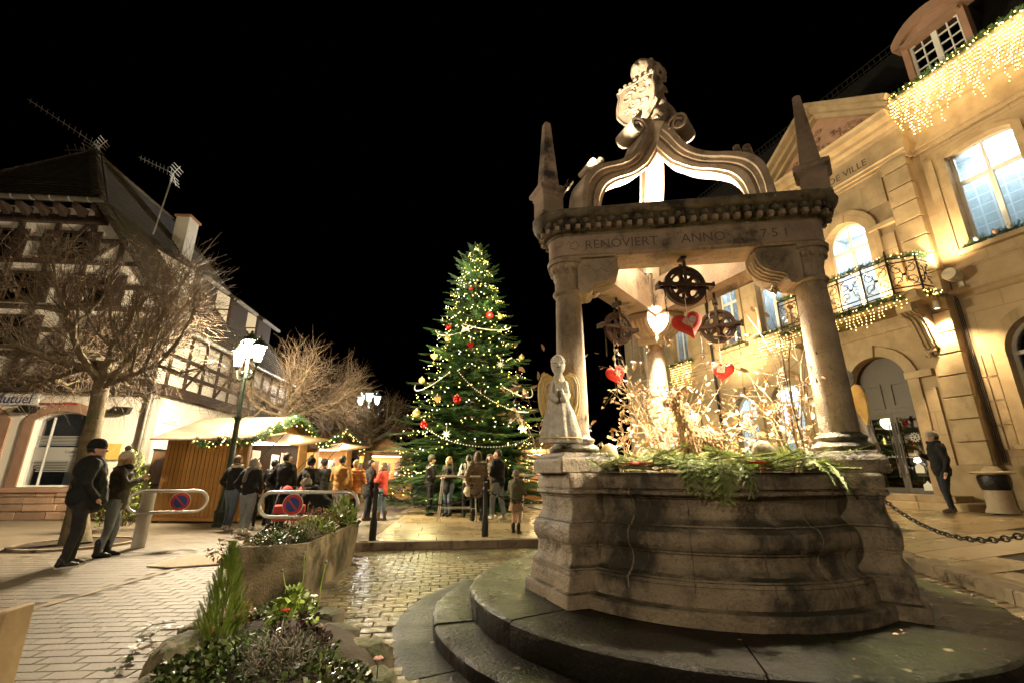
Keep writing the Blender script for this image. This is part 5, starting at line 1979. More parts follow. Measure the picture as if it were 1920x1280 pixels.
MB().box((.06, 1.0, 1.55), (.1, 1.0, 1.1)).build('cabinet', 'door_brown', bx, bevel=.01)
MB().box((.07, 1.0, 2.12), (.14, 1.06, .05)).build('cover', 'iron_black', bx)
ltb = thing('letter_plate', 'small bronze plate on the wall beside the drainpipe', 'plate', HG, HROT)
MB().box((-.85, -.03, 2.02), (.42, .04, .5)).build('plate', 'angel_gold', ltb, bevel=.008)
ss = thing('street_sign', 'pale oval-cornered street name plate on the side wall', 'street sign', HG, HROT)
MB().box((.02, 1.05, 3.18), (.03, .85, .36)).build('plate', 'plastic_white', ss, bevel=.03)
text('sign_letters', 'RUE', .11, 'sign_blue', ss, (.038, 1.05, 3.22), (R(90), 0, R(90)), .001, 'CENTER')
text('sign_letters', "DE L'EGLISE", .11, 'sign_blue', ss, (.038, 1.05, 3.07), (R(90), 0, R(90)), .001, 'CENTER')
rp = thing('rain_pipe', 'grey rain pipe at the corner of the timbered house', 'drainpipe', HG, HROT)
MB().tube([(.02, -.2, 4.2), (-.05, -.10, 3.7), (-.08, -.09, 3.4), (-.08, -.09, 1.1)], .06, 10).build('pipe', 'zinc', rp, smooth=True)
MB().tube([(-.08, -.09, 1.1), (-.08, -.09, .02)], .075, 10).build('cast_foot', 'terracotta', rp, smooth=True)
for z in (1.3, 2.4, 3.4):
    MB().lathe([(.06, -.02), (.08, -.02), (.08, .02), (.06, .02)], 12, (-.08, -.09, z)).build('clip', 'zinc', rp)
window_side = MB().panel(arch(*side_win), [arch(side_win[0], side_win[1] - .14, side_win[2] + .07, side_win[3], side_win[4] - .07)], .15, .2)
window_side.v = [(-y, x, z) for x, y, z in window_side.v]
wsd = window_side.build('side_window', 'wood_door', house)
q = MB().panel(arch_grow(*side_win, .16), [arch(*side_win)], -.04, 0)
q.v = [(-y, x, z) for x, y, z in q.v]
q.build('window_surround', 'pink_stone', wsd)
MB().box((-.22, side_win[0], 2.4), (.02, 1.5, 1.9)).build('pane', 'room_dark', wsd)

# jetty band
MB().box((-HW / 2, -.04, 4.06), (HW + .3, .5, .34)).build('jetty_beam', 'timber', house)
MB().box((.02, HLEN / 2, 4.06), (.5, HLEN, .34)).build('jetty_beam', 'timber', house)
bd = MB()
for k in range(30):
    bd.box((-HW + .2 + k * .38, -.31, 4.05), (.16, .06, .14))
bd.build('beam_ends', 'timber', house)
# upper gable
gpoly = [(-HW - .02, 4.2), (.0, 4.2), (.0, EZ), (xroof(HIPZ), HIPZ), (-HW - xroof(HIPZ), HIPZ), (-HW - .02, EZ)]
MB().prism(gpoly, -.12, .25, lambda p, d: Vector((p[0], d, p[1]))).build('gable_wall', 'plaster', house)
MB().box((-.08, HLEN / 2, 5.4), (.25, HLEN, 2.3)).build('upper_side_wall', 'plaster', house)


def beam(a, b, w=.17, y=-.15, t=.09):
    MB().bar((a[0], y, a[1]), (b[0], y, b[1]), t, w, (0, 1, 0)).build('timber_beam', 'timber', house)


def beam2(a, b, w=.17, y=-.15, t=.09):
    a, b = Vector((a[0], y, a[1])), Vector((b[0], y, b[1]))
    d = (b - a).normalized()
    n = Vector((-d.z, 0, d.x)) * w / 2
    vs = [a - n, b - n, b + n, a + n]
    MB().add([(v.x, y - t / 2, v.z) for v in vs] + [(v.x, y + t / 2, v.z) for v in vs], [(0, 1, 2, 3), (7, 6, 5, 4), (0, 4, 5, 1), (1, 5, 6, 2), (2, 6, 7, 3), (3, 7, 4, 0)]).build('timber_beam', 'timber', house)


xl = -9.2
for z in (4.32, 5.15, 5.95, 6.75, 7.55, 8.45, 9.3, 10.2):
    beam2((xl, z), (min(-.1, xroof(z) - .1), z), .16)
for x, z1 in ((-.1, EZ), (-1.1, 7.5), (-2.1, 9.2), (-3.2, 10.5), (-4.4, 10.5), (-5.6, 10.5), (-6.8, 10.5), (-8.0, 10.5)):
    beam2((x, 4.2), (x, min(z1, EZ + 4.1)), .17, -.152)
for (a, b) in (((-1.0, 4.3), (-.2, 5.9)), ((-.2, 4.3), (-1.0, 5.9)), ((-2.0, 5.2), (-1.2, 6.7)), ((-3.1, 4.3), (-2.2, 5.9)), ((-4.3, 4.3), (-3.3, 5.9)), ((-3.3, 4.3), (-4.3, 5.9)), ((-6.7, 4.3), (-5.7, 5.9)), ((-5.7, 4.3), (-6.7, 5.9)),
               ((-2.9, 7.6), (-2.2, 8.4)), ((-3.1, 8.5), (-2.3, 9.3)), ((-7.9, 7.6), (-6.9, 9.2)), ((-6.9, 7.6), (-7.9, 9.2)), ((-4.3, 8.5), (-3.3, 10.1)), ((-6.9, 4.3), (-7.9, 5.9))):
    beam2(a, b, .14, -.154)
beam2((xroof(HIPZ) - .05, HIPZ), (-.02, EZ + .05), .2, -.156)
for k, (x, z) in enumerate(((-3.8, 8.5), (-6.2, 8.5), (-1.6, 5.3), (-4.9, 5.3), (-7.4, 5.3), (-5.0, 6.9), (-2.6, 6.85))):
    wm = MB().panel([(x - .45, z), (x + .45, z), (x + .45, z + 1.15), (x - .45, z + 1.15)], [[(x - .38, z + .07), (x - .03, z + .07), (x - .03, z + 1.08), (x - .38, z + 1.08)], [(x + .03, z + .07), (x + .38, z + .07), (x + .38, z + 1.08), (x + .03, z + 1.08)]], -.20, -.14)
    w_ = wm.build('window', 'wood_door', house)
    MB().box((x, -.16, z + .57), (.8, .01, 1.05)).build('pane', 'glass_dark', w_)
    for s in (-1, 1):
        sh_ = MB()
        sh_.box((x + s * .72, -.2, z + .57), (.5, .04, 1.15))
        for i in range(12):
            sh_.box((x + s * .72, -.225, z + .07 + i * .09), (.4, .02, .045))
        sh_.build('shutter', 'timber', w_)
# side timbers
for k in range(11):
    y = .3 + k * 1.0
    MB().box((.06, y, 5.35), (.06, .15, 2.2)).build('timber_beam', 'timber', house)
    if k % 2:
        MB().bar((.065, y, 4.3), (.065, y + .9, 5.3), .05, .12, (1, 0, 0)).build('timber_beam', 'timber', house)
for z in (4.75, 5.3):
    MB().box((.062, HLEN / 2, z), (.055, HLEN, .14)).build('timber_beam', 'timber', house)

# ---- roof planes
ov = .35
x_e = xroof(EZ - .45)
hx = xroof(HIPZ)
hy0, ry0, ry1, hlen = -.75, 1.6, 7.0, HLEN
RZ_ = RIDZ
V = {'apex': (RIDX, ry0, RZ_), 'end': (RIDX, ry1, RZ_), 'hr': (hx, hy0, HIPZ), 'hl': (2 * RIDX - hx, hy0, HIPZ), 'er': (x_e, hy0 + .4, EZ - .45), 'el': (2 * RIDX - x_e, hy0 + .4, EZ - .45),
     'br': (x_e, hlen + .3, EZ - .45), 'bl': (2 * RIDX - x_e, hlen + .3, EZ - .45), 'hr2': (hx, hy0 + .35, HIPZ)}


def slab_roof(name, pts, th=.14, m='house_tiles'):
    pts = [Vector(p) for p in pts]
    n = (pts[1] - pts[0]).cross(pts[2] - pts[0]).normalized()
    if n.z < 0:
        n = -n
    k = len(pts)
    MB().add([p for p in pts] + [p - n * th for p in pts], [tuple(range(k)), tuple(range(2 * k - 1, k - 1, -1))] + [(i, k + i, k + (i + 1) % k, (i + 1) % k) for i in range(k)]).build(name, m, house)


mat('house_tiles', (0.075, 0.058, 0.038), (0.045, 0.035, 0.023), 2, 0.65, None, 0.9, 14, stain=((0.05, 0.05, 0.024), 1.0, .5, .7), bricks=(.2, .17, (.012, .010, .007), Matrix(((0, 1, 0), (0, 0, 1), (1, 0, 0))).to_euler()))
mat('house_tiles_front', (0.075, 0.058, 0.038), (0.045, 0.035, 0.023), 2, 0.65, None, 0.9, 14, stain=((0.05, 0.05, 0.024), 1.0, .5, .7), bricks=(.2, .17, (.012, .010, .007)))
slab_roof('roof_slope', [V['apex'], V['hr'], V['er'], V['br'], V['end']])
slab_roof('roof_slope', [V['apex'], V['hl'], V['el'], V['bl'], V['end']])
slab_roof('roof_slope', [V['apex'], V['hl'], V['hr']], m='house_tiles_front')
slab_roof('roof_slope', [V['end'], V['br'], V['bl']])


z = EZ - .40
while z < RIDZ - .1:                                # courses of roof tiles
    y0 = hy0 + (z - HIPZ) / (RIDZ - HIPZ) * (ry0 - hy0) if z > HIPZ else hy0 + .35 * (HIPZ - z) / (HIPZ - EZ)
    y1 = hlen + .3 + (z - EZ + .45) / (RIDZ - EZ + .45) * (ry1 - hlen - .3)
    MB().bar((xroof(z) + .012, y0 + .02, z), (xroof(z) + .012, y1 - .05, z), .05, .05, (1, 0, .8)).build('tile_course', 'tile_edge', house)
    if z > HIPZ + .05:
        u = (z - HIPZ) / (RIDZ - HIPZ)
        MB().bar((2 * RIDX - hx + (hx - RIDX) * u + .05, y0 - .012, z), (xroof(z) - .05, y0 - .012, z), .05, .05, (0, -1, .8)).build('tile_course', 'tile_edge', house)
    z += .175


def ridge_tiles(a, b, step, r):
    a, b = Vector(a), Vector(b)
    d = b - a
    n = int(d.length / step)
    q = d.normalized().to_track_quat('X', 'Z')
    me = MB()
    me.lathe([(r, -step * .62), (r * .82, step * .5)], 10, a0=0, a1=PI)
    me.v = [(z, x, y * .9) for x, y, z in me.v]
    mesh = me.mesh('tile', True)
    for i in range(n):
        p = a + d * ((i + .5) / n)
        o = link('ridge_tile', mesh, 'tile_dark', house, p + Vector((0, 0, .01)))
        o.rotation_mode = 'QUATERNION'
        o.rotation_quaternion = q


ridge_tiles(V['hr'], V['apex'], .26, .24)
ridge_tiles(V['hl'], V['apex'], .32, .14)
ridge_tiles(V['apex'], V['end'], .34, .13)
ridge_tiles(V['br'], V['end'], .4, .13)
# eave gutter and corbels of the half hip
gut = MB()
gx0, gx1 = 2 * RIDX - hx, hx + .25
gut.lathe([(.11, gx0), (.11, gx1)], 10, a0=PI, a1=2 * PI)
gut.v = [(z, x - .82, y + HIPZ - .02) for x, y, z in gut.v]
gut.build('gutter', 'zinc', house, smooth=True)
for k in range(9):
    x = hx - .25 - k * .62
    cbm = MB().prism([(-.06, HIPZ - .10), (-.62, HIPZ - .10), (-.60, HIPZ - .22), (-.40, HIPZ - .30), (-.28, HIPZ - .42), (-.06, HIPZ - .45)], x - .1, x + .1, lambda p, d: Vector((d, p[0], p[1])))
    cbm.build('eave_corbel', 'timber', house)
    MB().lathe([(.115, -.02), (.125, -.02), (.125, .02), (.115, .02)], 10, (0, 0, 0), PI, 2 * PI).build('gutter_clip', 'antenna_metal', house, loc=(x, -.82, HIPZ - .02), rot=(R(90), 0, R(90)))
MB().box(((gx0 + hx) / 2, -.12, HIPZ - .5), (hx - gx0, .14, .14)).build('eave_beam', 'timber', house)
MB().box(((gx0 + hx) / 2, -.20, HIPZ - .62), (hx - gx0, .2, .08)).build('eave_beam', 'timber', house)
MB().tube([(x_e + .02, hy0 + .4, EZ - .42), (x_e + .02, hlen + .3, EZ - .42)], .08, 8).build('gutter', 'antenna_metal', house, smooth=True)

# dormers on the right slope
for k, y in enumerate((1.9, 4.7, 7.4)):
    d_ = MB()
    zb, zt = 7.75, 9.35
    xf = xroof(zb) - .05
    xb = xroof(zt + .75)
    w = 1.5
    prof = [(xf, zb), (xf, zt - .25), (xb, zt + .75)]
    dd = MB().prism(prof, y, y + w, lambda p, d: Vector((p[0], d, p[1]))).build('dormer', 'plaster', house)
    for yy in (y - .015, y + w + .015):
        MB().bar((xf, yy, zb), (xf, yy, zt - .2), .05, .13, (0, 1, 0)).build('dormer_timber', 'timber', dd)
        MB().bar((xroof(8.55) + .02, yy, 8.55), (xf, yy, 8.55), .05, .08, (0, 1, 0)).build('dormer_timber', 'timber', dd)
    MB().box((xf + .03, y + w / 2, (zb + zt) / 2 - .12), (.05, w, 1.3)).build('dormer_front', 'timber', dd)
    MB().add([(xf + .45, y - .2, zt - .42), (xf + .45, y + w + .2, zt - .42), (xb - .1, y + w + .2, zt + .86), (xb - .1, y - .2, zt + .86),
              (xf + .45, y - .2, zt - .34), (xf + .45, y + w + .2, zt - .34), (xb - .1, y + w + .2, zt + .96), (xb - .1, y - .2, zt + .96)],
             [(3, 2, 1, 0), (4, 5, 6, 7), (0, 1, 5, 4), (1, 2, 6, 5), (2, 3, 7, 6), (3, 0, 4, 7)]).build('dormer_roof', 'house_tiles', dd)
    MB().box((xf + .42, y + w / 2, zt - .44), (.14, w + .4, .10)).build('dormer_gutter', 'antenna_metal', dd)
# chimney
cy, cx_ = 5.0, xroof(11.6)
ch = MB().box((cx_, cy, 11.9), (.6, .75, 2.6)).build('chimney', 'plaster', house)
MB().box((cx_, cy, 13.25), (.75, .9, .1)).build('chimney_cap', 'terracotta', ch)


# TV aerials
def aerial(label, base, top, direction, length, n, el=.32):
    t = thing('tv_antenna', label, 'antenna', base, 0, 'roof antennas')
    d = Vector(direction).normalized()
    up = Vector((0, 0, 1))
    side = d.cross(up).normalized()
    h = Vector(top) - Vector(base)
    MB().tube([(0, 0, -.4), h], .03, 6).build('mast', 'antenna_metal', t)
    b = MB().tube([h, h + d * length], .015, 5)
    elv = d.cross(side).normalized() * .8 + side * .6
    for k in range(n):
        p = h + d * (length * (k + .5) / n)
        e = el * (1 - .4 * k / n)
        b.tube([p - elv * e * .6, p + elv * e * .6], .008, 4)
    for s in (-1, 1):
        for k in range(3):
            q = h - d * .05 + up * s * (.12 + .14 * k) - d * .06 * k
            b.tube([q - side * .35, q + side * .35], .010, 4)
    b.tube([h - d * .25 + up * .5, h, h - d * .25 - up * .5], .014, 4)
    b.build('boom', 'antenna_metal', t)


Mh = Matrix.Translation(HG) @ Matrix.Rotation(HROT, 4, 'Z')
b0 = Mh @ Vector((RIDX, ry0 + .1, RIDZ))
aerial('long TV antenna pointing left above the hip of the roof', b0, b0 + Vector((.05, 0, .35)), (-.95, -.25, .60), 3.4, 13)
b1 = Mh @ Vector((xroof(11.0), 2.4, 11.0))
aerial('TV antenna on a tall mast right of the roof hip', b1, b1 + Vector((.25, 0, 3.0)), (-.9, -.1, .42), 1.7, 9, .3)
b2 = Mh @ Vector((RIDX - 1.6, ry0 + 1.5, RIDZ - .3))
aerial('thin old antenna at the left on the roof ridge', b2, b2 + Vector((0, 0, 1.5)), (-.9, .3, .25), 2.0, 3, .5)
# overhead cable in front of the house
wr = MB().tube([atY(-20, 305, 13), atY(120, 415, 13.2), atY(270, 560, 13.6)], .012, 4).build('overhead_cable', 'iron_black')
tag(wr, 'thin dark cable crossing in front of the house roof at far left', 'cable')
# ================================================================== street furniture, stalls, trees
# ---- lamp posts with three lanterns
def lantern(parent, p, glow, s=1.0):
    g = MB()
    loops = []
    for r, z in ((.085, 0), (.165, .42)):
        loops.append([(p[0] + r * s * math.cos(a), p[1] + r * s * math.sin(a), p[2] + z * s) for a in (R(30 + 60 * k) for k in range(6))])
    b = MB()
    for k in range(6):
        b.tube([loops[0][k], loops[1][k]], .010 * s, 5)
    b.lathe([(0, -.08 * s), (.03 * s, -.08 * s), (.05 * s, -.03 * s), (.10 * s, 0), (.10 * s, .015 * s), (0, .015 * s)], 6, p)
    b.lathe([(.19 * s, .42 * s), (.20 * s, .44 * s), (.15 * s, .52 * s), (.07 * s, .58 * s), (.075 * s, .62 * s), (.03 * s, .65 * s), (.035 * s, .69 * s), (0, .73 * s)], 12, p)
    for k in range(8):
        a = 2 * PI * k / 8
        b.sphere((p[0] + .17 * s * math.cos(a), p[1] + .17 * s * math.sin(a), p[2] + .50 * s), .018 * s, 5, 4)
    lan = b.build('lantern', 'iron_green', parent, smooth=True)
    MB().loft(loops, False, False).build('lantern_glass', 'lantern_glass', lan)
    MB().lathe([(0, .02 * s), (.025 * s, .02 * s), (.03 * s, .06 * s), (.045 * s, .12 * s), (.03 * s, .18 * s), (0, .19 * s)], 12, p).build('lamp_bulb', glow, lan, smooth=True)


def lamp_post(label, base, height, rz, power, col, glow, s=1.0, group='triple lantern lamp posts', reach=.52, lean=0.0):
    t = thing('lamp_post', label, 'street lamp', base, rz, group)
    h = height
    post = MB().lathe([(.0, 0), (.20, 0), (.20, .05), (.17, .08), (.17, .32), (.185, .34), (.185, .38), (.15, .42), (.12, .55), (.13, .60), (.10, .66), (.085, .8), (.075, 1.2), (.068, h * .6), (.09, h * .605), (.095, h * .62), (.06, h * .63), (.05, h - .5), (.07, h - .48), (.05, h - .42), (.04, h - .12), (0, h - .1)], 16)
    post.build('post', 'iron_green', t, smooth=True)
    rg = MB().lathe([(.07, -.02), (.16, -.02), (.16, .0), (.07, .02)], 14, (0, 0, h * .62))
    rg.build('collar', 'iron_green', t)
    heads = [(0, 0, h - .02)]
    for k in (0, 1):
        a = R(180 * k)
        ax, ay = math.cos(a), math.sin(a)
        heads.append((ax * reach, ay * reach, h - .25))
        ar = MB()
        ar.tube([(0, 0, h - .62), (ax * .2, ay * .2, h - .70), (ax * .42, ay * .42, h - .60), (ax * reach, ay * reach, h - .33)], .022, 6)
        ar.tube([(ax * (.2 + .1 * (1 - .8 * t) * math.cos(8 * t)), ay * (.2 + .1 * (1 - .8 * t) * math.cos(8 * t)), h - .53 + .1 * (1 - .8 * t) * math.sin(8 * t)) for t in np.linspace(0, 1, 18)], .014, 5)
        for kk in range(6):
            ar.sphere((ax * (.1 + .07 * kk), ay * (.1 + .07 * kk), h - .69 + .03 * math.sin(kk * 2)), .025, 6, 4)
        ar.build('arm', 'iron_green', t, smooth=True)
    for p in heads:
        lantern(t, p, glow, s)
        M = Matrix.Translation(base) @ Matrix.Rotation(rz, 4, 'Z')
        q = M @ Vector((p[0], p[1], p[2] + .28 * s))
        lamp('lantern_light', 'POINT', q, power, col, .06)
    return t


LP = atz(412, 986)
lamp_post('near triple lantern lamp post beside the wooden hut', (LP.x, LP.y, 0), 4.62, R(-32), 600, WARM, 'lamp_glow', 1.12)
LP2 = atY(678, 905, 30)
lamp_post('far triple lantern lamp post glowing behind the bare trees', (LP2.x, LP2.y, 0), 6.0, R(-15), 500, (.95, .92, .85), 'lamp_far', 1.25, reach=.62)
# the square's other lamps, behind the camera
lamp_post('lamp post of the square behind the viewer on the left', (-5.8, -2.6, 0), 4.7, R(30), 150, WARM, 'lamp_glow', 1.1)
lamp_post('lamp post of the square behind the viewer on the right', (6.2, -4.0, .2), 4.7, R(100), 52, WARM, 'lamp_glow', 1.1)


# ---- bare pollarded trees
def bare_tree(label, base, trunk_h, trunk_r, crown, squash, n_limb, n_shoot, seed, lean=(0, 0), leaves=0, mat_t='twig', up=.55, twl=1.0, name='bare_tree'):
    t = thing(name, label, 'tree', base, 0, 'bare trees along the street')
    g = np.random.default_rng(seed)
    tk = MB()
    top = Vector((lean[0], lean[1], trunk_h))
    pts, rad = [], []
    for i in range(12):
        u = i / 11
        p = top * u + Vector((math.sin(u * 5 + seed) * .05, math.cos(u * 4 + seed) * .05, 0))
        p.z = trunk_h * u
        pts.append(p)
        rad.append(trunk_r * (1.35 - .9 * min(u * 6, 1) * .25 - .35 * u) + (.03 if i == 0 else 0) + .012 * math.sin(i * 2.3))
    tk.tube(pts, rad, 12)
    ends = []
    for k in range(n_limb):
        a = 2 * PI * k / n_limb + g.uniform(-.3, .3)
        z0 = trunk_h * g.uniform(.84, 1.0)
        u = z0 / trunk_h
        p = Vector((top.x * u, top.y * u, z0))
        L = crown * g.uniform(.5, .8)
        el = g.uniform(.05, .6)
        lp, lr = [p], [trunk_r * .5]
        d = Vector((math.cos(a) * math.cos(el), math.sin(a) * math.cos(el), math.sin(el)))
        for i in range(6):
            d = (d + Vector(g.normal(0, .16, 3)) + Vector((0, 0, .05))).normalized()
            p = p + d * (L / 6)
            lp.append(p)
            lr.append(trunk_r * .5 * (1 - .13 * (i + 1)))
            ends.append((p.copy(), d.copy()))
            if i > 1:
                # side limb
                sd = (d + Vector(g.normal(0, .6, 3))).normalized()
                sp = [p, p + sd * L * .22, p + (sd + Vector((0, 0, .3))) * L * .4]
                tk.tube(sp, [trunk_r * .24, trunk_r * .16, trunk_r * .1], 6)
                tk.sphere(sp[2], trunk_r * g.uniform(.22, .36), 7, 5)
                ends.append((sp[1], sd))
                ends.append((sp[2], sd))
        tk.tube(lp, lr, 8)
        for q_ in lp[2:]:
            tk.sphere(q_ + Vector(g.normal(0, .02, 3)), trunk_r * g.uniform(.34, .5), 7, 5)
    tk.build('trunk', 'bark', t, smooth=True)
    # shoots
    E0 = np.array([list(e[0]) for e in ends])
    D0 = np.array([list(e[1]) for e in ends])
    idx = g.integers(0, len(ends), n_shoot)
    P = E0[idx] + g.normal(0, .05, (n_shoot, 3))
    cen = np.array([top.x, top.y, trunk_h + crown * .15])
    upv = np.where(g.random(n_shoot) < .72, up, -.15)
    D = unit(unit(P - cen) * .7 + D0[idx] * .35 + g.normal(0, .34, (n_shoot, 3)) + np.stack([0 * upv, 0 * upv, upv], -1))
    Ls = crown * g.uniform(.28, .62, n_shoot) * twl
    r0 = np.full(n_shoot, .0068) * g.uniform(.7, 1.4, n_shoot)
    parts = []
    S = 4
    tips = []
    for s in range(S):
        D2 = unit(D + g.normal(0, .15, D.shape) + np.stack([0 * upv, 0 * upv, .14 * np.sign(upv)], -1))
        Q = P + D2 * (Ls / S)[:, None]
        # keep to the clipped outline
        rel = (Q - cen) / np.array([crown, crown, crown * squash])
        rr = np.linalg.norm(rel, axis=1)
        over = (rr > 1.0) | (Q[:, 2] < trunk_h * .80)
        Q[over] = P[over] + (Q[over] - P[over]) * .15
        parts.append(segs(P, Q, r0 * (1 - s / (S + .6)), r0 * (1 - (s + 1) / (S + .6)), 3))
        m = g.random(n_shoot) < .85
        tw = unit(D2[m] + g.normal(0, .75, (m.sum(), 3)))
        tl = crown * g.uniform(.08, .2, m.sum()) * twl
        Q2 = Q[m] + tw * tl[:, None]
        Q3 = Q2 + unit(tw + g.normal(0, .3, tw.shape)) * (tl * .6)[:, None]
        parts.append(segs(Q[m], Q2, r0[m] * .5, r0[m] * .36, 3))
        parts.append(segs(Q2, Q3, r0[m] * .36, r0[m] * .15, 3))
        tips.append(Q2)
        P, D = Q, D2
    V, F = join(*parts)
    link('crown', npmesh('twigs', V, F), mat_t, t)
    if leaves:
        T = np.concatenate(tips)
        T = T[g.integers(0, len(T), leaves)]
        LV = np.array([(0, 0, 0), (.5, .28, .08), (1, 0, 0), (.5, -.28, .08)], float)
        LF = np.array([(0, 1, 2), (0, 2, 3)])
        V, F = scatter(LV, LF, T, frames(g.normal(size=(leaves, 3)), g.normal(size=(leaves, 3))), g.uniform(.04, .08, leaves))
        link('dry_leaves', npmesh('leaves', V, F), 'leaf_brown', t)
    return t


bare_tree('large bare clipped tree in front of the bank windows', (TREE1.x, TREE1.y, 0), 3.7, .17, 2.9, .70, 10, 1350, 3, (-.75, .3), 420, 'twig', .75)
t2 = atY(512, 960, 18.5)
bare_tree('bare round tree behind the near lamp post', (t2.x, t2.y, 0), 3.7, .16, 3.1, .74, 9, 1050, 5, (.1, 0), 60, 'twig', .6)
t3 = atY(684, 930, 24)
bare_tree('bare low tree left of the Christmas tree', (t3.x, t3.y, 0), 3.3, .22, 2.5, .66, 8, 600, 9, (0, 0), 30, 'twig', .5)
t4 = atY(615, 930, 27)
bare_tree('dark bare tree in the gap between the two lit trees', (t4.x, t4.y, 0), 3.6, .2, 3.0, .68, 8, 500, 14, (0, 0), 0, 'twig_dark', .3)


# ---- wooden market huts
def hut(label, x0, y0, w, d, he, hr, rz=0.0, garl=True, opening=True, planks=True, roofm='roof_sheet'):
    t = thing('market_hut', label, 'market stall', (x0, y0, 0), rz, 'wooden market huts')
    # local: front wall along +x, depth +y, ridge along x, gable with counter at x=w
    pw = .125
    n = int(w / pw)
    if planks:
        pm = MB().box((0, 0, 0), (w / n - .016, .034, he - .16)).mesh('plank')
        for k in range(n):
            link('plank', pm, 'wood_hut', t, ((k + .5) * w / n, rng.uniform(-.004, .004), he / 2 + .08))
    bk = MB()
    bk.box((w / 2, .03, he / 2 + .08), (w, .03, he - .16))
    bk.box((w / 2, d - .02, he / 2 + .08), (w, .04, he - .16))
    bk.box((.02, d / 2, he / 2 + .08), (.04, d, he - .16))
    bk.box((w / 2, d / 2, .13), (w - .05, d - .05, .05))
    bk.build('hut_wall', 'wood_door' if planks else 'wood_hut', t)
    MB().box((w / 2, 0, .10), (w + .04, .07, .10)).build('base_beam', 'wood_hut', t)
    for x in (.05, w - .05):
        MB().box((x, .05, .04), (.1, .1, .08)).build('foot_block', 'wood_door', t)
    # gable face at x = w
    yo0, yo1, zo0, zo1 = .14, d - .55, 1.0, he - .12
    gp = [(0, .16), (d, .16), (d, he), (d / 2, hr), (0, he)]
    g = MB().panel(gp, [[(yo0, zo0), (yo1, zo0), (yo1, zo1), (yo0, zo1)]], 0, .05)
    g.v = [(w - y, x, z) for x, y, z in g.v]
    g.build('gable_front', 'wood_hut', t)
    MB().box((w + .14, (yo0 + yo1) / 2, zo0 + .02), (.36, yo1 - yo0 + .1, .05)).build('counter', 'wood_pale', t)
    fl_ = MB()
    fl_.add([(w, yo0 - .1, zo1 + .06), (w, yo1 + .1, zo1 + .06), (w + 1.05, yo1 + .1, zo1 + .22), (w + 1.05, yo0 - .1, zo1 + .22), (w, yo0 - .1, zo1 + .02), (w, yo1 + .1, zo1 + .02), (w + 1.05, yo1 + .1, zo1 + .18), (w + 1.05, yo0 - .1, zo1 + .18)],
            [(0, 1, 2, 3), (7, 6, 5, 4), (0, 4, 5, 1), (1, 5, 6, 2), (2, 6, 7, 3), (3, 7, 4, 0)])
    fl_.build('open_flap', 'wood_pale', t)
    for yy in (yo0, yo1):
        MB().tube([(w + .02, yy, zo0 + .5), (w + .95, yy, zo1 + .18)], .014, 5).build('flap_strut', 'iron_black', t)
    for k, yy in enumerate(np.linspace(yo0 + .12, yo1 - .12, 4)):
        MB().box((w - .3 - .15 * (k % 2), yy, zo0 + .55 + .1 * (k % 2)), (.02, .42, .8)).build('display_poster', ('banner', 'poster_pink', 'banner', 'poster_pink')[k], t)
    MB().box((w * .5, d / 2, he - .08), (w * .8, d * .6, .03)).build('hut_lamp', 'hut_glow', t)
    # roof
    oh = .42
    for s in (0, 1):
        ya, yb = (-.34, d / 2) if s == 0 else (d + .34, d / 2)
        za = he - .34 * (hr - he) / (d / 2)
        MB().add([(-.3, ya, za + .05), (w + oh, ya, za + .05), (w + oh, yb, hr + .05), (-.3, yb, hr + .05), (-.3, ya, za), (w + oh, ya, za), (w + oh, yb, hr), (-.3, yb, hr)],
                 [(0, 1, 2, 3), (7, 6, 5, 4), (0, 4, 5, 1), (1, 5, 6, 2), (2, 6, 7, 3), (3, 7, 4, 0)]).build('roof_sheet', roofm, t)
    return t, (w, d, he, hr, oh)


HUT1 = atz(284, 979)
h1_, dims = hut('wooden plank market hut beside the near lamp post', HUT1.x, HUT1.y, 2.55, 3.4, 2.42, 3.12, R(-4), True, True, True)
w_, d_h, he_, hr_, oh_ = dims
Hm = (HUT1.x, HUT1.y, 0)
garland('lit fir garland on the gable edge of the near hut', [(w_ + oh_, -.34, he_ - .1), (w_ + oh_, d_h / 2, hr_ + .02), (w_ + oh_, d_h + .34, he_ - .1)], Hm, R(-4), .11, 190, .17, 60, .020)
garland('drooping lit fir garland on the long side of the near hut', curve_pts((1.15, -.36, he_ - .12), (2.0, -.36, he_ - .12), 7, .16) + curve_pts((2.0, -.36, he_ - .12), (w_ + .42, -.36, he_ - .12), 6, .12), Hm, R(-4), .08, 190, .14, 26, .018)
lamp('hut_light', 'POINT', Matrix.Translation(Hm) @ Vector((w_ + .5, d_h / 2, 2.1)), 26, (1, .82, .55), .15)
hut2 = atY(575, 955, 19.5)
hut('second wooden market hut behind the crowd with dark roof', hut2.x - 2.3, hut2.y, 2.6, 3.2, 2.5, 3.2, R(-6), True, True, False, 'wood_door')
lamp('hut_light', 'POINT', (hut2.x + .9, hut2.y + 1.2, 2.2), 30, (1, .82, .55), .15)
garland('lit fir garland on the gable of the second hut', [(3.02, -.34, 2.4), (3.02, 1.6, 3.22), (3.02, 3.54, 2.4)], (hut2.x - 2.3, hut2.y, 0), R(-6), .1, 150, .17, 46, .024)
hut3 = atY(728, 945, 27)
hut('third wooden market hut lit orange left of the Christmas tree', hut3.x - 1.6, hut3.y, 2.6, 2.8, 2.4, 3.2, R(-80), True, True, False, 'wood_door')
lamp('hut_light', 'POINT', (hut3.x - .6, hut3.y - 1.1, 2.1), 40, (1, .6, .25), .15)
hut4 = atY(1322, 905, 19)
hut('small wooden hut with dark roof behind the well', hut4.x - .9, hut4.y, 1.6, 1.6, 1.75, 2.6, R(-20), True, True, True, 'wood_door')
hut5 = atY(965, 940, 25)
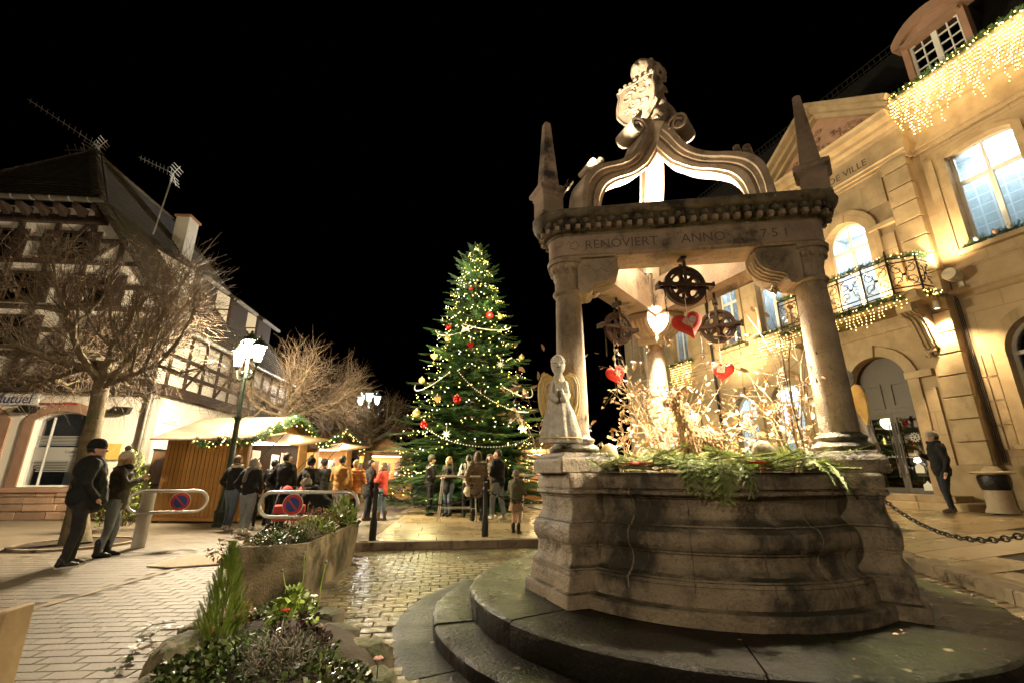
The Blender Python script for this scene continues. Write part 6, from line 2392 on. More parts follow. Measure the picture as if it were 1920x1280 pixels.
hut('wooden market hut behind the right side of the Christmas tree', hut5.x, hut5.y, 2.6, 2.8, 2.4, 3.2, R(-85), True, True, False, 'wood_door')
lamp('hut_light', 'POINT', (hut5.x + 1.0, hut5.y - 3.0, 2.1), 40, (1, .65, .3), .15)


# ---- Christmas tree
XT = Vector((-1.45, 17.0, .16))
xt = thing('christmas_tree', 'tall lit Christmas tree behind the bar tables', 'tree', XT)
XH = 10.25
g = np.random.default_rng(21)
MB().tube([(0, 0, 0), (0, 0, XH * .6), (0, 0, XH)], [.17, .09, .012], 10).build('trunk', 'bark', xt, smooth=True)


def xr(z):
    return 3.1 * (1 - z / XH) ** .80 + .06


P, D, U, Ls, SP0, SP1, SR = [], [], [], [], [], [], []
z = .45
lev = 0
while z < XH - .12:
    n = max(7, int(20 * (1 - z / XH) + 6))
    for k in range(n):
        a = 2 * PI * (k + .5 * (lev % 2)) / n + g.uniform(-.16, .16)
        L = xr(z) * (g.uniform(.55, 1.02) if g.random() < .7 else g.uniform(1.0, 1.24))
        dr = g.uniform(-.22, .16) - .10 * (1 - z / XH)
        if z > XH * .82:
            dr += .45
        d0 = np.array([math.cos(a), math.sin(a), dr])
        sd = np.array([-math.sin(a), math.cos(a), 0])
        m = max(4, int(L / .125))
        prev = np.array([0, 0, z])
        for i in range(m):
            u = (i + 1) / m
            p = np.array([0, 0, z]) + d0 * L * u + np.array([0, 0, .22 * L * (u * u * .45 - u * .35)])
            SP0.append(prev); SP1.append(p); SR.append(.016 * (1 - .8 * u) + .003)
            if u > .22:
                for s in (-1, 1):
                    P.append(p + g.normal(0, .015, 3))
                    D.append(d0 * (.75 + .5 * u) + sd * s * (1.05 - .55 * u) + np.array([0, 0, g.uniform(-.25, .15)]))
                    U.append(np.array([0, 0, 1.0]) + g.normal(0, .25, 3))
                    Ls.append((.42 * (1 - u) * min(1.0, L) + .17) * g.uniform(.8, 1.2))
            prev = p
        P.append(prev); D.append(d0 + np.array([0, 0, .05])); U.append(np.array([0, 0, 1.0])); Ls.append(.24)
    z += .27 - .08 * (z / XH)
    lev += 1
P, D, U, Ls = np.array(P), np.array(D), np.array(U), np.array(Ls)
# twig with brush-like needles
tv, tf = [], []
for i in range(12):
    t = i / 12
    for s in (-1, 1):
        for zz in (-.03, .06):
            k = len(tv)
            L = .20 * (1 - .3 * t)
            tv += [(t - .035, 0, 0), (t + .035, 0, 0), (t + L * .8, s * L, zz)]
            tf.append((k, k + 1, k + 2))
FV, FF = np.array(tv, float), np.array(tf)
V, F = scatter(FV, FF, P, frames(D, U), Ls)
link('fir_needles', npmesh('needles', V, F), 'fir', xt)
V, F = segs(SP0, SP1, np.array(SR), np.array(SR) * .85, 4)
link('branches', npmesh('branches', V, F), 'bark', xt)
print('christmas tree tris', len(FF) * len(P))
# light chains wound round the tree
fl_t = thing('tree_fairy_lights', 'chains of yellow fairy lights wound round the Christmas tree', 'fairy lights', XT)
bp, bp2, bp3 = [], [], []
wires = MB()
turns = 15
N = 1150
for i in range(N):
    u = i / N
    z = .8 + (XH - 1.0) * u ** .92
    a = turns * 2 * PI * u
    r = xr(z) * (.86 + .14 * math.sin(i * 1.7)) + .02
    (bp if i % 9 and i % 2 else bp3 if i % 9 else bp2).append((r * math.cos(a) + g.normal(0, .05), r * math.sin(a) + g.normal(0, .05), z + .10 * math.sin(a * 3) + g.normal(0, .05)))
link('bulbs', bulbs(bp, .0165), 'bulb_tree', fl_t)
link('white_bulbs', bulbs(bp2, .016), 'bulb_cool', fl_t)
link('bulbs', bulbs(bp3, .013), 'bulb_tree_dim', fl_t)
beads = thing('bead_chains', 'pale bead chains draped in swags over the Christmas tree', 'bead chain', XT)
bp = []
for (a0, a1, z0, z1, sag) in ((R(-150), R(-85), 6.3, 6.2, .35), (R(-100), R(-35), 4.5, 3.2, .45), (R(-120), R(-40), 2.6, 2.35, .5), (R(-165), R(-110), 4.3, 4.4, .4), (R(-100), R(-30), 6.3, 6.4, .25), (R(-60), R(0), 4.0, 4.3, .4)):
    for t in np.linspace(0, 1, 42):
        a = a0 + (a1 - a0) * t
        z = z0 + (z1 - z0) * t - sag * 4 * t * (1 - t)
        r = xr(z) + .10
        bp.append((r * math.cos(a), r * math.sin(a), z))
link('beads', bulbs(bp, .019), 'plastic_white', beads)
lg = [(1.9, R(-110)), (3.4, R(-50)), (5.0, R(-120)), (6.6, R(-70)), (8.4, R(-100)), (2.2, R(-20))]
for z, a in lg:
    r = xr(z) + .55
    lamp('tree_glow', 'POINT', XT + Vector((r * math.cos(a), r * math.sin(a), z)), 55 if z < 7 else 22, (1.0, .88, .36), .3)


def orn(name, label, cat, px_, py_, builder):
    r = ray(px_, py_)
    # nearest point of the tree's cone along this line of sight
    best = None
    for k in np.linspace(12, 20, 160):
        q = Vector((r[0] * k / r[1], k, CAM_H + r[2] * k / r[1])) - XT
        if math.hypot(q.x, q.y) < xr(max(.1, min(q.z, XH - .1))) + .12:
            best = q + XT
            break
    if best is None:
        best = Vector((r[0] * 16.6 / r[1], 16.6, CAM_H + r[2] * 16.6 / r[1]))
    t = thing(name, label, cat, best, 0, 'Christmas tree ornaments')
    builder(t)


def ball(m, r):
    def f(t):
        MB().sphere((0, 0, 0), r, 16, 12).build('ball', m, t, smooth=True)
        MB().lathe([(0, r + .03), (.02, r + .03), (.025, r - .01), (0, r - .01)], 8).build('cap', 'bauble_gold', t)
    return f


def flat(m, poly, th=.03):
    def f(t):
        MB().prism(poly, -th / 2, th / 2, lambda p, d: Vector((p[0], d, p[1]))).build('plate', m, t)
        MB().tube([(0, 0, max(p[1] for p in poly) - .02), (0, 0, max(p[1] for p in poly) + .12)], .006, 4).build('loop', 'cloth_cream', t)
    return f


hp = [(.12 * math.sin(a) ** 3, (13 * math.cos(a) - 5 * math.cos(2 * a) - 2 * math.cos(3 * a) - math.cos(4 * a)) * .008) for a in np.linspace(0, 2 * PI, 28)[:-1]]
star = [((.17 if i % 2 == 0 else .08) * math.sin(PI * i / 5), (.17 if i % 2 == 0 else .08) * math.cos(PI * i / 5)) for i in range(10)]
flake = [((.15 if i % 2 == 0 else .05) * math.sin(PI * i / 8), (.15 if i % 2 == 0 else .05) * math.cos(PI * i / 8)) for i in range(16)]
for lab, x, y, b, c in (
        ('large red bauble in the middle of the Christmas tree', 857, 747, ball('bauble_red', .14), 'bauble'),
        ('lowest large red bauble at the left of the Christmas tree', 795, 795, ball('bauble_red', .13), 'bauble'),
        ('red bauble near the top right of the Christmas tree', 918, 591, ball('bauble_red', .14), 'bauble'),
        ('dark red bauble at the upper left of the Christmas tree', 841, 613, ball('bauble_red', .10), 'bauble'),
        ('pale gold bauble at the left edge of the tree', 781, 774, ball('bauble_gold', .13), 'bauble'),
        ('gold bauble left of the large red bauble', 791, 713, ball('bauble_gold', .11), 'bauble'),
        ('gold bauble on the right edge of the tree', 938, 594, ball('bauble_gold', .10), 'bauble'),
        ('gold bauble below a candy cane on the tree', 839, 635, ball('bauble_gold', .10), 'bauble'),
        ('gold bauble by the right edge, beside the well', 978, 669, ball('bauble_gold', .10), 'bauble'),
        ('gingerbread heart left of the large red bauble', 820, 748, flat('ginger', hp), 'ornament'),
        ('small gingerbread heart at the left of the tree', 814, 668, flat('ginger', hp), 'ornament'),
        ('red heart ornament in the upper middle of the tree', 882, 646, flat('bauble_red', hp), 'ornament'),
        ('pale star ornament at the lower right of the tree', 981, 803, flat('bulb_tree', star), 'ornament'),
        ('white snowflake ornament at the right of the tree', 938, 683, flat('plastic_white', flake), 'ornament'),
        ('white snowflake ornament low in the middle of the tree', 837, 813, flat('plastic_white', flake), 'ornament'),
        ('red bell ornament high on the tree', 883, 541, ball('bauble_red', .08), 'ornament'),
        ('white bow with red bell in the upper tree', 873, 617, flat('plastic_white', [(-.16, -.12), (0, -.02), (.16, -.12), (.1, .05), (.16, .15), (0, .05), (-.16, .15), (-.1, .05)]), 'ornament')):
    orn('tree_ornament', lab, c, x, y, b)

# a low second fir at the left foot of the tree
g2 = np.random.default_rng(5)
sf_ = atz(752, 940, .16)
sf_ = Vector((-3.9, 18.6, .0))
st_ = thing('small_fir', 'low bushy fir at the left foot of the Christmas tree', 'tree', sf_)
P, D, U, Ls = [], [], [], []
for k in range(900):
    z = g2.uniform(.1, 2.0)
    a = g2.uniform(0, 2 * PI)
    r = 1.35 * (1 - z / 2.4) * g2.uniform(.45, 1.0)
    P.append((r * math.cos(a), r * math.sin(a), z))
    D.append((math.cos(a), math.sin(a), g2.uniform(-.1, .3)))
    U.append((0, 0, 1))
    Ls.append(g2.uniform(.2, .38))
V, F = scatter(FV, FF, np.array(P), frames(np.array(D, float), np.array(U, float)), np.array(Ls))
link('foliage', npmesh('needles', V, F), 'fir', st_)
MB().tube([(0, 0, 0), (0, 0, 1.8)], [.07, .02], 8).build('trunk', 'bark', st_)
link('bulbs', bulbs([(q[0] * 1.05, q[1] * 1.05, q[2] + .05) for q in P[::30]], .02), 'bulb_tree', st_)
lamp('tree_glow', 'POINT', sf_ + Vector((-.3, -1.7, 1.9)), 14, (1, .88, .4), .2)


# ---- no-parking hoop barriers
def barrier(label, base, rz, L, post_u, sign_u, h=1.0, hl=.38):
    t = thing('hoop_barrier', label, 'barrier', base, rz, 'hoop barriers with no-parking discs')
    r = .11
    MB().lathe([(0, 0), (r, 0), (r, h - .06), (r * .9, h - .02), (0, h - .01)], 18).build('post', 'grey_paint_worn', t, smooth=True)
    z0, z1 = h - hl, h
    x0, x1 = -post_u, L - post_u
    cr = hl / 2
    pts = []
    for k in range(9):
        a = R(90) + PI * k / 8
        pts.append((x0 + cr + cr * math.cos(a), -.1, (z0 + z1) / 2 + cr * math.sin(a)))
    for k in range(9):
        a = R(270) + PI * k / 8
        pts.append((x1 - cr + cr * math.cos(a), -.1, (z0 + z1) / 2 + cr * math.sin(a)))
    MB().tube(pts, .028, 10, closed=True).build('hoop', 'steel', t, smooth=True)
    s = MB()
    c = (sign_u - post_u, -.14, (z0 + z1) / 2)
    sr = hl * .44
    for nm, r0, y, m_ in (('sign_rim', sr, 0, 'plastic_white'), ('sign_ring', sr * .95, -.004, 'sign_red'), ('sign_field', sr * .66, -.008, 'sign_blue')):
        d = MB().lathe([(0, 0), (r0, 0), (r0, .01), (0, .01)], 30)
        d.v = [(x, -z, y_) for x, y_, z in d.v]
        d.build(nm, m_, t, loc=(c[0], c[1] + y, c[2]))
    MB().box((c[0], c[1] - .019, c[2]), (sr * 1.5, .004, sr * .17), M=Matrix.Rotation(R(48), 3, 'Y')).build('sign_bar', 'sign_red', t)
    for s_ in (-1, 1):
        MB().box((c[0] + s_ * .05, -.12, c[2]), (.02, .03, hl)).build('sign_bracket', 'steel', t)
    return t


B1 = atz(258, 1027)
barrier('hoop barrier with no-parking disc beside the couple at left', (B1.x, B1.y, 0), R(26), 1.25, .28, .82)
B2 = atY(637, 960, 7.75)
barrier('hoop barrier with no-parking disc behind the stone trough', (B2.x, B2.y, 0), R(0), 1.56, 1.25, .55, 1.03, .37)


# ---- bollards and chains
def bollard(label, p, h=1.0):
    t = thing('bollard', label, 'bollard', p, 0, 'black bollards')
    MB().lathe([(0, 0), (.065, 0), (.065, .30), (.055, .33), (.058, .36), (.045, .39), (.038, h - .16), (.05, h - .15), (.05, h - .12), (.035, h - .10), (.035, h - .08), (.05, h - .04), (.045, h - .005), (0, h + .01)], 16).build('post', 'iron_black', t, smooth=True)
    MB().tube([(.05 * math.cos(a), 0, h - .17 + .03 * math.sin(a)) for a in np.linspace(0, 2 * PI, 10)[:-1]], .008, 5, closed=True).build('chain_eye', 'iron_black', t)


def chain(label, a, b, sag, link_len=.095, wire=.0085):
    a, b = Vector(a), Vector(b)
    t = thing('chain', label, 'chain', a, 0, 'chains between bollards')
    n0 = 60
    pts = [a.lerp(b, u) - Vector((0, 0, sag * 4 * u * (1 - u))) for u in np.linspace(0, 1, n0)]
    tot = sum((pts[i + 1] - pts[i]).length for i in range(n0 - 1))
    n = int(tot / (link_len * .76))
    ring = []
    for k in range(12):
        an = 2 * PI * k / 12
        ring.append((link_len * .5 * math.cos(an) * (1.0 if abs(math.cos(an)) > .3 else .9), link_len * .27 * math.sin(an), 0))
    me = MB().tube(ring, wire, 5, closed=True).mesh('link', True)
    acc, i, seg = 0, 0, 0
    for k in range(n):
        d = tot * (k + .5) / n
        while acc + (pts[i + 1] - pts[i]).length < d and i < n0 - 2:
            acc += (pts[i + 1] - pts[i]).length
            i += 1
        tg = (pts[i + 1] - pts[i])
        p = pts[i] + tg.normalized() * (d - acc)
        q = tg.normalized().to_track_quat('X', 'Z') @ Matrix.Rotation(R(20 + 90 * (k % 2)), 3, 'X').to_quaternion()
        o = link('chain_link', me, 'iron_black', t, p - a)
        o.rotation_mode = 'QUATERNION'
        o.rotation_quaternion = q


bl1 = atz(698, 1012, .163)
bl2 = atz(909, 1005, .163)
bollard('black bollard on the kerb corner behind the stone trough', bl1)
bollard('black bollard on the kerb in front of the bar table', bl2)
bl3 = bl2 + (bl2 - bl1) * .98
bollard('black bollard hidden mostly behind the angel pedestal', Vector((bl3.x, bl3.y, .163)))
up = Vector((0, 0, .84))
chain('slack chain between the two bollards before the Christmas tree', bl1 + up, bl2 + up, .26)
chain('chain running from the bar table bollard behind the well', bl2 + up, Vector((bl3.x, bl3.y, .163)) + up, .24)
br1 = Vector((6.25, 8.3, hz(6.25, 8.3)))
br2 = Vector((5.75, 4.9, hz(5.75, 4.9)))
bollard('black bollard behind the right pedestal of the well', br1)
bollard('black bollard on the terrace at the right frame edge', br2)
chain('heavy sagging chain in front of the town hall steps', br1 + Vector((0, 0, .80)), br2 + Vector((0, 0, .80)), .52, .12, .011)


# ---- litter bin
bn_p = atY(1880, 955, 9.75)
bn_p.z = hz(bn_p.x, bn_p.y)
bn_s = .88
bn = thing('litter_bin', 'pale round stone litter bin with black bag and mushroom lid', 'litter bin', bn_p)
bn.scale = (bn_s,) * 3
MB().lathe([(0, 0), (.30, 0), (.29, .05), (.25, .12), (.235, .55), (.22, .56)], 28).build('pedestal', 'bin_stone', bn, smooth=True)
bg_ = MB().lathe([(.24, .50), (.27, .56), (.285, .66), (.29, .78), (.27, .84), (.2, .85)], 36)
bg_.v = [(x * (1 + .04 * mnoise.noise(Vector((x * 9, y * 9, z * 14)))), y * (1 + .04 * mnoise.noise(Vector((x * 9, y * 9, z * 14)))), z) for x, y, z in bg_.v]
bg_.build('bin_bag', 'bag_plastic', bn, smooth=True)
MB().lathe([(0, .86), (.36, .86), (.40, .885), (.38, .91), (.18, .93), (.16, .98), (.10, 1.03), (0, 1.045)], 30).build('lid', 'bin_stone', bn, smooth=True)


# ---- bar tables, bottles, glasses
def bar_table(label, p, rz, w, d, h):
    t = thing('bar_table', label, 'table', p, rz, 'high bar tables')
    MB().box((0, 0, h - .02), (w, d, .045)).build('table_top', 'plastic_white', t, bevel=.012)
    for sx in (-1, 1):
        for sy in (-1, 1):
            MB().tube([(sx * (w / 2 - .16), sy * (d / 2 - .1), h - .05), (sx * (w / 2 - .08), sy * (d / 2 - .04), 0)], .017, 8).build('leg', 'steel', t, smooth=True)
    for z in (.32,):
        for sy in (-1, 1):
            MB().tube([(-w / 2 + .1, sy * (d / 2 - .07), z), (w / 2 - .1, sy * (d / 2 - .07), z)], .012, 6).build('stretcher', 'steel', t)
    for sx in (-1, 1):
        MB().tube([(sx * (w / 2 - .12), -d / 2 + .08, .62), (sx * (w / 2 - .12), d / 2 - .08, .62)], .012, 6).build('stretcher', 'steel', t)


T1 = atY(858, 960, 12.6)
T1.z = .16
bar_table('white high bar table with bottles and glasses before the tree', T1, R(4), 1.15, .7, 1.13)
T2 = Vector((.62, 13.6, .16))
bar_table('white high bar table half hidden behind the angel pedestal', T2, R(20), 1.1, .7, 1.15)
for k, (dx, dy) in enumerate(((.10, .0), (.20, .06))):
    b = MB().lathe([(0, 0), (.04, 0), (.042, .02), (.042, .17), (.03, .22), (.015, .26), (.014, .33), (.017, .34), (0, .34)], 14)
    o = thing('bottle', ('left' if k == 0 else 'right') + ' of the two dark bottles on the bar table', 'bottle', (T1.x + dx, T1.y + dy - .05, T1.z + 1.1325), 0, 'bottles on the bar table')
    b.build('glass_body', 'bottle_glass', o, smooth=True)
    MB().lathe([(.0425, .05), (.0435, .05), (.0435, .14), (.0425, .14)], 14).build('paper_label', 'plastic_white', o)
for k, dx in enumerate((-.42, -.33)):
    o = thing('drinking_glass', ('left' if k == 0 else 'right') + ' of two small glasses of amber drink on the bar table', 'glass', (T1.x + dx, T1.y - .1, T1.z + 1.1325), 0, 'glasses on the bar table')
    MB().lathe([(0, 0), (.03, 0), (.038, .12), (.036, .12), (.029, .01), (0, .01)], 14).build('tumbler', 'glass', o, smooth=True)
    MB().lathe([(0, .012), (.028, .012), (.035, .09), (0, .09)], 14).build('drink', 'drink', o)

# ---- twin pushchair
pc0 = atz(540, 1000)
pcx = thing('pushchair', 'red and black twin pushchair behind the hoop barrier', 'pushchair', (pc0.x, pc0.y, 0), R(15))
fr_ = MB()
for s in (-1, 0, 1):
    x = s * .36
    fr_.tube([(x, -.30, .18), (x, -.1, .55), (x, .45, 1.02)], .016, 6)
    fr_.tube([(x, .40, .16), (x, .05, .60)], .016, 6)
fr_.tube([(-.36, .45, 1.02), (.36, .45, 1.02)], .018, 6)
fr_.tube([(-.36, -.30, .18), (.36, -.30, .18)], .014, 6)
fr_.tube([(-.36, .40, .16), (.36, .40, .16)], .014, 6)
fr_.build('frame', 'iron_black', pcx, smooth=True)
for x in (-.40, .0, .40):
    for y, r in ((-.32, .13), (.42, .15)):
        w = MB().lathe([(r - .03, -.02), (r, -.015), (r, .015), (r - .03, .02)], 20, close=True)
        w.v = [(z, x_, y_) for x_, y_, z in w.v]
        wo = w.build('wheel', 'rubber', pcx, smooth=True, loc=(x, y, r))
        sp_ = MB()
        for k in range(5):
            a = 2 * PI * k / 5
            sp_.tube([(0, 0, 0), (0, (r - .02) * math.cos(a), (r - .02) * math.sin(a))], .008, 4)
        sp_.build('spokes', 'plastic_white', wo)
for s in (-1, 1):
    x = s * .18
    seat = MB()
    seat.prism([(-.28, .40), (.05, .36), (.20, .44), (.34, .82), (.28, .85), (.12, .52), (-.26, .47)], x - .16, x + .16, lambda p, d: Vector((d, p[0], p[1])))
    seat.build('seat', 'cloth_black', pcx, bevel=.02)
    MB().prism([(-.30, .30), (-.22, .28), (-.10, .50), (-.12, .66), (-.22, .62)], x - .15, x + .15, lambda p, d: Vector((d, p[0], p[1]))).build('foot_muff', 'cloth_red', pcx, bevel=.03)
    hd = MB()
    for i in range(7):
        pass
    hood = []
    for k in range(9):
        a = R(15) + R(150) * k / 8
        hood.append([(x + .165 * math.cos(R(180) * j / 8), .22 - .26 * math.cos(a) * math.sin(R(180) * j / 8) * 1.0, .82 + .24 * math.sin(a) * math.sin(R(180) * j / 8)) for j in range(9)])
    hv = MB()
    vs = [p for l in hood for p in l]
    hv.add(vs, [(i * 9 + j, i * 9 + j + 1, (i + 1) * 9 + j + 1, (i + 1) * 9 + j) for i in range(8) for j in range(8)])
    hv.build('hood', 'cloth_red', pcx, smooth=True)

# ---- board post at the lower left edge
bp_ = atz(26, 1280, 0.0)
sbp = thing('sign_board', 'edge of a wooden board with white painted face at the lower left corner', 'board', (-2.33, 2.4, 0), R(8))
MB().box((0, 0, .345), (.05, .16, .69)).build('wooden_edge', 'wood_pale', sbp, bevel=.008)
MB().box((-.13, -.03, .33), (.2, .03, .66)).build('painted_face', 'white_paint', sbp, bevel=.006)
MB().box((-.13, .02, .33), (.2, .05, .64)).build('board', 'wood_pale', sbp)
# ================================================================== people
ARMS = {'down': ((.150, -.012, .640), (.158, .030, .500)), 'pocket': ((.185, -.045, .650), (.125, .055, .535)), 'cup': ((.150, .005, .655), (.075, .150, .720)),
        'fold': ((.150, .02, .655), (.03, .125, .640)), 'hold': ((.140, .03, .640), (.10, .16, .60)), 'reach': ((.17, .10, .70), (.13, .24, .66)), 'clasp': ((.140, .050, .660), (.028, .165, .742))}


def person(label, feet, height, face, coat='cloth_black', trousers='denim_dark', shoes='leather_black', hair='hair_brown', hat=None, pom=None, arms=('down', 'down'), coat_len=.46, bulk=1.0, belly=0.0,
           sole=None, scarf=None, scarf_m='cloth_grey', hood=None, bag=None, hold=None, stride=.03, longhair=False, lean=0.0, skirt=None, boots=False, fine=False, yaw_head=0.0, group='people on the square', crouch=0.0, legs_skin=False, puffy=0.0, fem=False, bagm='cloth_red'):
    H = height
    vx = .009 if fine else .015
    sw = .092 if fem else .105                       # shoulder half width
    hw = .058 if fem else .052
    z_sh, z_hip, z_kn, z_an = .815, .50, .275, .045
    dz = -crouch

    def P(x, y, z):
        # lean bends the trunk forward about the hips
        if z > z_hip and lean:
            q = z - z_hip
            y, z = y * math.cos(lean) + q * math.sin(lean), z_hip + q * math.cos(lean) - y * math.sin(lean) * .2
        return Vector((x * H, y * H, (z + (dz if z > z_an + .01 else 0)) * H))

    root_loc = (feet[0], feet[1], feet[2])
    # joints
    ft = [(-.062, stride), (.062, -stride)]
    hip = [P(-hw, 0, z_hip), P(hw, 0, z_hip)]
    knee = [P(-.058, stride * .7 + .012 + crouch * .9, z_kn + (.5 * crouch if crouch else 0)), P(.058, -stride * .5 + .012 + crouch * .9, z_kn + (.5 * crouch if crouch else 0))]
    ank = [Vector((x * H, y * H - .01 * H, z_an * H)) for x, y in ft]
    sh = [P(-sw, 0, z_sh), P(sw, 0, z_sh)]
    el, wr = [], []
    for s, key in zip((-1, 1), arms):
        e, w = ARMS[key]
        el.append(P(s * e[0], e[1], e[2]))
        wr.append(P(s * w[0], w[1], w[2]))
    hc = P(0, .012, .932)
    neck0, neck1 = P(0, -.004, .83), P(0, .006, .885)
    My = Matrix.Rotation(yaw_head, 3, 'Z')
    b = MB()
    # torso, legs, arms, neck
    capsule(b, P(0, 0, .52), P(0, .004, .62), .078 * H, .072 * H, 12)
    capsule(b, P(0, .004, .62), P(0, 0, .77), .072 * H, .082 * H, 12)
    capsule(b, P(-.05, 0, .795), P(.05, 0, .795), .058 * H, .058 * H, 10)
    capsule(b, neck0, neck1, .032 * H, .031 * H, 8)
    for i in (0, 1):
        capsule(b, hip[i], knee[i], .050 * H, .034 * H, 10)
        capsule(b, knee[i], ank[i], .034 * H, .021 * H, 10)
        capsule(b, ank[i] + Vector((0, -.01 * H, -.022 * H)), ank[i] + Vector((0, .075 * H, -.025 * H)), .020 * H, .017 * H, 8)
        capsule(b, sh[i], el[i], .032 * H, .025 * H, 8)
        capsule(b, el[i], wr[i], .025 * H, .017 * H, 8)
        # hand: palm, four fingers, thumb
        d = (wr[i] - el[i]).normalized()
        s = -1 if i == 0 else 1
        pal = wr[i] + d * .045 * H
        side = d.cross(Vector((s * .3, .5, .8))).normalized()
        capsule(b, wr[i], pal, .015 * H, .019 * H, 8)
        for k in range(4):
            r_ = pal + side * (.0095 * (k - 1.5)) * H + d * .008 * H
            L = (.034, .040, .038, .030)[k] * H
            curl = Vector((-s * .5, .1, .0)) if arms[i] == 'down' else Vector((-s * .6, .1, .2))
            m1 = r_ + d * L * .55
            capsule(b, r_, m1, .0058 * H, .0053 * H, 6)
            capsule(b, m1, m1 + (d + curl * .9).normalized() * L * .5, .0053 * H, .0045 * H, 6)
        th0 = wr[i] + d * .016 * H - side * .016 * H
        capsule(b, th0, th0 + (d * .6 - side * .6 + Vector((0, .3, .2))).normalized() * .03 * H, .0066 * H, .0055 * H, 6)
    # head
    def Hd(x, y, z):
        return hc + My @ Vector((x * H, y * H, z * H))
    b.sphere(hc, .060 * H, 16, 12, (.80, .98, 1.12))
    b.sphere(Hd(0, .022, -.036), .036 * H, 10, 8, (.85, .9, .8))
    b.sphere(Hd(0, .040, -.050), .015 * H, 8, 6)                                  # chin
    capsule(b, Hd(0, .056, .006), Hd(0, .068, -.014), .0065 * H, .0095 * H, 6)     # nose
    b.sphere(Hd(0, .054, -.033), .0095 * H, 8, 5, (1.5, .7, .7))                   # lips
    for s in (-1, 1):
        b.sphere(Hd(s * .049, -.004, -.004), .014 * H, 8, 6, (.45, .8, 1.2))
        b.sphere(Hd(s * .022, .050, .016), .011 * H, 8, 5, (1.4, .6, .6))          # brow
        b.sphere(Hd(s * .028, .043, -.012), .015 * H, 8, 6)                        # cheek
    body = remesh(b, 'person', vx * H / 1.75, 'skin', None, 2, root_loc, (0, 0, face))
    tag(body, label, 'person', group)
    for s in (-1, 1):
        MB().sphere(Hd(s * .021, .0525, .003), .0045 * H, 8, 6).build('eye', 'plastic_dark', body, smooth=True)
    # trousers
    if not legs_skin:
        t = MB()
        capsule(t, P(-.02, -.004, .51), P(.02, -.004, .51), .083 * H * (1 + .1 * (bulk - 1)), .083 * H * (1 + .1 * (bulk - 1)), 12)
        capsule(t, P(0, 0, .50), P(0, 0, .57), .085 * H, .082 * H, 12)
        for i in (0, 1):
            capsule(t, hip[i] + Vector((0, -.004 * H, 0)), knee[i], .060 * H, .041 * H, 12)
            capsule(t, knee[i], ank[i] + Vector((0, 0, .006 * H)), .041 * H, (.026 if fem else .033) * H, 12)
        remesh(t, 'trousers', .011 * H, trousers, body, 3, disp=lambda co: .008 * mnoise.noise(Vector((co.x * 8, co.y * 8, co.z * 16))) + .004 * mnoise.noise(co * 28.0))
    elif not skirt:
        pass
    # coat
    c = MB()
    top = .805
    bw = bulk
    capsule(c, P(-.055 * bw, -.002, .79), P(.055 * bw, -.002, .79), .066 * H, .066 * H, 12)
    capsule(c, P(0, 0, .77), P(0, .004 + belly * .5, .64), .094 * H * bw, .090 * H * bw, 14)
    capsule(c, P(0, .004 + belly * .7, .64), P(0, belly, max(coat_len + .06, .5)), .090 * H * bw, .094 * H * bw + belly * .3 * H, 14)
    if coat_len < .5:
        capsule(c, P(0, belly * .5, .53), P(0, 0, coat_len + .075), .094 * H * bw, .098 * H * bw, 14)
    for i in (0, 1):
        capsule(c, sh[i], el[i], .046 * H * (1 + puffy), .038 * H * (1 + puffy), 10)
        capsule(c, el[i], wr[i].lerp(el[i], .04), .038 * H * (1 + puffy), .029 * H * (1 + puffy), 10)
    capsule(c, P(0, -.006, .82), P(0, .004, .852), .046 * H, .044 * H, 10)
    if hood:
        capsule(c, P(-.035, -.05, .83), P(.035, -.05, .83), .036 * H, .036 * H, 8)
    fold = lambda co: .016 * mnoise.noise(Vector((co.x * 7, co.y * 7, co.z * 11))) + .008 * mnoise.noise(co * 20.0) + (puffy * .05 * math.sin(co.z * 75 / H * 1.75) if puffy else 0)
    remesh(c, 'coat', .0125 * H, coat, body, 3, disp=fold)
    if hood and hood != 'plain':
        f = MB()
        pts = []
        for k in range(11):
            a = R(-10) + R(200) * k / 10
            pts.append(P(.062 * math.cos(a), -.02 - .05 * math.sin(a), .845 + .018 * math.sin(a)))
        f.tube(pts, .026 * H, 8)
        remesh(f, 'fur_hood', .012 * H, 'fur', body, 1, disp=lambda co: .012 * mnoise.noise(co * 40))
    if scarf:
        f = MB()
        f.tube([P(.055 * math.cos(a), .012 + .055 * math.sin(a), .858 + .01 * math.sin(2 * a)) for a in np.linspace(0, 2 * PI, 16)[:-1]], .026 * H, 8, closed=True)
        if scarf == 'long':
            capsule(f, P(.0, -.075, .855), P(-.03, -.105, .70), .032 * H, .030 * H, 8)
        remesh(f, 'scarf', .011 * H, scarf_m, body, 2, disp=lambda co: .008 * mnoise.noise(co * 25))
    if skirt:
        s_ = MB()
        n = 28
        loops = []
        for r_, z in ((.078, .56), (.10, .46), (.125, .36)):
            loops.append([P(r_ * math.cos(2 * PI * k / n) * (1 + .06 * math.cos(7 * 2 * PI * k / n)), r_ * math.sin(2 * PI * k / n) * (1 + .06 * math.cos(7 * 2 * PI * k / n)), z) for k in range(n)])
        s_.loft(loops, False, False)
        s_.build('skirt', skirt, body, smooth=True)
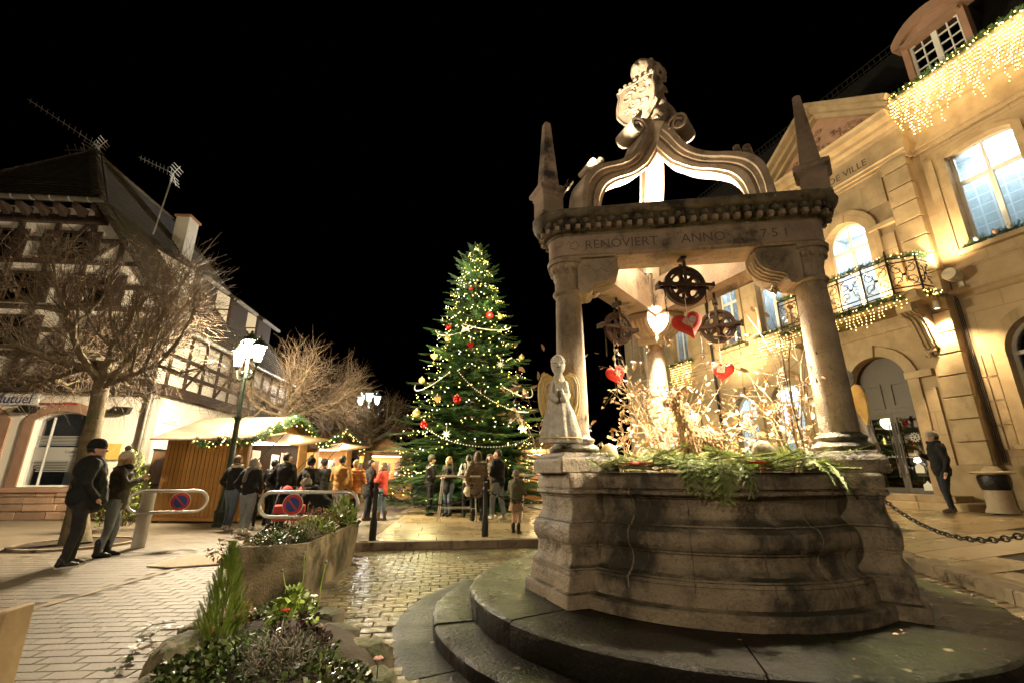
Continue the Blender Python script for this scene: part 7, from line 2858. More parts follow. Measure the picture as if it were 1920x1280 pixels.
    # shoes
    for i in (0, 1):
        f = MB()
        a = ank[i]
        capsule(f, a + Vector((0, -.018 * H, -.012 * H)), a + Vector((0, .055 * H, -.018 * H)), .029 * H, .026 * H, 10)
        capsule(f, a + Vector((0, .04 * H, -.022 * H)), a + Vector((0, .088 * H, -.024 * H)), .025 * H, .020 * H, 10)
        capsule(f, a + Vector((0, -.008 * H, 0)), a + Vector((0, -.008 * H, (.10 if boots else .022) * H)), .031 * H, (.036 if boots else .030) * H, 10)
        f.v = [(x, y, max(z, .004)) for x, y, z in f.v]
        shoe = remesh(f, 'shoe', .0075 * H, shoes, body, 2)
        if sole:
            so_ = MB()
            n = 20
            ol = [(a.x + (.031 + .006 * math.cos(2 * PI * k / n)) * H * math.sin(2 * PI * k / n), a.y + (.034 + .080 * math.cos(2 * PI * k / n)) * H) for k in range(n)]
            so_.prism(ol, .0, .018 * H, lambda p, d: Vector((p[0], p[1], d)))
            so_.build('sole', sole, shoe)
    # hair and hat
    if hair:
        h = MB()
        h.sphere(Hd(0, -.010, .010), .064 * H, 14, 10, (.84, .98, 1.12))
        hh = MB()
        keep = []
        rm = remesh(h, 'hair', .009 * H, hair, body, 1, disp=lambda co: .006 * mnoise.noise(co * 30))
        bm = bmesh.new()
        bm.from_mesh(rm.data)
        Mi = My.inverted()
        dead = []
        for v in bm.verts:
            q = Mi @ (v.co - hc) / H
            lim = .022 if q.y > .0 else (-.06 if longhair else -.035)
            if q.y > .018 and q.z < .034:
                dead.append(v)
            elif q.z < lim and q.y > -.02 and not (longhair and q.y < .01):
                dead.append(v)
            elif q.z < lim:
                dead.append(v)
        bmesh.ops.delete(bm, geom=dead, context='VERTS')
        bm.to_mesh(rm.data)
        bm.free()
        if longhair:
            l = MB()
            for k in range(9):
                a = R(180) + R(180) * k / 8
                p0 = Hd(.048 * math.cos(a), .0 + .05 * math.sin(a), -.01)
                capsule(l, p0, p0 + Vector((.006 * math.cos(a) * H, -.012 * H, -.095 * H)), .019 * H, .014 * H, 6)
            remesh(l, 'long_hair', .009 * H, hair, body, 1, disp=lambda co: .006 * mnoise.noise(co * 40))
    if hat:
        h = MB()
        n = 24
        loops = []
        for r_, z in ((.0665, .008), (.069, .016), (.0695, .034), (.067, .04), (.064, .056), (.052, .078), (.032, .092), (.008, .097)):
            loops.append([Hd(.86 * r_ * math.cos(2 * PI * k / n), r_ * math.sin(2 * PI * k / n) - .006, z - .002 * math.cos(0)) for k in range(n)])
        h.loft(loops, False, True)
        ho = h.build('knit_hat', hat, body, smooth=True)
        if pom:
            p = MB()
            p.sphere(Hd(0, -.012, .115), .030 * H, 14, 10)
            po = p.mesh('pompom', True)
            for v in po.vertices:
                v.co += v.normal * .010 * mnoise.noise(v.co * 60)
            link('pompom', po, pom, ho)
    if hold == 'cup':
        q = (wr[0] + wr[1]) / 2 + Vector((0, .055 * H, .03 * H)) if arms[0] == arms[1] else wr[1] + (wr[1] - el[1]).normalized() * .05 * H
        cp = MB().lathe([(0, -.05), (.03, -.05), (.04, .05), (.036, .05), (.03, -.04), (0, -.04)], 14, q)
        cp.build('held_cup', 'plastic_white', body, smooth=True)
    if bag:
        q = P(bag * .13, -.01, .52)
        MB().box(q, (.08 * H, .15 * H, .15 * H)).build('shoulder_bag', bagm, body, bevel=.03)
    return body


def at_feet(x, y, z=0.0):
    p = atz(x, y, z)
    return (p.x, p.y, z)


def stand(x, Y, z=0.0):
    """x pixel at head height, distance Y."""
    r = ray(x, 880)
    return (r[0] / r[1] * Y, Y, z)


ST = 'crowd at the market huts'
TB = 'people at the bar tables'
person('heavy man in black jacket and black beanie standing at far left', at_feet(124, 1063), 1.80, R(-38), 'cloth_black', 'cloth_charcoal', 'leather_black', 'hair_dark', 'knit_black', None, ('pocket', 'pocket'), .47, 1.2, .04, 'shoe_white', fine=True, group='couple at the left', yaw_head=R(-15))
person('woman in olive parka and beige pompom hat holding her hands up', at_feet(193, 1044), 1.66, R(-56), 'cloth_olive', 'denim_light', 'leather_black', 'hair_blond', 'knit_beige', 'fur', ('clasp', 'clasp'), .45, 1.02, 0, None, scarf='round', scarf_m='cloth_black', hood='plain', longhair=True, fine=True, boots=True, fem=True, group='couple at the left', hold=None)
person('man in dark jacket and jeans with white trainers by the lamp post', at_feet(424, 995), 1.76, R(-20), 'cloth_black', 'denim_blue', 'shoe_white', 'hair_brown', arms=('pocket', 'fold'), coat_len=.5, scarf='round', scarf_m='cloth_cream', group=ST)
person('woman seen from behind in black jacket, grey scarf and light jeans', at_feet(455, 1002), 1.68, R(-5), 'cloth_black', 'denim_light', 'shoe_white', 'hair_grey', arms=('pocket', 'pocket'), coat_len=.5, scarf='long', longhair=True, fem=True, bulk=1.08, group=ST)
person('small child in pink hat and dark puffer coat beside the couple', at_feet(469, 992), .98, R(10), 'cloth_black_puffer', 'cloth_black', 'shoe_white', None, 'cloth_pink', 'cloth_pink', ('down', 'down'), .42, 1.25, scarf='round', scarf_m='cloth_pink', fem=True, puffy=.25, group=ST)
person('person in rust orange jacket at the hut counter', stand(481, 14.4), 1.68, R(-30), 'cloth_rust', 'denim_dark', 'leather_black', 'hair_grey', arms=('fold', 'fold'), coat_len=.47, hood='plain', group=ST)
person('tall man in black hooded jacket seen from behind', stand(536, 12.2), 1.84, R(-8), 'cloth_black', 'denim_dark', 'leather_black', 'hair_dark', arms=('pocket', 'pocket'), coat_len=.46, bulk=1.15, hood='plain', yaw_head=R(-30), group=ST)
person('dark figure in black jacket left of the tall hooded man', stand(514, 13.0), 1.70, R(-15), 'cloth_black_puffer', 'denim_dark', 'leather_black', 'hair_dark', arms=('pocket', 'pocket'), coat_len=.46, group=ST)
person('person in dark fur-hooded coat with mustard pompom hat', stand(582, 12.6), 1.72, R(-12), 'cloth_charcoal', 'denim_dark', 'leather_black', 'hair_dark', 'knit_black', 'knit_mustard', ('pocket', 'pocket'), .42, 1.12, hood='fur', bag=1, group=ST, fem=True)
person('man in dark flat hair facing the hut behind the crowd', stand(607, 14.8), 1.76, R(60), 'cloth_charcoal', 'denim_dark', 'leather_black', 'hair_dark', 'knit_black', None, ('fold', 'fold'), group=ST)
person('person in pale coat behind the crowd', stand(622, 15.2), 1.70, R(30), 'cloth_beige', 'denim_dark', 'leather_black', 'hair_grey', None, None, ('fold', 'fold'), longhair=True, group=ST)
person('crouching person in dark fur-hooded coat leaning over the pushchair', stand(618, 10.7), 1.68, R(75), 'cloth_black', 'denim_dark', 'leather_black', 'hair_brown', 'knit_grey', 'fur', ('reach', 'reach'), .42, 1.15, hood='fur', lean=R(50), crouch=.13, group=ST, fem=True)
person('person in mustard brown coat in the middle of the crowd', stand(641, 12.9), 1.80, R(-10), 'cloth_mustard', 'denim_dark', 'leather_black', 'hair_dark', arms=('fold', 'pocket'), coat_len=.40, bulk=1.12, group=ST)
person('person in bright orange puffer jacket seen from behind', stand(667, 13.2), 1.70, R(-5), 'cloth_orange', 'denim_dark', 'leather_black', 'hair_blond', arms=('fold', 'fold'), coat_len=.44, bulk=1.15, puffy=.2, group=ST)
person('man in charcoal overcoat facing the woman in red', stand(695, 14.5), 1.74, R(-70), 'cloth_charcoal', 'denim_dark', 'leather_brown', 'hair_dark', arms=('pocket', 'fold'), coat_len=.36, bulk=1.1, group=ST)
person('woman in red jacket and brown boots left of the Christmas tree', stand(720, 14.4), 1.66, R(75), 'cloth_red', 'denim_blue', 'leather_brown', 'hair_brown', arms=('clasp', 'hold'), coat_len=.44, scarf='round', scarf_m='cloth_black', hood='plain', longhair=True, boots=True, fem=True, group=ST, hold=None)
person('person in black leather jacket at the left of the bar table', stand(808, 14.2, .16), 1.70, R(-60), 'leather_black', 'cloth_black', 'leather_black', 'hair_dark', 'knit_black', None, ('fold', 'fold'), .46, boots=True, group=TB)
person('long-haired blond woman in black coat behind the bar table', stand(842, 14.0, .16), 1.66, R(150), 'cloth_black', 'denim_blue', 'leather_black', 'hair_blond', arms=('fold', 'fold'), coat_len=.36, longhair=True, fem=True, group=TB)
person('person in pale grey coat behind the brown puffer coat', stand(879, 13.6, .16), 1.70, R(20), 'cloth_cream', 'cloth_black', 'leather_black', 'hair_dark', arms=('fold', 'fold'), coat_len=.34, group=TB)
person('woman in long brown puffer coat seen from behind at the bar table', stand(896, 12.5, .16), 1.74, R(25), 'cloth_brown', 'cloth_black', 'leather_black', 'hair_brown', arms=('pocket', 'hold'), coat_len=.36, bulk=1.18, longhair=True, boots=True, puffy=.2, bag=1, bagm='leather_black', fem=True, group=TB)
person('woman in cream coat facing the man in black jacket', stand(918, 13.6, .16), 1.72, R(-150), 'cloth_cream', 'cloth_black', 'shoe_white', 'hair_brown', arms=('fold', 'down'), coat_len=.38, longhair=True, fem=True, group=TB)
person('man in black jacket and jeans with white trainers at the bar table', stand(934, 12.9, .16), 1.80, R(60), 'cloth_black', 'denim_light', 'shoe_white', 'hair_brown', arms=('fold', 'pocket'), coat_len=.48, bulk=1.1, stride=.07, yaw_head=R(25), group=TB)
person('girl in khaki coat, tan skirt and black boots on the kerb', at_feet(968, 1000, .163), 1.22, R(-25), 'cloth_kaki', 'cloth_black', 'leather_black', 'hair_grey', 'knit_grey', None, ('hold', 'hold'), .46, 1.15, skirt='cloth_tan_skirt', legs_skin=True, boots=True, fem=True, group=TB)
mp = atY(1785, 958, 10.2)
mp = Vector((mp.x, mp.y, hz(mp.x, mp.y)))
person('person in black coat and grey beanie drinking by the town hall steps', (mp.x, mp.y, mp.z + .002), 1.68, R(72), 'cloth_black', 'denim_dark', 'leather_brown', 'hair_brown', 'knit_grey', None, ('down', 'cup'), .45, 1.05, scarf='round', scarf_m='cloth_charcoal', hood='plain', fine=True, group='person by the town hall', hold='cup', yaw_head=R(-10))
# ================================================================== planting in the well
LEAFV = np.array([(0, 0, 0), (.35, .22, .06), (.75, .16, .03), (1, 0, -.06), (.75, -.16, .03), (.35, -.22, .06)], float)
LEAFF = np.array([(0, 1, 5), (1, 2, 4), (1, 4, 5), (2, 3, 4)])
IVYV = np.array([(0, 0, 0), (.15, .42, .05), (.42, .22, .04), (.62, .36, .0), (1, 0, -.08), (.62, -.36, .0), (.42, -.22, .04), (.15, -.42, .05)], float)
IVYF = np.array([(0, 1, 2), (0, 2, 6), (0, 6, 7), (2, 3, 4), (2, 4, 6), (6, 4, 5)])


def leaves(P, D, U, S, V=LEAFV, F=LEAFF):
    return npmesh('leaves', *scatter(V, F, np.asarray(P, float), frames(np.asarray(D, float), np.asarray(U, float)), np.asarray(S, float)))


def shrub(label, base, height, spread, n_stem, n_leaf, seed, leaf_size=.055, lean=(0, 0), leaf_zone=(.15, 1.0), twig_m='twig_pale', rad=.007, name='dry_shrub', sub=6, leaf_m='leaf_pale'):
    t = thing(name, label, 'shrub', base, 0, 'dry beech twigs in the well')
    g = np.random.default_rng(seed)
    P0, P1, R0, R1, tips = [], [], [], [], []
    for k in range(n_stem):
        a = g.uniform(0, 2 * PI)
        d = np.array([math.cos(a) * spread * .5 + lean[0], math.sin(a) * spread * .5 + lean[1], height]) / height
        d = unit(d + g.normal(0, .08, 3))
        p = np.array([math.cos(a), math.sin(a), 0]) * spread * .12 * g.random()
        L = height * g.uniform(.7, 1.0)
        S = 9
        for i in range(S):
            d = unit(d + g.normal(0, .10, 3))
            q = p + d * L / S
            r0, r1 = rad * (1 - i / (S + 1)), rad * (1 - (i + 1) / (S + 1))
            P0.append(p); P1.append(q); R0.append(r0); R1.append(r1)
            u = i / S
            if i > 1:
                for _ in range(max(1, sub // 3)):
                    if g.random() < .8:
                        b = unit(d * .6 + g.normal(0, .7, 3))
                        bl = L * g.uniform(.07, .2)
                        b1 = q + b * bl
                        P0.append(q); P1.append(b1); R0.append(r1 * .6); R1.append(r1 * .4)
                        b2 = b1 + unit(b + g.normal(0, .4, 3)) * bl * .7
                        P0.append(b1); P1.append(b2); R0.append(r1 * .4); R1.append(r1 * .15)
                        if leaf_zone[0] < u < leaf_zone[1]:
                            tips += [(b1, b), (b2, b), ((b1 + b2) / 2, b)]
            p = q
        tips.append((p, d))
    V, F = segs(P0, P1, np.array(R0), np.array(R1), 4)
    link('twigs', npmesh('twigs', V, F), twig_m, t)
    if n_leaf and tips:
        ix = g.integers(0, len(tips), n_leaf)
        LP_ = np.array([tips[i][0] for i in ix]) + g.normal(0, .012, (n_leaf, 3))
        LD = unit(np.array([tips[i][1] for i in ix]) + g.normal(0, .6, (n_leaf, 3)) + np.array([0, 0, -.25]))
        link('dry_leaves', leaves(LP_, LD, g.normal(size=(n_leaf, 3)), leaf_size * g.uniform(.6, 1.3, n_leaf)), leaf_m, t)
    return t


zb = 1.275
W_ = lambda x, y, z=zb: (WC.x + x, WC.y + y, z)
shrub('dense dry beech shrub between the angel column and the centre', W_(-.72, .0), 1.05, 1.15, 10, 460, 1, .062)
shrub('tall pale twig bundle in the middle of the well', W_(-.12, .25), 1.5, .75, 20, 300, 2, .05, sub=5)
shrub('low leafy twigs right of the twig bundle', W_(.18, .05), .75, .7, 7, 170, 12, .05)
shrub('climbing bare shrub with dry leaves beside the right column', W_(.78, -.42), 1.15, .8, 10, 240, 4, .075, (-.12, .0), (.2, .75), rad=.010)
shrub('tall thin bare stems rising up the right column', W_(.83, -.60), 1.95, .5, 6, 26, 6, .08, (.06, -.02), (.3, .7), 'twig_dark', .010)
shrub('spray of dry twigs reaching left from the right column', W_(.60, -.30), .75, .6, 6, 140, 8, .07, (-.5, -.1), (.2, 1))
shrub('few dry leaves poking out left of the angel column', W_(-1.42, .1, 1.3), 1.25, .5, 5, 70, 10, .09, (-.15, 0), (.3, 1), 'twig_dark', .006)

# cut fir branches lying on the rim
fb = MB()
tv, tf = [], []
for i in range(22):
    t = i / 22
    for s in (-1, 1):
        for zz in (.02, .10):
            k = len(tv)
            L = .20 * (1 - .35 * t) if zz < .05 else .13
            w = .016
            tv += [(t - w, 0, 0), (t + w, 0, 0), (t + L * .55, s * L * (1 if zz < .05 else .5), zz * (1 if zz < .05 else 1.1))]
            tf.append((k, k + 1, k + 2))
CFV, CFF = np.array(tv, float), np.array(tf)
fir_root = thing('fir_branches', 'bed of cut fir branches spread over the well planting and hanging over the rim', 'fir branches', W_(0, 0, 0))
g = np.random.default_rng(33)
P, D, U, S = [], [], [], []
B0, B1 = [], []


def fir_branch(p, d, L, up=(0, 0, 1), droop=0.0):
    p, d = np.array(p, float), unit(np.array(d, float))
    up = np.array(up, float)
    sd = unit(np.cross(up, d))
    q = p
    n = 6
    for i in range(n):
        d = unit(d + np.array([0, 0, -droop / n]) + g.normal(0, .04, 3))
        q2 = q + d * L / n
        B0.append(q); B1.append(q2)
        u = i / n
        for s in (-1, 1):
            P.append(q2); D.append(d * .9 + sd * s * .9); U.append(up + g.normal(0, .15, 3)); S.append(L * (.42 - .28 * u) * g.uniform(.85, 1.15))
        P.append(q); D.append(d); U.append(up); S.append(L * .3)
        q = q2


for k in range(150):                                 # carpet
    a = R(-155) + R(130) * g.random()
    r = 1.20 * math.sqrt(g.uniform(.35, 1.0))
    if k > 110:
        a, r = g.uniform(0, 2 * PI), g.uniform(.1, .9)
    x, y = r * math.cos(a), r * math.sin(a)
    b = g.uniform(0, 2 * PI)
    d_ = (math.cos(b) * .7 + math.cos(a) * .3, math.sin(b) * .7 + math.sin(a) * .3, g.uniform(.0, .3))
    if r > .98:
        d_ = (-math.sin(a) * g.choice([-1, 1]) + .15 * math.cos(a), math.cos(a) * g.choice([-1, 1]) * 1.0 + .15 * math.sin(a), g.uniform(.05, .3))
    fir_branch((x, y, zb + .04 + .09 * g.random()), d_, g.uniform(.2, .38))
for px_, w in ((1275, .22), (1300, .25), (1330, .30), (1345, .34), (1358, .32), (1375, .26), (1390, .2), (1320, .2), (1560, .26), (1578, .22), (1545, .18)):
    r_ = ray(px_, 890)
    # where this line of sight meets the rim
    dx, dy = r_[0] / r_[1], 1.0
    A_ = dx * dx + 1
    B_ = -2 * (WC.x * dx + WC.y)
    C_ = WC.x ** 2 + WC.y ** 2 - 1.27 ** 2
    Y = (-B_ - math.sqrt(max(0, B_ * B_ - 4 * A_ * C_))) / (2 * A_)
    x, y = dx * Y - WC.x, Y - WC.y
    a = math.atan2(y, x)
    for j in range(2):
        aa = a + g.normal(0, .25)
        fir_branch((x * .93, y * .93, 1.36 + .04 * j), (math.cos(aa), math.sin(aa), .15 - .1 * j), w * g.uniform(.9, 1.25), (0, 0, 1), 1.9)
V, F = scatter(CFV, CFF, np.array(P), frames(np.array(D), np.array(U)), np.array(S))
o = link('needles', npmesh('needles', V, F), 'fir_cut', fir_root)
V, F = segs(B0, B1, np.full(len(B0), .005), np.full(len(B0), .004), 4)
link('stems', npmesh('stems', V, F), 'twig', fir_root)
fir_root['kind'] = 'stuff'

# fern-like conifer tuft
fern = thing('fern_tuft', 'bright green feathery tuft beside the right stone mushroom', 'plant', W_(.42, -.45))
P, D, U, S = [], [], [], []
for k in range(26):
    a = g.uniform(0, 2 * PI)
    e = g.uniform(.35, 1.2)
    d_ = np.array([math.cos(a) * math.cos(e), math.sin(a) * math.cos(e), math.sin(e)])
    for j in range(5):
        p = d_ * (.06 + .05 * j) - np.array([0, 0, .01 * j * j])
        sd = np.array([-math.sin(a), math.cos(a), 0])
        for s in (-1, 1):
            P.append(p); D.append(d_ * .5 + sd * s); U.append((0, 0, 1)); S.append(.13 - .018 * j)
V, F = scatter(FV, FF, np.array(P), frames(np.array(D), np.array(U, float)), np.array(S))
link('fronds', npmesh('fronds', V, F), 'fern', fern)


# stone mushrooms
def mushroom(label, p, r, h, cap_m, tilt):
    t = thing('garden_mushroom', label, 'mushroom figure', p, 0, 'mushroom figures in the well')
    MB().lathe([(0, 0), (r * .62, 0), (r * .55, h * .5), (r * .5, h), (0, h)], 20).build('stem', 'terracotta', t, smooth=True)
    c = MB().lathe([(0, -.02), (r * .8, -.03), (r * 1.05, -.01), (r * 1.1, .02), (r * .95, .07), (r * .6, .115), (0, .135)], 24)
    c.v = [(x, y, z + .012 * mnoise.noise(Vector((x, y, z)) * 12)) for x, y, z in c.v]
    c.build('cap', cap_m, t, smooth=True, loc=(0, 0, h + .02), rot=(tilt, tilt * .4, 0))


m1 = atY(1142, 868, 4.25)
mushroom('terracotta mushroom with rounded pale cap near the angel column', (m1.x, m1.y, 1.29), .08, .12, 'wood_pale', .12)
m2 = atY(1436, 872, 3.82)
mushroom('stone mushroom with broad brown cap near the right column', (m2.x, m2.y, 1.29), .085, .12, 'bark', -.1)
for lab, px_, py_, Y, rz in (('flat red paper star left of centre on the fir branches', 1193, 873, 3.85, .2), ('flat red paper star right of centre on the fir branches', 1403, 876, 3.65, -.3)):
    q = atY(px_, py_, Y)
    t = thing('paper_star', lab, 'decoration', (q.x, q.y, 1.37), rz, 'red paper stars')
    pl_ = [((.15 if i % 2 == 0 else .06) * math.sin(PI * i / 5), (.15 if i % 2 == 0 else .06) * math.cos(PI * i / 5)) for i in range(10)]
    MB().prism(pl_, 0, .012, lambda p, d: Vector((p[0], p[1] * .9, d + .15 * p[1] * p[1]))).build('star', 'red_felt', t)
    MB().prism([(x * .5, y * .5) for x, y in pl_], .0125, .02, lambda p, d: Vector((p[0], p[1] * .9, d + .15 * p[1] * p[1]))).build('white_inset', 'cloth_cream', t)

# cone-covered animal figure
an = thing('cone_deer', 'small standing deer figure covered in brown cone scales among the twigs', 'animal figure', W_(.06, -.22), R(200))
b = MB()
capsule(b, (-.15, 0, .34), (.12, 0, .36), .105, .10, 12)
capsule(b, (.12, 0, .38), (.22, 0, .66), .085, .06, 10)
b.sphere((.25, 0, .74), .07, 10, 8, (1.0, .85, 1.0))
capsule(b, (.27, 0, .73), (.36, 0, .69), .05, .03, 8)
for sx, sy in ((-.17, -.06), (-.17, .06), (.13, -.06), (.13, .06)):
    capsule(b, (sx, sy, .3), (sx - .01, sy, .15), .05, .032, 8)
    capsule(b, (sx - .01, sy, .15), (sx, sy, .02), .03, .026, 8)
for s in (-1, 1):
    capsule(b, (.22, s * .05, .79), (.19, s * .10, .85), .022, .012, 6)
capsule(b, (-.25, 0, .40), (-.29, 0, .36), .03, .02, 6)
bo = remesh(b, 'body', .016, 'cone_brown', an, 2)
vs_ = bo.data.vertices
nv = len(vs_)
co = np.empty(nv * 3); vs_.foreach_get('co', co); co = co.reshape(-1, 3)
no = np.empty(nv * 3); vs_.foreach_get('normal', no); no = no.reshape(-1, 3)
ix = nrng.integers(0, nv, 1500)
link('cone_scales', leaves(co[ix], no[ix] * .55 + np.array([0, 0, -.7]) + nrng.normal(0, .2, (1500, 3)), no[ix], np.full(1500, .036)), 'cone_brown', an)


# ---- angels leaning on the columns
def angel(label, p, rz, h, side=False):
    t = thing('angel_figure', label, 'angel figure', p, rz, 'angel figures by the columns')
    s = h
    n = 40
    # local: faces -y
    loops = []
    for w, d, z in ((.20, .075, 0.0), (.205, .08, .02), (.185, .07, .12), (.145, .062, .30), (.105, .052, .45), (.075, .048, .56), (.07, .045, .64), (.05, .035, .69)):
        lp = []
        for k in range(n):
            a = 2 * PI * k / n
            fl = 1 + (.11 * math.cos(9 * a) if z < .5 else .0) * (1 - z)
            lp.append((w * s * fl * math.cos(a), d * s * fl * math.sin(a), z * s))
        loops.append(lp)
    MB().loft(loops).build('robe', 'angel_white', t, smooth=True)
    MB().tube([(.208 * s * math.cos(a), .084 * s * math.sin(a), .045 * s) for a in np.linspace(0, 2 * PI, 36)[:-1]], .006 * s, 5, closed=True).build('gold_hem', 'angel_gold', t)
    hd = MB()
    hd.sphere((0, -.01 * s, .80 * s), .088 * s, 18, 14, (.86, .72, 1.2))
    hd.sphere((0, -.075 * s, .795 * s), .014 * s, 8, 6, (.8, 1, 1.4))
    hd.sphere((0, 0, .705 * s), .045 * s, 10, 8)
    hdo = remesh(hd, 'head', .008 * s, 'angel_white', t, 1)
    hr = MB()
    for k in range(11):
        a = R(200) + R(140) * k / 10
        hr.tube([(.075 * s * math.cos(a) * 1.02, -.02 * s, .80 * s - .1 * s * math.sin(a) * 1.05), (.075 * s * math.cos(a) * .6, -.055 * s, .80 * s - .1 * s * math.sin(a) * .8)], .012 * s, 5)
    hr.build('hair_locks', 'angel_white', hdo, smooth=True)
    fc = MB()
    for sx in (-1, 1):
        fc.tube([(sx * .032 * s + .016 * s * math.cos(a), -.071 * s, .815 * s - .008 * s * math.sin(a)) for a in np.linspace(0, PI, 7)], .003 * s, 4)
    fc.tube([(.018 * s * math.cos(a), -.074 * s, .768 * s - .008 * s * math.sin(a)) for a in np.linspace(0, PI, 7)], .003 * s, 4)
    fc.build('face_lines', 'leather_brown', hdo)
    for sx in (-1, 1):
        ar = MB()
        capsule(ar, (sx * .065 * s, -.02 * s, .60 * s), (sx * .085 * s, -.045 * s, .47 * s), .032 * s, .03 * s, 10)
        capsule(ar, (sx * .085 * s, -.045 * s, .47 * s), (sx * .045 * s, -.075 * s, .43 * s), .036 * s, .04 * s, 10)
        capsule(ar, (sx * .045 * s, -.078 * s, .44 * s), (sx * .025 * s, -.085 * s, .52 * s), .022 * s, .018 * s, 8)
        remesh(ar, 'arm', .009 * s, 'angel_white', t, 2)
        wg = [(0.03, .60), (.06, .68), (.12, .72), (.18, .69), (.215, .60), (.22, .48), (.21, .36), (.18, .26), (.14, .30), (.10, .40), (.05, .48)]
        wo = MB().prism([(sx * x * s, z * s) for x, z in wg], .005 * s, .03 * s, lambda q, d: Vector((q[0], d, q[1]))).build('wing', 'angel_gold', t, bevel=.006)
        st2 = MB()
        for f_ in (.82, .58, .34):
            st2.tube([(sx * (.05 + (x - .05) * f_ + .03 * (1 - f_)) * s, .002 * s, (.50 + (z - .50) * f_ + .05 * (1 - f_)) * s) for x, z in wg[2:8]], .0055 * s, 4)
        st2.build('painted_lines', 'angel_white', wo)
    MB().lathe([(0, .60 * s), (.012 * s, .62 * s), (.008 * s, .64 * s), (0, .65 * s)], 8, (0, -.055 * s, 0)).build('bell', 'angel_gold', t)


ang_p = atz(1050, 828, 1.48)
c_l = WC + pol(RC, A_L)
angel('white and gold praying angel leaning on the left column', (c_l.x - .15, c_l.y - .25, 1.552), R(-4), .86)
c_r = WC + pol(RC, A_R)
angel('white angel figure seen from the side behind the right column', (c_r.x + .27, c_r.y + .17, 1.478), R(100), .82)

# ================================================================== stone trough
tr = thing('stone_trough', 'long weathered stone planter trough between street and well', 'planter', (-2.4, 6.0, 0))
P1, P2, P3, P4 = (-2.08, 5.02), (-2.30, 7.32), (-2.98, 7.34), (-2.70, 4.72)
loops = []
cen = Vector((sum(p[0] for p in (P1, P2, P3, P4)) / 4, sum(p[1] for p in (P1, P2, P3, P4)) / 4))


def outline(sc, z, inset=0.0):
    pts = []
    cs = [Vector(p) for p in (P1, P2, P3, P4)]
    for i in range(4):
        a, b = cs[i], cs[(i + 1) % 4]
        for k in range(10):
            q = a.lerp(b, k / 10)
            q = cen + (q - cen) * sc
            if inset:
                q = q + (cen - q).normalized() * inset
            nz_ = mnoise.noise(Vector((q.x * 2.2, q.y * 2.2, z * 3))) * .03 + mnoise.noise(Vector((q.x * 9, q.y * 9, z * 9))) * .010
            v = (q - cen).normalized()
            pts.append((q.x + v.x * nz_ + 2.4, q.y + v.y * nz_ - 6.0, z + (.012 * mnoise.noise(Vector((q.x * 4, q.y * 4, 7))) if z > .5 else 0)))
    return pts


zt = .615
MB().loft([outline(.90, 0), outline(.91, .06), outline(.95, .25), outline(.985, .45), outline(1.0, zt - .04), outline(.995, zt), outline(.97, zt + .004), outline(.93, zt - .004, .03), outline(.91, zt - .10, .05)], True, True).build('trough', 'trough_stone', tr, smooth=True)
MB().box((.02, -.2, .03), (.62, 2.4, .06), R(5)).build('footing', 'kerb', tr)
MB().loft([outline(.90, zt - .06, .05), outline(.5, zt - .045, .05)], True, True).build('earth', 'soil', tr)


def plant_mass(label, name, base, fn, n, size, material, seed, up=.5, group=None, cat='plant', V=LEAFV, F=LEAFF, wild=.7, droop=0.0):
    g = np.random.default_rng(seed)
    P = np.array([fn(g) for _ in range(n)])
    c = P.mean(0)
    D = unit(unit(P - c) * .6 + g.normal(0, wild, (n, 3)) + np.array([0, 0, up - droop]))
    t = thing(name, label, cat, base, 0, group)
    link('leaves', leaves(P, D, np.array([0, 0, 1.0]) + g.normal(0, .5, (n, 3)), size * g.uniform(.6, 1.4, n), V, F), material, t)
    # stems
    k = max(4, n // 12)
    ix = g.integers(0, n, k)
    base_p = np.column_stack([P[ix][:, 0] * .5 + c[0] * .5, P[ix][:, 1] * .5 + c[1] * .5, np.full(k, P[:, 2].min())])
    Vv, Ff = segs(base_p, P[ix], np.full(k, .004), np.full(k, .002), 4)
    link('stems', npmesh('stems', Vv, Ff), 'twig_dark', t)
    return t


def blob(cx, cy, rx, ry, z0, z1):
    def f(g):
        a = g.uniform(0, 2 * PI)
        r = math.sqrt(g.random())
        u = g.random() ** .7
        return (cx + rx * r * math.cos(a), cy + ry * r * math.sin(a), z0 + (z1 - z0) * u * (1 - .65 * r * r))
    return f


tp = 'plants in the stone trough'
plant_mass('upright green laurel shoots at the far end of the trough', 'laurel', (-2.45, 6.95, zt - .05), blob(0, 0, .22, .25, 0, .42), 330, .075, 'leaf_lime', 1, .9, tp, droop=0)
plant_mass('bright green low herbs in the middle of the trough', 'herbs', (-2.42, 6.0, zt - .05), blob(0, 0, .24, .4, 0, .22), 420, .05, 'leaf_lime', 2, .5, tp)
plant_mass('brownish heather in the trough', 'heather', (-2.62, 6.5, zt - .05), blob(0, 0, .28, .6, 0, .30), 700, .04, 'leaf_brown', 3, .6, tp)
plant_mass('mixed green foliage at the near end of the trough', 'trough_foliage', (-2.5, 5.3, zt - .05), blob(0, 0, .26, .4, 0, .20), 500, .045, 'leaf_green', 4, .5, tp)
plant_mass('grey lavender tuft in the trough', 'lavender_tuft', (-2.38, 5.6, zt - .05), blob(0, 0, .16, .2, 0, .2), 420, .05, 'lavender', 5, .8, tp, V=LEAFV * np.array([1, .3, 1]))
plant_mass('dark green ground cover at the far end of the trough', 'ground_cover', (-2.55, 7.1, zt - .05), blob(0, 0, .32, .22, 0, .2), 380, .05, 'leaf_green', 6, .5, tp)
plant_mass('dry trailing stems hanging off the near end of the trough', 'trailing_plant', (-2.78, 4.95, zt - .12), blob(0, 0, .2, .25, 0, .25), 130, .05, 'leaf_brown', 7, .1, tp)

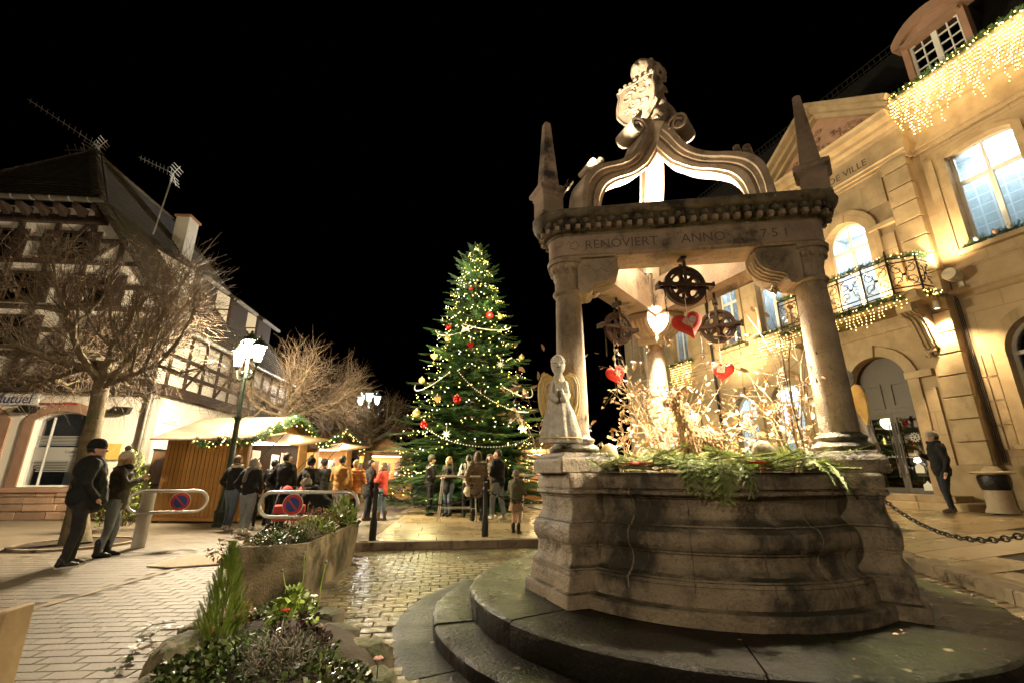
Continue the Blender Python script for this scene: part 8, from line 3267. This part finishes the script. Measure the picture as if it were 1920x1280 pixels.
# ================================================================== rock bed in the foreground
bed = thing('rock_bed', 'rock-edged flower bed in the foreground at the bottom', 'flower bed', (-1.63, 3.3, 0))
bed_poly = [(-1.42, 2.5), (-1.90, 3.4), (-1.82, 4.0), (-1.62, 4.42), (-1.22, 4.22), (-.82, 3.85), (-.52, 3.35), (-.42, 2.75), (-.5, 2.3)]
loops = []
for sc, z in ((1.0, .0), (.98, .14), (.93, .19), (.6, .25), (.2, .28)):
    loops.append([((x + 1.25) * sc + .05, (y - 3.2) * sc - .1, z) for x, y in bed_poly])
MB().loft(loops).build('earth', 'soil', bed, smooth=True)


def rock(p, s, seed, rz=0.0):
    g = np.random.default_rng(seed)
    m = MB().sphere((0, 0, 0), 1.0, 30, 20)
    vs = []
    for v in m.v:
        v = Vector(v)
        v = v * (1 + .28 * mnoise.noise(v * 1.3 + Vector((seed, 0, 0))) + .10 * mnoise.noise(v * 4 + Vector((seed, 3, 0))))
        v = v * (1 + .06 * mnoise.noise(v * 9 + Vector((seed, 5, 0))))
        q = Vector((max(-.82, min(.82, v.x)), max(-.82, min(.82, v.y)), max(-.75, min(.72, v.z)))) + Vector((.05 * mnoise.noise(v * 7), .05 * mnoise.noise(v * 7 + Vector((9, 0, 0))), .07 * mnoise.noise(v * 6 + Vector((0, 9, 0)))))
        vs.append((q.x * s[0], q.y * s[1], q.z * s[2]))
    m.v = vs
    m.build('edging_rock', 'rock', bed, smooth=True, loc=(p[0] + 1.3, p[1] - 3.3, p[2]), rot=rz)


for k, (x, y, sx, sy, sz) in enumerate(((-1.52, 2.86, .12, .26, .2), (-1.76, 3.28, .12, .26, .22), (-1.86, 3.72, .12, .26, .21), (-1.78, 4.1, .13, .2, .19), (-1.52, 4.36, .2, .14, .2), (-1.20, 4.18, .16, .16, .17), (-.98, 3.86, .2, .15, .15), (-.66, 3.55, .2, .14, .15), (-.46, 3.10, .14, .2, .13), (-.46, 2.78, .17, .16, .12), (-1.38, 2.62, .34, .16, .14), (-.8, 2.5, .3, .14, .12))):
    rock((x, y, sz * .62), (sx, sy, sz), k + 3, rng.uniform(-.2, .2))

# feathery dwarf conifer
cf = thing('dwarf_conifer', 'small yellow-green cypress in the foreground flower bed', 'conifer', (-1.95, 3.46, .20))
g = np.random.default_rng(8)
P, D, U, S = [], [], [], []
CH = .60
for k in range(520):
    u = g.random() ** .8
    z = u * CH * .93
    r = .165 * (1 - u) ** .75 * (.4 + .6 * g.random()) * min(1, .5 + u * 4)
    a = g.uniform(0, 2 * PI)
    P.append((r * math.cos(a), r * math.sin(a), z))
    D.append((math.cos(a) * .5, math.sin(a) * .5, 1.0 + .3 * g.random()))
    U.append((math.cos(a), math.sin(a), 0))
    S.append(.085 * (1.1 - .5 * u))
TWM = FV * np.array([1, .75, 1])
P = [(x * 1.1, y * 1.1, z * 1.08) for x, y, z in P]
V, F = scatter(TWM, FF, np.array(P), frames(np.array(D), np.array(U)), np.array(S))
link('foliage', npmesh('sprays', V, F), 'leaf_lime', cf)
MB().tube([(0, 0, 0), (0, 0, CH * .8)], [.015, .004], 6).build('stem', 'bark', cf)

fp = 'plants in the foreground flower bed'
plant_mass('bright green celery-like herb beside the dwarf conifer', 'leafy_herb', (-1.55, 3.62, .2), blob(0, 0, .15, .15, .02, .30), 260, .07, 'leaf_lime', 21, .5, fp)
plant_mass('glossy dark ivy carpet on the left of the flower bed', 'ivy_patch', (-1.72, 3.0, .2), blob(.0, 0, .24, .38, 0, .13), 900, .042, 'leaf_ivy', 22, .5, fp, V=IVYV, F=IVYF)
plant_mass('dark green foliage in the centre of the flower bed', 'dark_foliage', (-1.48, 3.1, .2), blob(0, 0, .42, .5, 0, .15), 1700, .032, 'leaf_green', 23, .5, fp)
plant_mass('green ivy on the right side of the flower bed', 'ivy_patch', (-1.08, 2.85, .16), blob(0, 0, .3, .36, 0, .12), 850, .04, 'leaf_ivy', 24, .5, fp, V=IVYV, F=IVYF)
plant_mass('purple-leaved heuchera in the flower bed', 'purple_plant', (-1.38, 3.35, .2), blob(0, 0, .2, .2, 0, .2), 300, .045, 'leaf_purple', 25, .6, fp, V=IVYV, F=IVYF)
plant_mass('silvery lavender tuft near the bottom of the flower bed', 'lavender_tuft', (-1.31, 2.95, .24), blob(0, 0, .18, .2, 0, .20), 520, .06, 'lavender', 26, .7, fp, V=LEAFV * np.array([1, .22, 1]))
plant_mass('rusty brown foliage behind the conifer in the flower bed', 'rusty_plant', (-2.07, 3.75, .2), blob(0, 0, .14, .3, 0, .20), 260, .045, 'leaf_brown', 27, .5, fp)
plant_mass('small green leaves along the trough end of the flower bed', 'green_edging', (-1.78, 4.05, .18), blob(0, 0, .25, .2, 0, .18), 420, .04, 'leaf_green', 28, .5, fp)
# trailing ivy on the paving
iv = thing('ivy_trail', 'ivy runner trailing from the flower bed onto the street paving', 'ivy', (0, 0, 0))
path = [atz(335, 1178, .25), atz(300, 1180, .06), atz(262, 1205, .035), atz(238, 1235, .03), atz(215, 1262, .03)]
MB().tube(path, .005, 5).build('stem', 'twig_dark', iv)
path2 = [atz(330, 1165, .22), atz(285, 1170, .05), atz(262, 1190, .04)]
MB().tube(path2, .004, 5).build('stem', 'twig_dark', iv)
g = np.random.default_rng(4)
P, D = [], []
for pth in (path, path2):
    for a, b in zip(pth[:-1], pth[1:]):
        for k in range(5):
            q = a.lerp(b, (k + .5) / 5)
            P.append((q.x, q.y, q.z + .012)); an_ = g.uniform(0, 2 * PI)
            D.append((math.cos(an_), math.sin(an_), .25))
link('leaves', leaves(P, D, np.array([0, 0, 1.0]) + g.normal(0, .2, (len(P), 3)), g.uniform(.04, .08, len(P)), IVYV, IVYF), 'leaf_ivy', iv)
# flower stalks, blooms
fs = thing('flower_stalks', 'three thin bare flower stalks standing in front of the trough', 'plant stalks', (-1.63, 3.75, .3))
for k, (dx, h) in enumerate(((-.06, .30), (.06, .42), (.2, .36))):
    MB().tube([(dx, 0, 0), (dx + .01, .01, h * .6), (dx + .03 * (k - 1), 0, h)], .004, 5).build('stalk', 'leaf_lime', fs)
    MB().sphere((dx + .03 * (k - 1), 0, h), .012, 8, 6).build('seed_head', 'lavender', fs)
for lab, x, y, z, m_ in (('small white bloom beside the bright green herb', -1.41, 3.62, .46, 'plastic_white'), ('small red bloom in the middle of the flower bed', -1.51, 3.42, .42, 'red_felt'), ('pale blossom at the right end of the flower bed', -.75, 2.95, .30, 'cloth_pink')):
    t = thing('flower', lab, 'flower', (x, y, z), 0, 'single blooms')
    f_ = MB()
    for k in range(5):
        a = 2 * PI * k / 5
        f_.sphere((.016 * math.cos(a), .016 * math.sin(a), 0), .014, 7, 5, (1, 1, .5))
    f_.build('petals', m_, t, smooth=True)
    MB().tube([(0, 0, 0), (0, 0, -.1)], .003, 4).build('stem', 'leaf_green', t)
# green shrub behind the left man
sh_p = Vector((-9.6, 11.9, 0))
plant_mass('green leafy shrub behind the man in black', 'evergreen_shrub', sh_p, blob(0, 0, .5, .5, .1, 2.0), 900, .09, 'leaf_lime', 40, .4, None, 'shrub')
# fallen leaves on the ground
g = np.random.default_rng(77)
P = []
for k in range(110):
    x, y = g.uniform(-7.5, -2.4), g.uniform(3.2, 11)
    P.append((x, y, .028))
for k in range(50):
    a = g.uniform(0, 2 * PI)
    r = g.uniform(1.6, 2.1)
    P.append((WC.x + r * math.cos(a), WC.y + r * math.sin(a), .331))
for k in range(40):
    P.append((g.uniform(-.5, 4.0), g.uniform(7.2, 8.9), .04))
n = len(P)
an_ = g.uniform(0, 2 * PI, n)
fo = link('fallen_leaves', leaves(P, np.stack([np.cos(an_), np.sin(an_), g.uniform(-.05, .1, n)], -1), np.array([0, 0, 1.0]) + g.normal(0, .15, (n, 3)), g.uniform(.025, .055, n)), 'leaf_brown')
fo['kind'] = 'stuff'
tag(fo, 'scattered brown fallen leaves on the paving', 'leaves', None, 'stuff')
SMALL = {'bulbs', 'white_bulbs', 'beads', 'twigs', 'dry_leaves', 'leaves', 'fir_sprays', 'needles', 'cone_scales', 'stems', 'wires', 'fir_needles', 'branches', 'fronds', 'grip_strip', 'frosted_bands', 'beam_ends'}
for o in scene.objects:
    if o.parent is not None and o.name.split('.')[0] in SMALL:
        o['kind'] = 'stuff'
bpy.data.scenes.remove(WORK)
